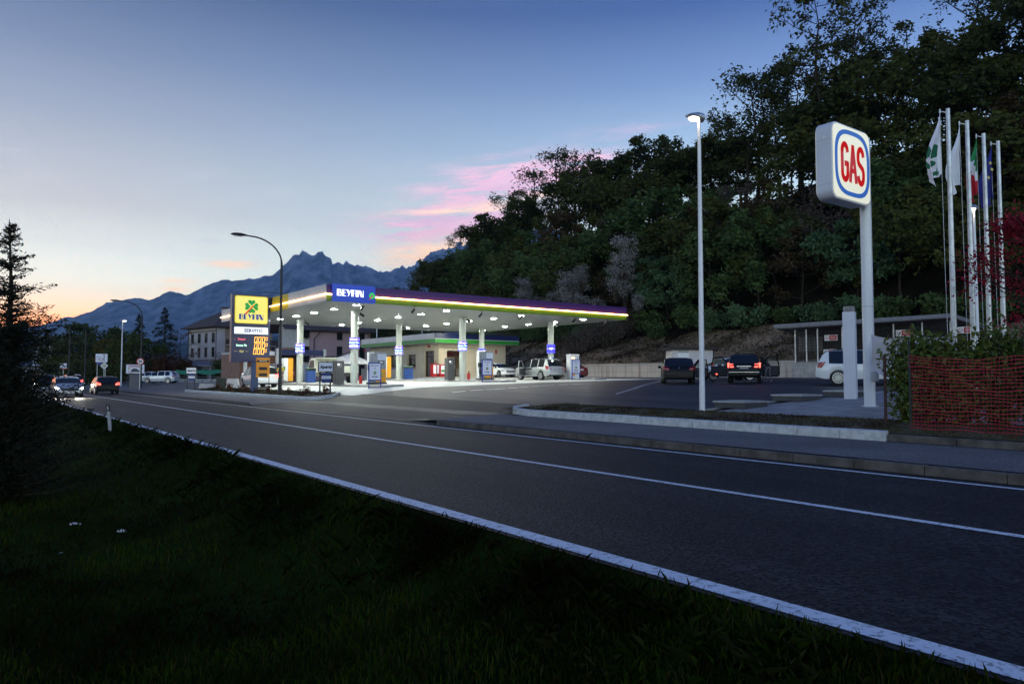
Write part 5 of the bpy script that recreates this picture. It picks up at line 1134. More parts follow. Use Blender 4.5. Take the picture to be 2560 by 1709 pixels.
# tank covers
def cover(label, px, py, w, d, rz, h=.17):
    p = gpt(px, py); p.z = gz(p.x, p.y) + .035; t = thing('tank_cover', label, 'manhole cover', p, rz, 'raised steel tank covers on the concrete pad')
    b = MB(); b.box((0, 0, h/2 - .01), (w*.92, d*.92, h)); b.build('collar', m_dgrey, t)
    b = MB(); b.box((0, 0, h + .015), (w, d, .05)); b.build('lid', M('checker_plate', (.36, .36, .38), .5, .3, .3, 4), t, bevel=.006)
    b = MB(); n = 15
    for i in range(n): 
        for s in (-1, 1): b.box((-w/2 + w*(i+.5)/n, s*(d/2 + .003), h+.015), (w/n*.45, .008, .04))
        b.box((-w/2 - .003, -d/2 + d*(i+.5)/n, h+.015), (.008, d/n*.45, .04))
    for i in range(12):
        for j in range(8): b.box((-w/2 + w*(i+.5)/12, -d/2 + d*(j+.5)/8, h+.044), (w/20, .02, .008), 0, None)
    b.build('tread', m_galv, t); return t
cover('nearest raised tank cover right of the tall white lamp', 1853, 1020, 1.45, 1.2, .05); cover('middle raised tank cover left of the square white pillar', 1992, 1003, 1.45, 1.2, .05); cover('farthest raised tank cover between the pillar and the sign pole', 2120, 992, 1.45, 1.2, .05)
# ------------------------------------------------------------------ flagpoles and flags
FP = [(2388, 21.0, 272), (2436, 21.9, 302), (2477, 23.0, 334), (2513, 23.8, 353)]; FL = []
for i, (px_, D, yt) in enumerate(FP):
    p = ground(px_, D); u_top = at(px_, yt, D); Hh = u_top.z - p.z
    t = thing('flagpole', ['galvanised flagpole carrying the white flag with a green clover, leftmost of the row', 'galvanised flagpole carrying the plain white flag', 'galvanised flagpole carrying the green white and red flag', 'galvanised flagpole carrying the blue starred flag'][i], 'flagpole', p, 0, 'flagpoles behind the hedge')
    b = MB(); b.cyl((0, 0, 0), (0, 0, Hh*.5), .085, .072, n=14); b.cyl((0, 0, Hh*.5), (0, 0, Hh), .072, .055, n=14); b.build('pole', m_galv, t, smooth=40)
    b = MB(); b.tube([(0, 0, Hh-.12), (-.19, .14, Hh-.08)], .013, 5); b.cyl((-.19, .14, Hh-.14), (-.19, .14, Hh-.02), .02, n=6); b.build('arm', m_galv, t)
    b = MB(); b.tube([(-.19, .14, Hh-.1), (-.17, .12, Hh*.45), (-.14, .10, .9)], .006, 4); b.build('halyard', m_white, t); FL.append((p, Hh))
def flag(label, i, L, w, matf, seed, group=None, extra=None):
    p, Hh = FL[i]; r_ = random.Random(seed); b = MB(); nu, nv = 54, 84; vs = []
    for v in range(nv):                                        # hangs limp: folds gather below the upper corner
        tt = v/(nv-1); half = w * (.10 + .90 * sstep(tt*1.35)) * (1 - .25*sstep((tt-.8)/.2))
        for u in range(nu):
            s = u/(nu-1); ph = s*PI*3.2 + seed; x = -half*s*.52 + .05*math.sin(ph*1.3)*tt; y = .10*math.sin(ph)*min(1, tt*2.5)*(.4+.6*s) - .04*s
            z = -L*tt - .18*s*tt + .05*math.sin(ph*.8+2)*tt - (.20*s*s if tt > .9 else 0)
            vs.append((x*.8 + y*.3, -x*.6 + y, z))
    t = thing('flag', label, 'flag', (p.x - .19, p.y + .14, p.z + Hh - .16), 0, group); b.add(vs, [(v*nu+u, v*nu+u+1, (v+1)*nu+u+1, (v+1)*nu+u) for v in range(nv-1) for u in range(nu-1)])
    for k, pol in enumerate(range(len(b.f))): b.m[k] = matf((k % (nu-1))/(nu-1), (k//(nu-1))/(nv-1))
    return t, b, vs, nu, nv
m_fw = M('flag_white', (.82, .82, .86), .85, 0, .04, 3); m_fg = M('flag_green', (.03, .28, .09), .85); m_fr = M('flag_red', (.55, .02, .04), .85); m_fb = M('flag_blue', (.03, .035, .22), .85); m_fcl = M('flag_clover', (.02, .16, .08), .85); m_fy = M('flag_gold', (.75, .62, .18), .8)
def inleaf(u, v):
    for cu, cv, ru, rv in ((.62, .60, .30, .115), (.70, .80, .22, .06), (.45, .93, .18, .04)):
        if ((u-cu)/ru)**2 + ((v-cv)/rv)**2 < 1: return 1
    return 0
t, b, *_ = flag('limp white flag with a green clover on the leftmost flagpole', 0, 1.75, .95, inleaf, 1); b.build('cloth', [m_fw, m_fcl], t, smooth=70)
t, b, *_ = flag('limp plain white flag on the second flagpole', 1, 1.75, .95, lambda u, v: 0, 2.4); b.build('cloth', [m_fw], t, smooth=70)
t, b, *_ = flag('limp flag hanging in green white and red bands on the third flagpole', 2, 1.7, .75, lambda u, v: 0 if v + .25*u < .62 else 1 if v + .25*u < .80 else 2, .7); b.build('cloth', [m_fg, m_fw, m_fr], t, smooth=70)
t, b, vs, nu, nv = flag('limp blue flag with gold stars on the fourth flagpole', 3, 1.7, .75, lambda u, v: 0, 3.3); cl_ = b.build('cloth', [m_fb], t, smooth=70)
b = MB()
for (u, v) in ((.55, .34), (.45, .43), (.52, .52), (.60, .60), (.5, .68), (.8, .45)):
    q_ = Vector(vs[int(v*nv)*nu + int(u*nu)]); star = [((.07 if k % 2 == 0 else .03)*math.sin(PI*k/5), (.07 if k % 2 == 0 else .03)*math.cos(PI*k/5)) for k in range(10)][::-1]
    b.prism(star, .004, TX(q_ + Vector((-.05, -.10, 0)), -.6))
b.build('star', m_fy, cl_)
# ------------------------------------------------------------------ hedge side: tarpaulin, rusty post, net fence, planks
p1, p2 = at(2178, 835, 21.3), at(2386, 832, 20.6); t = thing('tarpaulin', 'sagging white tarpaulin sheet hung behind the hedge', 'tarpaulin', (p1.x, p1.y, 0)); b = MB(); vs = []; nu, nv = 40, 14; d = p2 - p1; nrm = Vector((d.y, -d.x, 0)).normalized()
for v in range(nv):
    for u in range(nu):
        s = u/(nu-1); q_ = d*s; sag = .13*abs(math.sin(PI*s*2))**.8; low = (1.15 - .5*sstep(abs(s-.35)/.9)) * v/(nv-1)
        vs.append((q_.x + nrm.x*.06*math.sin(9*s+v*.4), q_.y + nrm.y*.06*math.sin(9*s+v*.4), p1.z + q_.z - sag - low - .10*(v > 0)*math.sin(6*s+v)*.3))
b.add(vs, [(v*nu+u, v*nu+u+1, (v+1)*nu+u+1, (v+1)*nu+u) for v in range(nv-1) for u in range(nu-1)]); b.build('sheet', M('tarp_white', (.42, .41, .46), .7, 0, .12, 2), t, smooth=70)
b = MB(); q_ = d*.5; b.cyl((q_.x, q_.y, gz(p1.x+q_.x, p1.y+q_.y)), (q_.x, q_.y, p1.z + .28), .05, n=6); b.build('stake', M('stake_brown', (.07, .035, .02), .9), t)
p = ground(2212, 16.9); p.z += .08; t = thing('rusty_post', 'thin rusty brown stake in front of the laurel shrub', 'post', p); hp = at(2206, 888, 16.9).z - p.z; b = MB(); b.cyl((0, 0, -.2), (0, 0, hp), .035, .032, n=8); b.build('shaft', M('rust', (.075, .035, .028), .9, 0, .4, 12), t); b = MB(); b.cyl((0, 0, hp), (0, 0, hp+.01), .034, n=8); b.build('cap', m_dsteel, t)
t = thing('safety_net_fence', 'red plastic mesh safety fence along the kerb in front of the hedge', 'fence', (15.85, 7.3, .30)); m_net = M('net_red', (.38, .008, .042), .55, 0, .12, 6)
b = MB(); rows = 21; P_ = .074; yl = np.arange(0, 10.4, .07)
def nety(y, r): return .05*math.sin(y*2.6 + r*.16) + .03*math.sin(y*5.1+1), .05 + r*P_ + .03*math.sin(y*1.9+r*.1)*(r/rows) - .05*abs(math.sin(y*PI/2.1))*(r/rows)**2 + .012*math.sin(y*7+r)
for r in range(rows + 1):
    wz = .006 if r % 6 else .009
    for k in range(len(yl)-2):
        (xa, za), (xb, zb_) = nety(yl[k], r), nety(yl[k+1], r); b.add([(xa, -yl[k], za-wz), (xb, -yl[k+1], zb_-wz), (xb, -yl[k+1], zb_+wz), (xa, -yl[k], za+wz)], [(0,1,2,3)])
for k in range(len(yl)-2):
    for r in range(rows):
        (xa, za), (xb, zb_) = nety(yl[k], r), nety(yl[k], r+1); b.add([(xa+.002, -yl[k]-.0024, za), (xa+.002, -yl[k]+.0024, za), (xb+.002, -yl[k]+.0024, zb_), (xb+.002, -yl[k]-.0024, zb_)], [(0,1,2,3)])
b.build('netting', m_net, t)
for y in (0, 2.1, 4.2, 6.3, 8.4): b = MB(); b.cyl((.06, -y, -.15), (.06, -y, 1.95), .022, n=6); b.build('stake', M('stake_green', (.02, .035, .03), .8), t)
# ------------------------------------------------------------------ delineator posts and litter
def delineator(label, x, y, lean):
    t = thing('delineator_post', label, 'road post', (x, y, vz(x)), 0, 'white delineator posts along the verge'); t.rotation_euler = (0, lean, YAW*-1); t.scale = (.85, .85, .8)
    b = MB(); b.prism([(-.06, 0), (.06, 0), (.055, 1.02), (-.05, 1.06)], .05, TX((0, .025, 0))); b.build('shaft', M('post_white', (.30, .30, .31), .6, 0, .2, 6), t, bevel=.012)
    b = MB(); b.prism([(-.062, .80), (.062, .80), (.060, 1.035), (-.056, 1.075)], .056, TX((0, .028, 0)), 0); b.prism([(-.022, .86), (.022, .86), (.022, 1.0), (-.022, 1.0)], .003, TX((0, -.029, 0)), 1); b.build('reflector_band', [m_black, m_grey], t); return t
q0 = at(280, 1042, 22.6); delineator('leaning white road post nearer the camera', 3.62, (.8-.6*ray(280, 930)[0])*(3.62/(.6+.8*ray(280, 930)[0])), -.12)
u2 = ray(114, 930)[0]; delineator('leaning white road post beside the cypress', 3.62, (.8-.6*u2)*(3.62/(.6+.8*u2)), -.10)
def vpt(px, py):
    u, v = ray(px, py); D = 2.
    while D < 60:
        p = Vector((.6*D+.8*u*D, .8*D-.6*u*D, CAMZ+v*D))
        if p.z <= gnd(p.x, p.y): return p
        D += .02
m_lit = M('paper_white', (.62, .60, .60), .8)
for lb, px_, py_, s, e in (('crumpled white paper scrap in the grass, nearest the camera', 151, 1388, .04, .7), ('crumpled white paper tissue in the grass, right of the twig shaped scrap', 304, 1330, .065, .3), ('long thin white scrap in the grass beside the cypress', 186, 1313, .075, .2)):
    p = vpt(px_, py_); t = thing('litter_scrap', lb, 'litter', p); b = MB(); b.ball((0, 0, s*.3), s, n=10, sc=(1, .5, e)); b.v = [(x*(1+random.uniform(-.25, .25)), y*(1+random.uniform(-.3, .3)), z*(1+random.uniform(-.2, .3))) for x, y, z in b.v]; b.build('paper', m_lit, t); t.rotation_euler.z = -.5
    b = MB(); b.ball((s*.9, 0, s*.25), s*.4, n=8, sc=(1, .5, .5)); b.build('fold', m_lit, t)
# ------------------------------------------------------------------ houses
def house_frame(px, D, rz, zb): p = at(px, 930, D); return (p.x, p.y, zb)
m_roof = M('roof_tiles', (.085, .062, .058), .9, 0, .3, 3, .5, 6); m_wood = M('dark_wood', (.05, .03, .022), .8, 0, .3, 3); m_brown = M('brown_band', (.14, .06, .04), .8); m_wpane = M('window_dark', (.012, .012, .016), .15, 0, .1, 1)
def hwindow(parent, X, w=1.0, h=1.6):
    b = MB(); b.prism([(-w/2-.08, -.08), (w/2+.08, -.08), (w/2+.08, h+.06), (-w/2-.08, h+.06)], .05, X); wf = b.build('window', m_dframe, parent)
    b = MB(); b.prism([(-w/2, 0), (w/2, 0), (w/2, h), (-w/2, h)], .012, X @ Matrix.Translation((0, 0, .05))); b.build('pane', m_wpane, wf)
    b = MB(); b.prism([(-w/2-.16, -.2), (w/2+.16, -.2), (w/2+.16, -.1), (-w/2-.16, -.1)], .14, X); b.build('sill', m_conc, wf)
# villa: corner nearest the camera at px 541
cor = at(541, 930, 140); vd = Vector((.6*8-.8*9, .8*8+.6*9, 0)).normalized(); vr = Vector((vd.y, -vd.x, 0)); rzv = math.atan2(vr.y, vr.x)
t = thing('villa', 'three storey white villa with brown balconies and a hipped roof', 'house', (cor.x, cor.y, .6), rzv); Hv = at(540, 813, 140).z - .6; A_, B_ = 12.2, 11.6   # local +x runs to the right, +y to the left side
m_villa = M('villa_white', (.46, .42, .44), .9, 0, .1, 1); m_vtan = M('villa_tan', (.26, .19, .16), .9, 0, .12, 1)
b = MB(); b.bx(0, B_, 0, A_, 0, Hv, 0); b.build('wall', m_villa, t)
b = MB(); b.bx(1.6, B_-.01, -.03, -.002, .3, Hv-.3); b.build('loggia_wall', m_vtan, t)
for z in (3.9, Hv-1.1): b = MB(); b.bx(-.04, -.002, 0, A_, z, z+.2); b.build('band', m_brown, t)
b = MB(); o = 1.1; pk = 3.5
b.add([(-o, -o, Hv-.1), (B_+o, -o, Hv-.1), (B_+o, A_+o, Hv-.1), (-o, A_+o, Hv-.1), (4.4, A_*.5, Hv+pk), (B_-4.4, A_*.5, Hv+pk), (-o, -o, Hv-.3), (B_+o, -o, Hv-.3), (B_+o, A_+o, Hv-.3), (-o, A_+o, Hv-.3)], [(0,1,5,4),(1,2,5),(2,3,4,5),(3,0,4),(9,8,7,6),(0,6,7,1),(1,7,8,2),(2,8,9,3),(3,9,6,0)]); rf = b.build('roof', m_roof, t)
b = MB(); b.box((3.2, 3.4, Hv+2.6), (1., .8, 2.0), 0); b.box((3.2, 3.4, Hv+3.75), (1.3, 1.1, .3), 1); b.build('chimney', [m_villa, m_roof], rf); b = MB(); b.box((5.2, 3.0, Hv+3.2), (.8, .8, 2.2), 0); b.box((5.2, 3.0, Hv+4.45), (1.1, 1.1, .25), 1); b.build('chimney', [m_brown, m_roof], rf)
for x_ in (4.0, 6.2):
    b = MB(); b.cyl((x_, 4.4, Hv+3), (x_, 4.4, Hv+6.2), .03, n=5); b.box((x_, 4.4, Hv+6.), (.9, .03, .03)); b.box((x_, 4.4, Hv+5.7), (.6, .03, .03)); b.build('aerial', m_dsteel, rf)
for k, z in ((0, 1.), (1, 4.7), (2, 7.5)):
    for px_ in (480, 497, 514, 532):
        u = ray(px_, 930)[0]; s = None
        # point of the left facade seen at this bearing
        for s in np.linspace(0, A_, 200):
            w_ = cor + vd*s; r_ = .8*w_.x - .6*w_.y; D_ = .6*w_.x + .8*w_.y
            if r_/D_ <= u: break
        if k: hwindow(t, Matrix.Translation((-.005, float(s), z)) @ Matrix.Rotation(-PI/2, 4, 'Z') @ Matrix.Rotation(PI/2, 4, 'X'), .95, 1.75)
for z in (4.0, 7.0):
    b = MB(); b.bx(1.8, B_+.2, -1.3, -.05, z-.18, z, 1)
    for x in np.arange(1.85, B_+.2, .14): b.box((x, -1.26, z+.5), (.05, .05, 1.0))
    b.bx(1.8, B_+.2, -1.3, -1.2, z+1.0, z+1.08, 0); b.bx(1.8, 1.86, -1.3, -.05, z+.1, z+1.0, 0); b.build('balcony', [m_wood, m_conc], t)
    for x in (3.4, 6.4, 9.4): hwindow(t, TX((x, -.035, z+.1)), 1.1, 2.1)
b = MB(); b.cyl((4.6, -1.2, 0), (4.6, -1.2, Hv-.2), .14, n=8); b.build('pillar', m_villa, t)
for y_ in (.25, A_-.3): b = MB(); b.cyl((-.08, y_, 0), (-.08, y_, Hv-.4), .07, n=6); b.build('downpipe', m_dsteel, t)
# low annex in front of the villa
an = at(522, 930, 126); t = thing('garden_annex', 'low white annex with dark openings and a lean-to roof before the villa', 'outbuilding', (an.x, an.y, .6), rzv); b = MB(); b.bx(-3.2, 3.6, 0, 3, 0, 2.6); b.build('wall', m_villa, t); b = MB(); b.add([(-3.6, -.6, 2.62), (4, -.6, 2.62), (4, 3.2, 3.4), (-3.6, 3.2, 3.4), (-3.6, -.6, 2.78), (4, -.6, 2.78), (4, 3.2, 3.56), (-3.6, 3.2, 3.56)], [(3,2,1,0),(4,5,6,7),(0,1,5,4),(1,2,6,5),(2,3,7,6),(3,0,4,7)]); b.build('roof', M('lean_roof', (.16, .14, .15), .8), t)
for x in (-2.0, .4): b = MB(); b.bx(x, x+1.7, -.03, -.002, .1, 2.1); b.build('opening', m_wpane, t)
an = at(462, 930, 122); t = thing('carport', 'low dark carport with a thin pale roof left of the villa', 'outbuilding', (an.x, an.y, .6), rzv); b = MB(); b.bx(-3.5, 3.2, -2.2, 2.2, 2.55, 2.7); b.build('roof', m_silver, t)
for x in (-3.3, 3.0): b = MB(); b.box((x, -2.0, 1.27), (.12, .12, 2.54)); b.build('post', m_dsteel, t)
b = MB(); b.bx(-3.3, 3.0, 1.9, 2.0, 0, 2.54); b.build('back_wall', m_wood, t)
fa, fb = at(440, 930, 100), at(700, 930, 92); t = thing('garden_fence', 'garden fence with torn green netting in front of the villa', 'fence', (fa.x, fa.y, .6)); d = fb - fa; L = d.length; t.rotation_euler.z = math.atan2(d.y, d.x); b = MB()
vs = []; n = 50
for i in range(n+1): s = i/n; vs += [(L*s*.62, 0, 1.35 - .28*abs(math.sin(s*9))), (L*s*.62, .04*math.sin(i), 1.78 - .10*abs(math.sin(s*14)))]
b.add(vs, [(2*i, 2*i+2, 2*i+3, 2*i+1) for i in range(n)]); b.build('netting', M('net_green', (.02, .17, .12), .7), t)
for i in range(12): b = MB(); b.cyl((L*i/11, .05, -.2), (L*i/11, .05, 1.85), .035, n=6); b.build('post', m_dsteel, t)
b = MB()
for z in (.3, .8, 1.3): b.bx(0, L, .08, .10, z, z+.03)
b.bx(0, L, .09, .30, -.3, .55); b.build('rail', m_conc, t)
# pink house behind the canopy
yH = 106.; xa, xb = ony(776, yH), ony(925, yH); zE = at(850, 823, .6*(xa+xb)/2+.8*yH).z; t = thing('pink_house', 'pink house with a broad dark roof and small windows behind the canopy', 'house', (xa, yH, .7)); Wd = xb - xa; He = zE - .7; m_pink = M('pink_render', (.40, .275, .30), .9, 0, .08, 1)
b = MB(); b.bx(0, Wd, 0, 9, 0, He); b.build('wall', m_pink, t); b = MB(); b.bx(-1.9, -.002, .6, 8.5, 0, He+.8); b.build('wing_wall', m_offw, t)
b = MB(); ov = 1.2; pk = 3.0; b.add([(-4.4, -ov, He-.15), (Wd+.8, -ov, He-.15), (Wd+.8, 4.5, He+pk), (-4.4, 4.5, He+pk), (-4.4, 9+ov, He-.15), (Wd+.8, 9+ov, He-.15), (-4.4, -ov, He-.4), (Wd+.8, -ov, He-.4), (Wd+.8, 4.5, He+pk-.25), (-4.4, 4.5, He+pk-.25), (-4.4, 9+ov, He-.4), (Wd+.8, 9+ov, He-.4)], [(0,1,2,3),(3,2,5,4),(7,6,9,8),(8,9,10,11),(0,6,7,1),(0,3,9,6),(3,4,10,9),(1,7,8,2),(2,8,11,5)]); b.build('roof', M('roof_slate', (.075, .055, .062), .85, 0, .25, 3), t)
for px_ in (848, 904):
    x = ony(px_, yH) - xa
    for z, h in ((He-1.6, 1.0), (He-4.6, 1.9), (.6, 1.9)): hwindow(t, TX((x, -.005, z)), .75, h)
for px_, z in ((760, 7.0), (769, 7.0), (760, 3.4), (769, 3.4)):
    hwindow(t, TX((ony(px_, yH+.6) - xa, .595, z-.4)), .6, 2.2)
b = MB(); b.bx(-4.0, -1.92, -.2, 3, He-4.3, He-3.0); b.build('balcony', M('balcony_tan', (.34, .20, .13), .8), t)
b = MB(); b.tube([(.5, -.1, 0), (.5, -.1, He-1.6), (1.4, -.35, He-.5)], .07, 6); b.build('downpipe', m_dsteel, t)
# brown roofed house between villa and pink house, red roof behind
p = at(725, 930, 150); t = thing('brown_house', 'low house with a wide brown tiled roof between villa and pink house', 'house', (p.x, p.y, .6), -.5); b = MB(); b.bx(-8, 8, 0, 9, 0, 4.6); b.build('wall', m_vtan, t); b = MB(); b.add([(-9, -1, 4.5), (9, -1, 4.5), (7, 5, 8.4), (-4, 5, 8.4), (9, 10, 4.5), (-9, 10, 4.5)], [(0,1,2,3),(1,4,2),(4,5,3,2),(5,0,3),(5,4,1,0)]); b.build('roof', M('roof_brown', (.12, .075, .068), .9, 0, .3, 2), t)
p = at(955, 930, 170); t = thing('red_roof_house', 'distant house with a dark red roof above the shop parapet', 'house', (p.x, p.y, .6), -.6); zz_ = at(955, 830, 170).z; b = MB(); b.bx(-7, 7, 0, 9, 0, zz_-1.6); b.build('wall', m_vtan, t); b = MB(); b.add([(-8, -1, zz_-1.7), (8, -1, zz_-1.7), (8, 4.5, zz_+1.4), (-8, 4.5, zz_+1.4), (8, 10, zz_-1.7), (-8, 10, zz_-1.7)], [(0,1,2,3),(3,2,4,5),(1,4,2),(0,3,5),(5,4,1,0)]); rf = b.build('roof', M('roof_red', (.13, .045, .04), .9, 0, .3, 2), t); b = MB(); b.box((1.5, 3.6, zz_+1.5), (.9, .9, 1.6)); b.build('chimney', m_villa, rf)
# pale tower building and red brick house far left
p = at(107, 930, 190); t = thing('tower_building', 'pale square tower building with a flat overhanging roof beyond the cypress', 'building', (p.x, p.y, .4), -YAW+.1); zz_ = at(107, 842, 190).z - .4; m_tow = M('tower_render', (.30, .30, .35), .9, 0, .12, .6); b = MB(); b.bx(-2.6, 2.6, 0, 5, 0, zz_-.5); b.build('wall', m_tow, t); b = MB(); b.bx(-3.2, 4.4, -.7, 5.7, zz_-.498, zz_-.1); b.build('roof', m_dgrey, t)
for x in (-1.6, -.6, .4, 1.4): b = MB(); b.bx(x, x+.6, -.03, -.002, zz_-1.5, zz_-.7); b.build('window', m_wpane, t)
b = MB(); b.bx(-4.5, 2.8, -1.6, -.002, 0, 3.4); b.build('porch', m_tow, t); b = MB(); b.bx(-4.9, 3.2, -2, -.002, 3.402, 3.7); b.build('canopy', m_dgrey, t); b = MB(); b.bx(-1.6, 1.4, -1.64, -1.602, 0, 2.4); b.build('door', m_wpane, t)
p = at(300, 930, 175); t = thing('brick_house', 'dim house with dark chimneys behind the orange poplar', 'house', (p.x, p.y, .4), -YAW); zz_ = at(300, 872, 175).z - .4; b = MB(); b.bx(-3.6, 4.2, 0, 8, 0, zz_); b.build('wall', M('brick_dim', (.16, .12, .13), .9), t); b = MB(); b.bx(-4, 4.6, -.5, 8.5, zz_+.002, zz_+.4); rf = b.build('roof', m_roof, t)
for x in (-3.2, -1.2, 1.2, 3.8): b = MB(); b.box((x, 2, zz_+1.1), (1.2 if x == 1.2 else .7, .9, 1.7)); b.build('chimney', m_wood, rf)
b = MB(); b.bx(.5, 2.2, -.03, -.002, zz_-4, zz_-2.4); b.build('window', M('pale_window', (.35, .38, .5), .3), t)
# ------------------------------------------------------------------ traffic signs
def pole_sign(name, label, px, D, ybase=None): p = at(px, 930, D); p.z = gz(p.x, p.y) if p.x > 11.9 else 0; return thing(name, label, 'road sign', p, -.12)
def zof(t, px, py, D): return at(px, py, D).z - t.location.z
t = pole_sign('speed_sign', 'round red rimmed speed limit sign on the dark lamp line', 350, 70); zc = zof(t, 350, 903, 70); b = MB(); b.cyl((0, 0, 0), (0, 0, zc+.3), .04, n=8); b.build('pole', m_galv, t); b = MB(); circ = lambda r: [(r*math.cos(2*PI*i/28), r*math.sin(2*PI*i/28)) for i in range(28)]
b.prism(circ(.34), .02, TX((0, -.05, zc)), 0); b.prism(circ(.25), .004, TX((0, -.071, zc)), 1); b.text('50', .30, TX((0, -.076, zc)), .003, 2, bold=.012); b.build('disc', [m_red, m_white, m_ink], t)
t = pole_sign('direction_sign', 'white square road sign showing a roundabout arrow', 253, 92); z0, z1 = zof(t, 253, 905, 92), zof(t, 253, 884, 92); w = 1.3
b = MB()
for s in (-.45, .45): b.cyl((s, .05, 0), (s, .05, z1-.1), .04, n=6)
b.build('pole', m_galv, t); b = MB(); b.bx(-w/2, w/2, -.02, .02, z0, z1, 0); X = TX((0, -.022, (z0+z1)/2)); h = (z1-z0)/2
b.stroke([(.28, -h*.8), (.28, h*.5)], .06, .004, X, 1); b.prism([(.18, h*.45), (.38, h*.45), (.28, h*.75)], .004, X, 1); b.stroke(arc(-.05, -h*.35, .17, .17, 0, 360, 16), .05, .004, X, 2); b.stroke([(-.22, -h*.35), (-.5, -h*.35)], .05, .004, X, 1); b.stroke([(.12, -h*.35), (.28, -h*.35)], .05, .004, X, 1); b.stroke([(-.55, .1), (-.15, .1)], .05, .003, X, 1); b.stroke([(.05, h*.85), (.5, h*.85)], .05, .003, X, 1); b.build('panel', [m_print, m_ink, m_red], t)
b = MB(); b.bx(-.55, 0, -.02, .02, z0-.28, z0-.06); b.build('supplement_panel', m_blue, t)
t = pole_sign('diamond_sign', 'pale diamond shaped priority road sign beside the direction sign', 260, 88); zc = zof(t, 260, 914, 88); b = MB(); b.cyl((0, .04, 0), (0, .04, zc), .035, n=6); b.build('pole', m_galv, t); b = MB(); s = .42; b.prism([(0, -s), (s, 0), (0, s), (-s, 0)], .02, TX((0, 0, zc)), 0); s = .28; b.prism([(0, -s), (s, 0), (0, s), (-s, 0)], .004, TX((0, -.021, zc)), 1); b.build('plate', [m_print, M('sign_yellow_pale', (.55, .48, .30), .5)], t)
t = pole_sign('wash_board', 'white advertising board with a red heading and a picture of a car', 338, 86); z0, z1 = zof(t, 338, 933, 86), zof(t, 338, 911, 86); w = 1.9; b = MB()
for s in (-.7, .7): b.box((s, .05, z1/2), (.07, .07, z1))
b.build('post', m_dsteel, t); b = MB(); b.bx(-w/2, w/2, -.025, .025, z0, z1, 0); X = TX((0, -.027, z1-.2)); b.text('LAVAGGIO', .28, X, .003, 1, bold=.012); X = TX((0, -.027, (z0+z1)/2-.14)); b.prism([(-.5, -.22), (.42, -.22), (.5, -.05), (.3, .02), (.12, .2), (-.22, .2), (-.42, 0)], .004, X, 2); b.stroke([(-.7, .0), (-.62, -.3), (-.3, -.34)], .05, .003, X, 4); b.prism([(-.8, .12), (-.55, .12), (-.5, .26), (-.72, .26)], .003, X, 3); b.prism([(.5, .12), (.75, .12), (.8, .28), (.6, .28)], .003, X, 3); b.build('panel', [m_print, m_red, m_dgrey, M('board_yellow', (.5, .36, .05), .5), M('board_pink', (.5, .15, .2), .5)], t)
t = pole_sign('info_board', 'small white board with a red foot strip near the T shaped lamp', 158, 96); z0, z1 = zof(t, 158, 920, 96), zof(t, 158, 908, 96); b = MB(); b.cyl((0, .04, 0), (0, .04, z0), .04, n=6); b.build('pole', m_galv, t); b = MB(); b.bx(-.38, .38, -.02, .02, z0, z1, 0); b.bx(-.5, .5, -.02, .02, z0-.16, z0-.03, 1); b.build('panel', [m_print, M('strip_red', (.3, .06, .04), .5)], t)
p = at(337, 930, 74); t = thing('utility_cabinet', 'grey roadside utility cabinet below the speed sign', 'cabinet', (p.x, p.y, gz(p.x, p.y)), -.1); b = MB(); b.box((0, 0, .75), (.9, .45, 1.5)); b.build('box', M('cabinet_grey', (.13, .13, .14), .6), t, bevel=.02); b = MB(); b.box((0, 0, 1.53), (.98, .52, .06)); b.build('lid', m_dgrey, t)
# ------------------------------------------------------------------ vehicles
m_tyre = M('tyre_rubber', (.012, .012, .013), .85, 0, .2, 8); m_rim = M('alloy_rim', (.42, .43, .45), .3, .9, .05); m_chrome = M('chrome', (.6, .6, .62), .15, 1., .02); m_plate = M('number_plate', (.62, .64, .68), .5); m_trim = M('dark_trim', (.02, .02, .022), .55); m_tail = M('tail_lens', (.30, .008, .012), .15, 0, .1, 6, coat=.6); m_tail_on = M('tail_lit', (.6, .05, .05), .3, emit=(1, .09, .06), es=5); m_hlens = M('head_lens', (.35, .36, .38), .12, .3, .1, 6, coat=.8); m_hl_on = M('head_lit', (1, 1, .95), .3, emit=(1, .93, .80), es=28)
m_cglass = M('car_glass', (.008, .010, .013), .05, 0, .05, 1, spec=.5); m_inner = M('door_lining', (.05, .05, .055), .8)
def paint(name, col, metal=.0, rough=.3): return M(name, col, rough, metal, .03, 1, coat=.9)
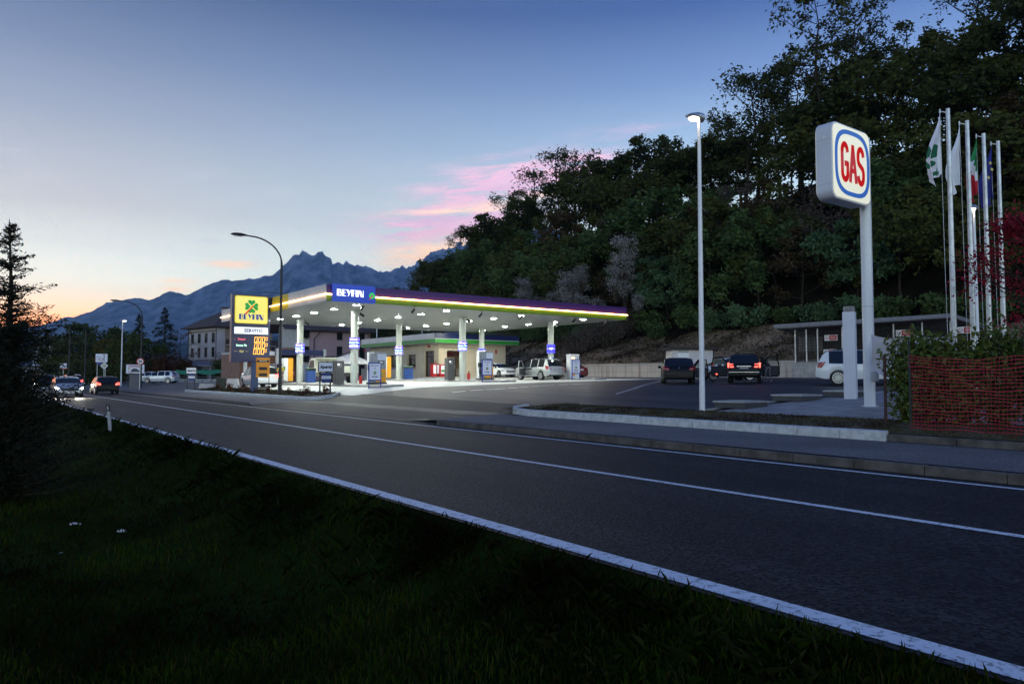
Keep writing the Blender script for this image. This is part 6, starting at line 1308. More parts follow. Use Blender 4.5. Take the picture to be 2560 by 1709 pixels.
def wheel(parent, x, y, r, w, hub=m_rim, n=10):
    s = 1 if y > 0 else -1; b = MB(); b.cyl((0, -w/2, 0), (0, w/2, 0), r, n=24); b.cyl((0, s*w/2, 0), (0, s*(w/2+.012), 0), r*.93, r*.74, n=24); o = b.build('wheel', m_tyre, parent, smooth=50, loc=(x, y, r))
    b = MB(); y0 = s*(w/2+.004); b.cyl((0, s*w*.1, 0), (0, s*w*.12, 0), r*.70, n=20, m=1)
    for i in range(n):
        a = 2*PI*i/n; d = Vector((math.cos(a), 0, math.sin(a))); tt = Vector((-math.sin(a), 0, math.cos(a))); p, q_ = d*r*.12, d*r*.68; w0, w1 = tt*r*.07, tt*r*.085; yy = Vector((0, y0+s*.014, 0)); yi = Vector((0, y0-s*.02, 0))
        b.add([p-w0+yy, p+w0+yy, q_+w1+yy, q_-w1+yy, p-w0+yi, p+w0+yi, q_+w1+yi, q_-w1+yi], [(0,1,2,3),(4,5,6,7),(0,1,5,4),(1,2,6,5),(2,3,7,6),(3,0,4,7)], 0)
    vs = []
    for rr_, yy in ((.76, .0), (.76, .016), (.66, .016), (.66, -.02)):
        for i in range(24): a = 2*PI*i/24; vs.append((rr_*r*math.cos(a), y0 + s*yy, rr_*r*math.sin(a)))
    b.add(vs, [(k*24+i, k*24+(i+1) % 24, (k+1)*24+(i+1) % 24, (k+1)*24+i) for k in range(3) for i in range(24)], 0); b.cyl((0, y0, 0), (0, y0+s*.02, 0), r*.17, n=10, m=0); b.build('rim', [hub, m_trim], o, smooth=40); return o
def car(name, label, cat, loc, rz, pnt, top, belt, plan, sill, axles, wr, spans, wsh, rwn, tail, head, lit=None, hub=m_rim, plate=True, hw=.9, group=None, plates_text=None, rails=False, door=None, mirrors=True, trim=True, spokes=10, hlit=False):
    t = thing(name, label, cat, loc, rz, group); x0, x1 = top[0][0], top[-1][0]; I = lambda pts, x: float(np.interp(x, [p[0] for p in pts], [p[1] for p in pts]))
    keys = {round(p[0], 3) for p in top} | {round(p[0], 3) for p in belt} | {round(v, 3) for s in spans for v in s} | {round(v, 3) for v in (*wsh, *rwn)} | {round(v, 3) for v in np.arange(x0, x1, .12)}
    for a in axles: keys |= {round(a + wr*1.13*math.cos(k*PI/12), 3) for k in range(13)}
    X = sorted(keys); X = [X[0]] + [b_ for a_, b_ in zip(X, X[1:]) if b_ - a_ > .008]; V = []; N = 13
    for x in X:
        zt, w = I(top, x), I(plan, x) * hw; zb = min(I(belt, x), zt - .03); zs = I(sill, x); cab = max(0, zt - zb)
        ar = None
        for a in axles:
            dxx = abs(x - a)
            if dxx < wr*1.13: zs = max(zs, wr + math.sqrt((wr*1.13)**2 - dxx**2))
        zs = min(zs, zb - .04); tum = .30*max(0, cab - .12); wr_ = w*.965 - tum - .03
        half = [(0, zs), (w*.95, zs), (w, zs + (zb-zs)*.30), (w*1.0, zs + (zb-zs)*.68), (w*.965, zb), (max(wr_, w*.5), zt - min(.045, cab*.4)), (max(wr_*.62, .2), zt + .012)]
        V += [(x, -y, z) for y, z in half[:0:-1]] + [(x, 0, zs)] + [(x, y, z) for y, z in half[1:]]
    # ring: 0..5 left from roof-inner down to sill, 6 bottom centre, 7..12 right sill up to roof-inner
    body, gls = MB(), {}
    n = len(X); body.v = V[:]
    def addf(key, f): gls.setdefault(key, []).append(f)
    for i in range(n-1):
        xm = (X[i]+X[i+1])/2
        for j in range(N):
            k = (j+1) % N; f = (i*N+j, i*N+k, (i+1)*N+k, (i+1)*N+j)
            side = (j == 1) or (j == 10); topf = j in (12, 0, 11)
            sp_ = next((q_ for q_, s in enumerate(spans) if s[0] < xm < s[1]), None)
            if side and sp_ is not None and I(top, xm) - I(belt, xm) > .12: addf(('side_window', j, sp_), f)
            elif j == 12 and wsh[0] < xm < wsh[1] or (j in (0, 11) and wsh[0] < xm < wsh[1] - .0): addf(('windscreen', 0, 0), f)
            elif topf and rwn[0] < xm < rwn[1]: addf(('rear_window', 0, 0), f)
            else: body.f.append(f); body.m.append(0 if j not in (5, 6) else 1)
    body.f += [tuple(range(N))[::-1], tuple((n-1)*N + k for k in range(N))]; body.m += [0, 0]
    bo = body.build('body', [pnt, m_trim], t, smooth=38)
    for (nm, j, q_), fs in gls.items():
        idx = sorted({i for f in fs for i in f}); mp = {i: k for k, i in enumerate(idx)}; b = MB(); b.add([V[i] for i in idx], [tuple(mp[i] for i in f) for f in fs]); b.build(nm, m_cglass, t, smooth=60)
    wid = I(plan, axles[0]) * hw
    for a in axles:
        for s in (-1, 1): wheel(t, a, s*(wid - .115), wr, .21, hub, spokes)
    for s in (-1, 1):                                          # lights wrapped round the corners
        for nm, (xx, z0, z1, ln, wdt), mt in (('taillight', tail, m_tail_on if lit else m_tail), ('headlight', head, m_hl_on if hlit else m_hlens)):
            b = MB(); m_ = 5; vs = []
            for zi in range(m_):
                z = z0 + (z1-z0)*zi/(m_-1); 
                # follow the silhouette: x where the top line reaches z
                xs_ = [x for x in X if I(top, x) >= z]; xe = (xs_[0] if nm == 'taillight' else xs_[-1]); sg = -1 if nm == 'taillight' else 1
                ln_ = ln * (1 - .25*abs(zi/(m_-1) - .5))
                pts = [(xe - sg*ln_, I(plan, xe - sg*ln_)*hw*1.0 + .006), (xe - sg*ln_*.4, I(plan, xe - sg*ln_*.4)*hw + .008), (xe - sg*.02, I(plan, xe)*hw*.99), (xe + sg*.012, I(plan, xe)*hw*.93), (xe + sg*.014, I(plan, xe)*hw - wdt)]
                vs += [(x, s*y, z) for x, y in pts]
            b.add(vs, [(i*5+k, i*5+k+1, (i+1)*5+k+1, (i+1)*5+k) for i in range(m_-1) for k in range(4)]); b.build(nm, mt, t, smooth=50)
    xr, xf = x0, x1
    if plate:
        zp = plate if isinstance(plate, float) else .55
        xe = [x for x in X if I(top, x) >= zp + .06]
        b = MB(); b.box((xe[0] - .016, 0, zp), (.02, .52, .115), 0); b.text(plates_text or 'DL 381KV', .095, Matrix.Translation((xe[0] - .028, 0, zp)) @ Matrix.Rotation(-PI/2, 4, 'Z') @ Matrix.Rotation(PI/2, 4, 'X'), .001, 1); b.box((xe[0] - .0265, -.24, zp), (.002, .045, .112), 2); b.box((xe[0] - .0265, .24, zp), (.002, .045, .112), 2); b.build('number_plate', [m_plate, m_ink, m_blue], t)
        b = MB(); b.box((xf + .006, 0, .42), (.02, .5, .11)); b.build('number_plate', m_plate, t)
    if mirrors:
        for s in (-1, 1):
            xm_ = wsh[0] + .22; b = MB(); b.ball((xm_, s*(I(plan, xm_)*hw + .09), I(belt, xm_) + .07), .11, n=10, sc=(.7, 1, .75)); b.cyl((xm_, s*(I(plan, xm_)*hw*.95), I(belt, xm_)), (xm_, s*(I(plan, xm_)*hw + .06), I(belt, xm_) + .04), .025, n=6); b.build('mirror', pnt, t, smooth=60)
    if trim:
        for s in (-1, 1):
            for a, c in spans:
                if a in (spans[0][0],): continue
                xx = a; b = MB(); b.bx(xx - .006, xx + .002, s*(I(plan, xx)*hw + .001) - .003, s*(I(plan, xx)*hw + .001) + .003, .42, I(belt, xx) - .02); b.build('door_seam', m_trim, t)
            xx = spans[0][1] - .25; b = MB(); b.box((xx, s*(I(plan, xx)*hw + .008), I(belt, xx) - .13), (.18, .03, .03)); b.build('door_handle', pnt if pnt != m_trim else m_chrome, t)
    if rails:
        for s in (-1, 1): b = MB(); b.tube([(spans[0][0] + .2, s*.56*hw/.9, I(top, spans[0][0]+.3) + .02), (0, s*.60*hw/.9, I(top, 0) + .06), (spans[-1][1] - .75, s*.58*hw/.9, I(top, spans[-1][1]-.75) + .03)], .018, 6); b.build('roof_rail', m_trim, t)
    b = MB(); b.box((x1 - .02, 0, .55), (.06, wid*1.1, .16)); b.build('grille', m_trim, t)
    t['I'] = 0; del t['I']; return t, I, X
def suv(name, label, loc, rz, pnt, L=4.6, h=1.68, **k):
    q_ = L/2
    return car(name, label, 'car', loc, rz, pnt,
        top=[(-q_, .62), (-q_+.05, .95), (-q_+.10, 1.05), (-q_+.32, 1.50), (-q_+.50, h-.05), (-q_+.9, h-.01), (-.3, h), (.25, h-.03), (.62, h-.12), (1.22, 1.10), (1.5, 1.06), (q_-.35, .97), (q_-.12, .86), (q_, .60)],
        belt=[(-q_, 1.06), (0, 1.0), (1.25, .98), (q_, .9)], plan=[(-q_, .84), (-q_+.18, .93), (-q_+.6, .99), (0, 1.0), (q_-.7, .985), (q_-.25, .90), (q_, .70)], sill=[(-q_, .42), (-q_+.4, .30), (q_-.5, .30), (q_, .36)], axles=(-1.30*L/4.6, 1.36*L/4.6), wr=.35,
        spans=[(-q_+.62, -.95), (-.85, -.02), (.06, .98)], wsh=(.60, 1.24), rwn=(-q_+.11, -q_+.44), tail=(0, .84, 1.12, .30, .24), head=(0, .70, .86, .42, .30), **k)
def hatch(name, label, loc, rz, pnt, L=4.05, h=1.47, **k):
    q_ = L/2
    return car(name, label, 'car', loc, rz, pnt,
        top=[(-q_, .55), (-q_+.04, .86), (-q_+.09, .96), (-q_+.35, 1.30), (-q_+.55, h-.04), (-q_+1.0, h), (-.25, h), (.15, h-.05), (.45, h-.15), (1.18, .98), (1.4, .92), (q_-.25, .78), (q_-.08, .68), (q_, .50)],
        belt=[(-q_, .98), (0, .92), (1.2, .88), (q_, .8)], plan=[(-q_, .82), (-q_+.18, .93), (-q_+.6, .99), (0, 1.0), (q_-.7, .98), (q_-.25, .88), (q_, .66)], sill=[(-q_, .34), (-q_+.4, .24), (q_-.5, .22), (q_, .28)], axles=(-1.24*L/4.05, 1.26*L/4.05), wr=.305,
        spans=[(-q_+.62, -.85), (-.76, -.02), (.06, .92)], wsh=(.42, 1.20), rwn=(-q_+.10, -q_+.50), tail=(0, .74, .98, .26, .22), head=(0, .56, .72, .40, .28), **k)
def sedan(name, label, loc, rz, pnt, L=4.5, h=1.44, **k):
    q_ = L/2
    return car(name, label, 'car', loc, rz, pnt,
        top=[(-q_, .55), (-q_+.05, .90), (-q_+.15, .98), (-q_+.55, 1.02), (-q_+1.1, 1.33), (-q_+1.55, h-.02), (-.1, h), (.3, h-.05), (.6, h-.14), (1.32, .94), (1.6, .88), (q_-.3, .74), (q_-.08, .64), (q_, .46)],
        belt=[(-q_, .96), (0, .90), (1.3, .86), (q_, .8)], plan=[(-q_, .80), (-q_+.2, .92), (-q_+.6, .99), (0, 1.0), (q_-.7, .98), (q_-.25, .86), (q_, .60)], sill=[(-q_, .34), (-q_+.4, .22), (q_-.5, .2), (q_, .26)], axles=(-1.32, 1.38), wr=.32,
        spans=[(-q_+1.0, -.80), (-.70, .08), (.16, 1.0)], wsh=(.56, 1.34), rwn=(-q_+.58, -q_+1.3), tail=(0, .70, .92, .24, .26), head=(0, .54, .70, .46, .30), **k)
def opendoor(parent, hx, hy, ang, pnt, L=1.05, zb=.95, zt=1.42, side=1, lamp=False, label='open door'):
    d = bpy.data.objects.new('open_door', None); b = MB(); s = side      # hinge at origin, door runs toward -x when closed
    o = [(0, .34), (0, zb), (-.42, zt), (-L*.9, zt), (-L, zb), (-L, .45), (-L+.12, .34)]; fr_in = [(-.12, zb+.03), (-.46, zt-.06), (-L*.86, zt-.06), (-L*.93, zb+.03)]
    low = [(0, .34), (0, zb), (-L, zb), (-L, .45), (-L+.12, .34)]
    X = Matrix.Rotation(PI/2, 4, 'X'); b.prism(low[::-1], .10, Matrix.Translation((0, .05, 0)) @ X, 0)
    ring = [(0, zb), (-.42, zt), (-L*.9, zt), (-L, zb)]
    for (p, q_), (r1, r2) in zip(zip(ring, ring[1:]), zip(fr_in, fr_in[1:])): b.prism([p, q_, r2, r1], .05, Matrix.Translation((0, .025, 0)) @ X, 0)
    o_ = b.build('open_door', [pnt], parent, bevel=.01, label=label); o_.location = (hx, hy, 0); o_.rotation_euler.z = ang
    b = MB(); b.prism(fr_in[::-1], .01, Matrix.Translation((0, .005, 0)) @ X); b.build('pane', m_pane, o_)
    b = MB(); b.bx(-L+.06, -.06, -.075*s - .012 if s > 0 else .052, -.075*s + .022 if s > 0 else .075, .42, zb-.04); b.build('lining', m_inner, o_)
    if lamp: b = MB(); b.box((-L*.72, -.09*s, .50), (.09, .02, .06)); b.build('door_lamp', m_tail_on, o_)
    return o_
AX = PI/2                                                       # heading along +y, away down the road
def gp(x, y, up=0.): return (x, y, gz(x, y) + up)
P_sil = paint('paint_silver', (.42, .44, .45), .6, .32); P_wht = paint('paint_white', (.74, .75, .77)); P_blk = M('paint_black', (.005, .005, .007), .35, 0, .05, 1, spec=.14, coat=.06); P_gry = paint('paint_grey', (.40, .42, .46), .5); P_red = paint('paint_maroon', (.085, .008, .010), .2, .3); P_ice = paint('paint_pale', (.62, .64, .68), .3)
suv('parked_suv', 'silver white SUV with lit tail lamps fuelling behind the orange price board', gp(18.55, 57.8), AX, P_ice, L=4.5, h=1.70, rails=True, lit=True, plate=.72)
t, I, _ = suv('parked_suv', 'silver estate SUV with an open front door fuelling at the right pump island', gp(36.95, 45.7), AX, P_sil, L=4.55, h=1.68, rails=True, plate=.80)
opendoor(t, .78, .86, -1.12, P_sil, 1.05, .98, 1.55, 1); b = MB(); b.bx(-.25, .80, .885, .893, .42, .97); b.build('door_opening', m_trim, t)
sedan('parked_car', 'white saloon car facing right beside the shop', gp(43.9, 61.0, .12), -AX, P_wht, L=4.5, group=None)
t, I, _ = hatch('parked_car', 'white hatchback with its boot lid raised behind the white saloon', gp(46.2, 66.4, .1), 1.2, P_wht, L=4.1, h=1.5); b = MB(); b.prism([(0, 0), (.9, .25), (.9, .31), (0, .06)], 1.3, Matrix.Translation((-1.5, .65, 1.45)) @ Matrix.Rotation(PI/2, 4, 'X') @ Matrix.Rotation(PI, 4, 'Y')); b.build('boot_lid', P_blk, t)
sedan('parked_car', 'dark maroon saloon car behind the right hand welcome stand', gp(41.0, 47.3), AX, P_red, L=4.5, plate=.78)
def head(px, D, turn=0.): u = ray(px, 930)[0]; d = Vector((.6 + .8*u, .8 - .6*u)).normalized(); return math.atan2(d.y, d.x) + turn
p = ground(1693, 42.8); t, I, _ = hatch('parked_car', 'black hatchback seen from behind with an open right door', p, head(1693, 42.8) + .05, P_blk, L=4.3, h=1.46, plate=.55, hw=.92)
opendoor(t, .75, -.86, 1.05, P_blk, 1.05, .92, 1.40, -1); opendoor(t, -.25, -.86, 1.25, P_blk, .9, .92, 1.40, -1, label='open rear door'); b = MB(); b.box((-2.09, 0, .70), (.03, 1.55, .025)); b.ball((-2.085, 0, .88), .05, n=8); b.build('chrome_strip', m_chrome, t)
p = ground(1862, 42.2); t, I, _ = suv('parked_car', 'black family car with lit tail lamps and both front doors open', p, head(1862, 42) - .02, P_blk, L=4.3, h=1.62, lit=True, plate=.78, hw=.90)
opendoor(t, .78, .84, -1.35, P_blk, 1.1, .98, 1.50, 1, lamp=True); opendoor(t, .78, -.84, 1.30, P_blk, 1.1, .98, 1.50, -1); b = MB(); b.box((-2.16, 0, .92), (.03, .75, .04)); b.box((-2.20, 0, .60), (.03, 1.6, .025)); b.build('chrome_strip', m_chrome, t)
p = ground(1815, 47.5); hatch('parked_car', 'small white car half hidden behind the open black door', p, 2.62, P_wht, L=3.9, h=1.5)
p = ground(2168, 35.6); suv('parked_suv', 'white SUV parked beside the square white pillar', p, math.atan2(-.86, .50), P_wht, L=4.64, h=1.70, rails=True, plate=.85, spokes=12, hw=.94)
p = at(403, 930, 88); p.z = gz(p.x, p.y); hatch('parked_car', 'pale hatchback facing left near the road beyond the entrance', p, math.atan2(.6, -.8), P_ice, L=4.0, h=1.48)
p = at(372, 930, 96); p.z = gz(p.x, p.y); sedan('parked_car', 'pale car half hidden behind the hatchback near the road', p, math.atan2(.6, -.8), P_gry, L=4.4, h=1.42)
suv('parked_car', 'dark red car with a white roof standing beyond the silver fuelling SUV', gp(22.9, 66.0), AX, P_red, L=4.3, h=1.75, lit=False)
# traffic on the road, lamps lit
LG = 'cars on the road with lit lamps'
def beams(t, x, z):
    for s in (-1, 1):
        l = bpy.data.objects.new('headlamp_beam', bpy.data.lights.new('headlamp_beam', 'SPOT')); C.objects.link(l); l.parent = t; l.location = (x + .06, s*.6, z); l.rotation_euler = (R(90-5), 0, -PI/2); l.data.energy = 900; l.data.spot_size = R(60); l.data.spot_blend = .7; l.data.color = (1, .9, .75); l.data.shadow_soft_size = .08
def road_pt(px, x): u = ray(px, 930)[0]; D = x/(.6 + .8*u); return (x, (.8 - .6*u)*D, 0.)
t, *_ = hatch('moving_car', 'grey car with dazzling headlamps coming along the near lane', road_pt(168, 6.1), -AX, P_gry, L=4.1, group=LG, hlit=True); beams(t, 1.9, .64)
t, *_ = suv('moving_car', 'dark car with bright headlamps following in the near lane', road_pt(108, 6.1), -AX, P_blk, L=4.5, group=LG, hlit=True); beams(t, 2.1, .78)
t, *_ = hatch('moving_car', 'dark car with red tail lamps driving away in the far lane', road_pt(262, 9.7), AX, P_blk, L=4.1, group=LG, lit=True)
t, *_ = suv('moving_car', 'grey car with red tail lamps farther away in the far lane', road_pt(180, 9.7), AX, P_gry, L=4.4, group=LG, lit=True)
# tipper truck at the left pump island
t = thing('tipper_truck', 'small pale tipper truck standing between the left and middle pump islands', 'truck', gp(24.6, 57.8), AX); P_trk = paint('truck_cream', (.56, .58, .50), 0, .45)
b = MB(); prof = [(1.35, .55), (3.1, .55), (3.15, 1.0), (3.05, 1.22), (2.62, 1.95), (2.4, 2.08), (1.35, 2.10)]; b.prism(prof, 1.8, TX((0, .9, 0))); b.build('cab', P_trk, t, bevel=.05)
for s in (-1, 1): b = MB(); b.prism([(1.62, 1.25), (2.85, 1.25), (2.48, 1.88), (1.62, 1.90)], .012, TX((0, s*.9 + (.012 if s > 0 else .0), 0))); b.build('side_window', m_cglass, t)
b = MB(); b.add([(3.06, -.8, 1.26), (3.06, .8, 1.26), (2.64, .76, 1.94), (2.64, -.76, 1.94)], [(0,1,2,3)]); b.v = [(x+.012, y, z) for x, y, z in b.v]; b.build('windscreen', m_cglass, t)
b = MB(); b.bx(-2.9, 1.25, -.45, .45, .55, .80); b.build('chassis', m_trim, t)
b = MB(); b.bx(-3.0, 1.15, -.98, .98, .86, .96); 
for y in (-.98, .93): b.bx(-3.0, 1.15, y, y+.05, .962, 1.38)
b.bx(-3.0, -2.95, -.93, .93, .962, 1.38); b.bx(1.10, 1.15, -.93, .93, .962, 2.0)
for x in (-2.98, 1.05): b.bx(x, x+.06, -1.0, -.982, .8, 1.4); b.bx(x, x+.06, .982, 1.0, .8, 1.4)
b.build('tipper_bed', P_trk, t, bevel=.01)
b = MB(); b.box((.55, 0, 2.06), (1.3, 1.9, .07)); b.build('rack', P_trk, t)
for x in (-1.7, 2.35):
    for s in (-1, 1): wheel(t, x, s*.80, .36, .24, M('truck_rim', (.3, .3, .3), .5), 6)
for s in (-1, 1): b = MB(); b.box((-3.03, s*.75, .74), (.05, .35, .13)); b.build('taillight', m_tail, t)
for s in (-1, 1): b = MB(); b.box((3.14, s*.62, .85), (.06, .34, .2)); b.build('headlight', m_hlens, t)
b = MB(); b.box((2.95, -1.05, 1.55), (.08, .2, .34)); b.build('mirror', m_black, t)
# ------------------------------------------------------------------ people and the dog
m_skin = M('skin', (.36, .20, .14), .6)
def figure(name, label, cat, loc, rz, J, E, zones, mats, root='pel', extra=None):
    """J joint -> (pos, radius); E edges; grown with the skin modifier, coloured by zones(pos) -> material slot"""
    names = list(J); me = bpy.data.meshes.new('body'); me.from_pydata([J[k][0] for k in names], [(names.index(a), names.index(b)) for a, b in E], []); o = bpy.data.objects.new('body', me); C.objects.link(o)
    sk = o.modifiers.new('skin', 'SKIN'); sk.use_smooth_shade = True; o.modifiers.new('sub', 'SUBSURF').levels = 2
    for i, k in enumerate(names): r = J[k][1]; me.skin_vertices[0].data[i].radius = (r, r) if not isinstance(r, tuple) else r; me.skin_vertices[0].data[i].use_root = (k == root)
    ev = bpy.data.meshes.new_from_object(o.evaluated_get(bpy.context.evaluated_depsgraph_get())); bpy.data.objects.remove(o); bpy.data.meshes.remove(me); ev.name = 'body'
    for m in mats: ev.materials.append(m)
    for p in ev.polygons: p.material_index = zones(p.center); p.use_smooth = True
    t = thing(name, label, cat, loc, rz); o = bpy.data.objects.new('body', ev); C.objects.link(o); o.parent = t; return t
def hand(J, E, wrist, d, spread, tag_, curl=Vector((0, 0, -.35))):
    d = d.normalized(); s = spread.normalized(); w = Vector(J[wrist][0]); palm = w + d*.075; J['palm'+tag_] = (palm, (.034, .02)); E.append((wrist, 'palm'+tag_))
    for i, (o, L) in enumerate(((-.030, .070), (-.010, .082), (.010, .076), (.029, .060))):
        a = palm + s*o + d*.02; m_ = a + d*L*.55; e = m_ + (d + curl).normalized()*L*.5
        for k, p, r in (('a', a, .010), ('b', m_, .0088), ('c', e, .007)): J[f'f{tag_}{i}{k}'] = (p, r)
        E += [('palm'+tag_, f'f{tag_}{i}a'), (f'f{tag_}{i}a', f'f{tag_}{i}b'), (f'f{tag_}{i}b', f'f{tag_}{i}c')]
    th = w + d*.03 - s*.035; J['th'+tag_] = (th, .011); J['ti'+tag_] = (th + (d*.7 - s*.7).normalized()*.05, .008); E += [(wrist, 'th'+tag_), ('th'+tag_, 'ti'+tag_)]
def human(label, loc, rz, pose, mats, zones, hair=(.02, .015, .012)):
    J, E = {}, []; V = Vector
    J['pel'] = (V(pose['pel']), (.15, .11)); J['waist'] = (V(pose['waist']), (.135, .10)); J['chest'] = (V(pose['chest']), (.165, .115)); J['neck'] = (V(pose['neck']), .058); J['chin'] = (V(pose['chin']), .068); J['skull'] = (V(pose['skull']), .095); J['crown'] = (V(pose['crown']), .065)
    E += [('pel', 'waist'), ('waist', 'chest'), ('chest', 'neck'), ('neck', 'chin'), ('chin', 'skull'), ('skull', 'crown')]
    f = (V(pose.get('face', (1, 0, 0)))).normalized(); J['nose'] = (J['chin'][0].lerp(J['skull'][0], .55) + f*.105, .012); E.append(('skull', 'nose'))
    for s, k in ((1, 'l'), (-1, 'r')):
        for j, r in (('hip', .095), ('knee', .062), ('ankle', .042), ('toe', .036), ('sho', .068), ('elb', .046), ('wri', .030)): J[j+k] = (V(pose[j+k]), r)
        E += [('pel', 'hip'+k), ('hip'+k, 'knee'+k), ('knee'+k, 'ankle'+k), ('ankle'+k, 'toe'+k), ('chest', 'sho'+k), ('sho'+k, 'elb'+k), ('elb'+k, 'wri'+k)]
        dd = (J['wri'+k][0] - J['elb'+k][0]); sp = dd.cross(V((0, 1, .2))); hand(J, E, 'wri'+k, dd, sp, k)
    t = figure('person', label, 'person', loc, rz, J, E, zones, mats)
    c = J['skull'][0]; up = (J['crown'][0] - J['chin'][0]).normalized(); b = MB()
    b.ball((0, 0, 0), .112, n=14, sc=(1., .95, 1.)); hv = []
    for x, y, z in b.v: p = V((x, y, z)); hv.append(tuple(c + up*.025 - f*.022 + p))
    b.v = hv; b.build('hair', M('hair_dark', hair, .7), t, smooth=80)
    b = MB(); side = up.cross(f)
    for s in (-1, 1): b.ball(tuple(c + f*.094 - up*.005 + side*s*.034), .012, n=8)
    b.build('eyes', m_ink, t)
    return t
stand_pose = dict(pel=(0, 0, .95), waist=(.01, 0, 1.12), chest=(.02, 0, 1.34), neck=(.02, 0, 1.50), chin=(.05, 0, 1.57), skull=(.03, 0, 1.66), crown=(.01, 0, 1.72), hipl=(0, .10, .90), kneel=(.04, .11, .50), anklel=(-.01, .12, .08), toel=(.15, .13, .04), hipr=(0, -.10, .90), kneer=(.03, -.11, .50), ankler=(-.03, -.12, .08), toer=(.13, -.13, .04), shol=(0, .19, 1.40), elbl=(-.02, .25, 1.13), wril=(.12, .24, .94), shor=(.02, -.19, 1.40), elbr=(.12, -.26, 1.16), wrir=(.36, -.20, 1.10), face=(1, 0, -.1))
m_nav = M('cloth_navy', (.018, .022, .035), .9); m_hiv = M('cloth_hi_vis', (.62, .62, .05), .8); m_yell = M('cloth_yellow', (.55, .40, .05), .85); m_shoe = M('shoe_dark', (.02, .02, .02), .7); m_hood = M('cloth_black', (.008, .008, .009), .95); m_jean = M('cloth_grey_print', (.14, .15, .17), .9, 0, .75, 30); m_shoew = M('shoe_white', (.55, .56, .6), .7); m_jk = M('cloth_grey', (.05, .05, .055), .9)
def zone_att(c):
    if c.z > 1.53: return 0
    if c.z < .10: return 3
    if 1.20 < c.z < 1.27 or .98 < c.z < 1.03: return 2
    if abs(c.y) > .17 and c.z < .95: return 0
    return 1
human('station attendant in dark clothes with bright yellow bands beside the truck', gp(23.2, 55.4), AX - 1.2, stand_pose, [m_skin, m_nav, m_hiv, m_shoe], zone_att)
def zone_cus(c):
    if c.z > 1.53: return 0
    if c.z < .10: return 3
    if c.z > 1.02: return 2 if c.z > 1.18 else 1
    if abs(c.y) > .17 and c.z < .95 or c.x > .30: return 0
    return 1
human('person in a yellow top filling the silver white SUV at the pump', gp(20.1, 57.2), AX + 2.2, stand_pose, [m_skin, m_jk, m_yell, m_shoe], zone_cus)
bend = dict(pel=(-.12, 0, .93), waist=(.02, 0, 1.06), chest=(.24, 0, 1.22), neck=(.40, 0, 1.32), chin=(.50, 0, 1.33), skull=(.54, 0, 1.42), crown=(.56, 0, 1.49), hipl=(-.12, .10, .88), kneel=(-.02, .11, .48), anklel=(-.12, .12, .08), toel=(.04, .13, .04), hipr=(-.12, -.10, .88), kneer=(-.10, -.11, .48), ankler=(-.26, -.12, .09), toer=(-.10, -.13, .04), shol=(.26, .19, 1.24), elbl=(.42, .24, 1.02), wril=(.62, .18, 1.04), shor=(.26, -.19, 1.24), elbr=(.44, -.24, 1.04), wrir=(.66, -.18, 1.10), face=(1, 0, -.35))
def zone_b(c):
    if c.z < .10: return 3
    if c.z < .90 and c.x < .2: return 2
    if c.x > .60 and c.z < 1.2: return 0
    if c.x > .52 and 1.26 < c.z < 1.46: return 0
    return 1
p = ground(1917, 42.4); human('person in a black hooded top and grey trousers bending into the black family car', p, head(1917, 42) + .55, bend, [m_skin, m_hood, m_jean, m_shoew], zone_b, (.006, .006, .007))
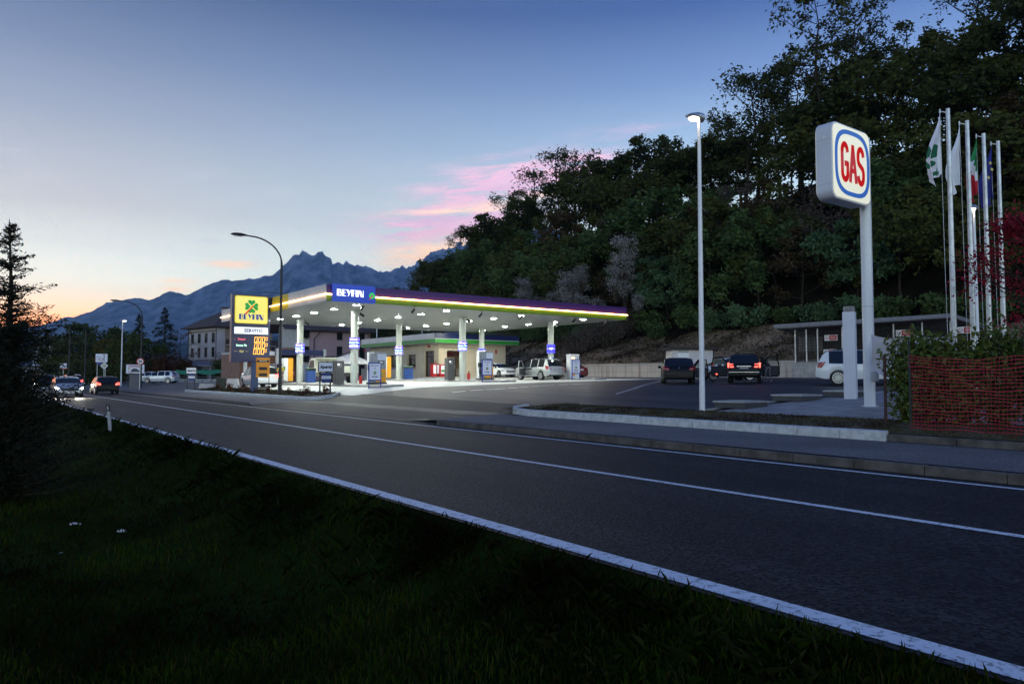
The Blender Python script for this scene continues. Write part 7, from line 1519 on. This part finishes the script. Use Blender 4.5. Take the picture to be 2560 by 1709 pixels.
# walking dog in front of the shop
J = {'pel': (Vector((-.36, 0, .55)), (.09, .12)), 'back': (Vector((-.05, 0, .56)), (.10, .12)), 'chest': (Vector((.24, 0, .53)), (.11, .15)), 'neck': (Vector((.42, 0, .68)), .075), 'head': (Vector((.54, 0, .80)), .075), 'muz': (Vector((.72, 0, .77)), .035), 'earl': (Vector((.50, .05, .93)), .018), 'earr': (Vector((.50, -.05, .93)), .018), 'tail': (Vector((-.50, 0, .56)), .03), 'tailt': (Vector((-.70, 0, .46)), .02)}
E = [('pel', 'back'), ('back', 'chest'), ('chest', 'neck'), ('neck', 'head'), ('head', 'muz'), ('head', 'earl'), ('head', 'earr'), ('pel', 'tail'), ('tail', 'tailt')]
for k, y, o in (('l', .09, .12), ('r', -.09, -.14)):
    J.update({'th'+k: (Vector((-.34, y, .40)), .075), 'st'+k: (Vector((-.24+o*.5, y, .30)), .045), 'hk'+k: (Vector((-.42+o, y, .20)), .028), 'hp'+k: (Vector((-.36+o*1.3, y, .03)), .026), 'ht'+k: (Vector((-.29+o*1.3, y, .025)), .024), 'sh'+k: (Vector((.26, y, .40)), .055), 'el'+k: (Vector((.22-o*.4, y, .28)), .036), 'ca'+k: (Vector((.25-o*1.0, y, .14)), .026), 'fp'+k: (Vector((.25-o*1.3, y, .03)), .026), 'ft'+k: (Vector((.31-o*1.3, y, .025)), .022)})
    E += [('pel', 'th'+k), ('th'+k, 'st'+k), ('st'+k, 'hk'+k), ('hk'+k, 'hp'+k), ('hp'+k, 'ht'+k), ('chest', 'sh'+k), ('sh'+k, 'el'+k), ('el'+k, 'ca'+k), ('ca'+k, 'fp'+k), ('fp'+k, 'ft'+k)]
u = ray(1024, 930)[0]; xd = 37.0; Dd = xd/(.6+.8*u)
figure('dog', 'tan and black dog walking past the shop window', 'dog', (xd, (.8-.6*u)*Dd, 1.37), -AX, J, E, lambda c: 1 if c.z > .56 and c.x < .3 else 0, [M('fur_tan', (.26, .17, .09), .9, 0, .3, 8), M('fur_black', (.03, .024, .02), .9)])
# ------------------------------------------------------------------ air between here and the mountains
hb = MB(); hb.bx(-6000, 9500, -300, 10500, -8, 1640)
mh = bpy.data.materials.new('haze_air'); mh.use_nodes = True; q = NT(mh.node_tree); q.n.clear()
pv = q.node('ShaderNodeVolumePrincipled'); pv.inputs['Color'].default_value = (.33, .59, 1., 1); pv.inputs['Density'].default_value = 8.5e-5; pv.inputs['Anisotropy'].default_value = .65
o_ = q.node('ShaderNodeOutputMaterial'); q.l.new(pv.outputs[0], o_.inputs['Volume'])
struct(hb.build('haze', mh), 'stuff')
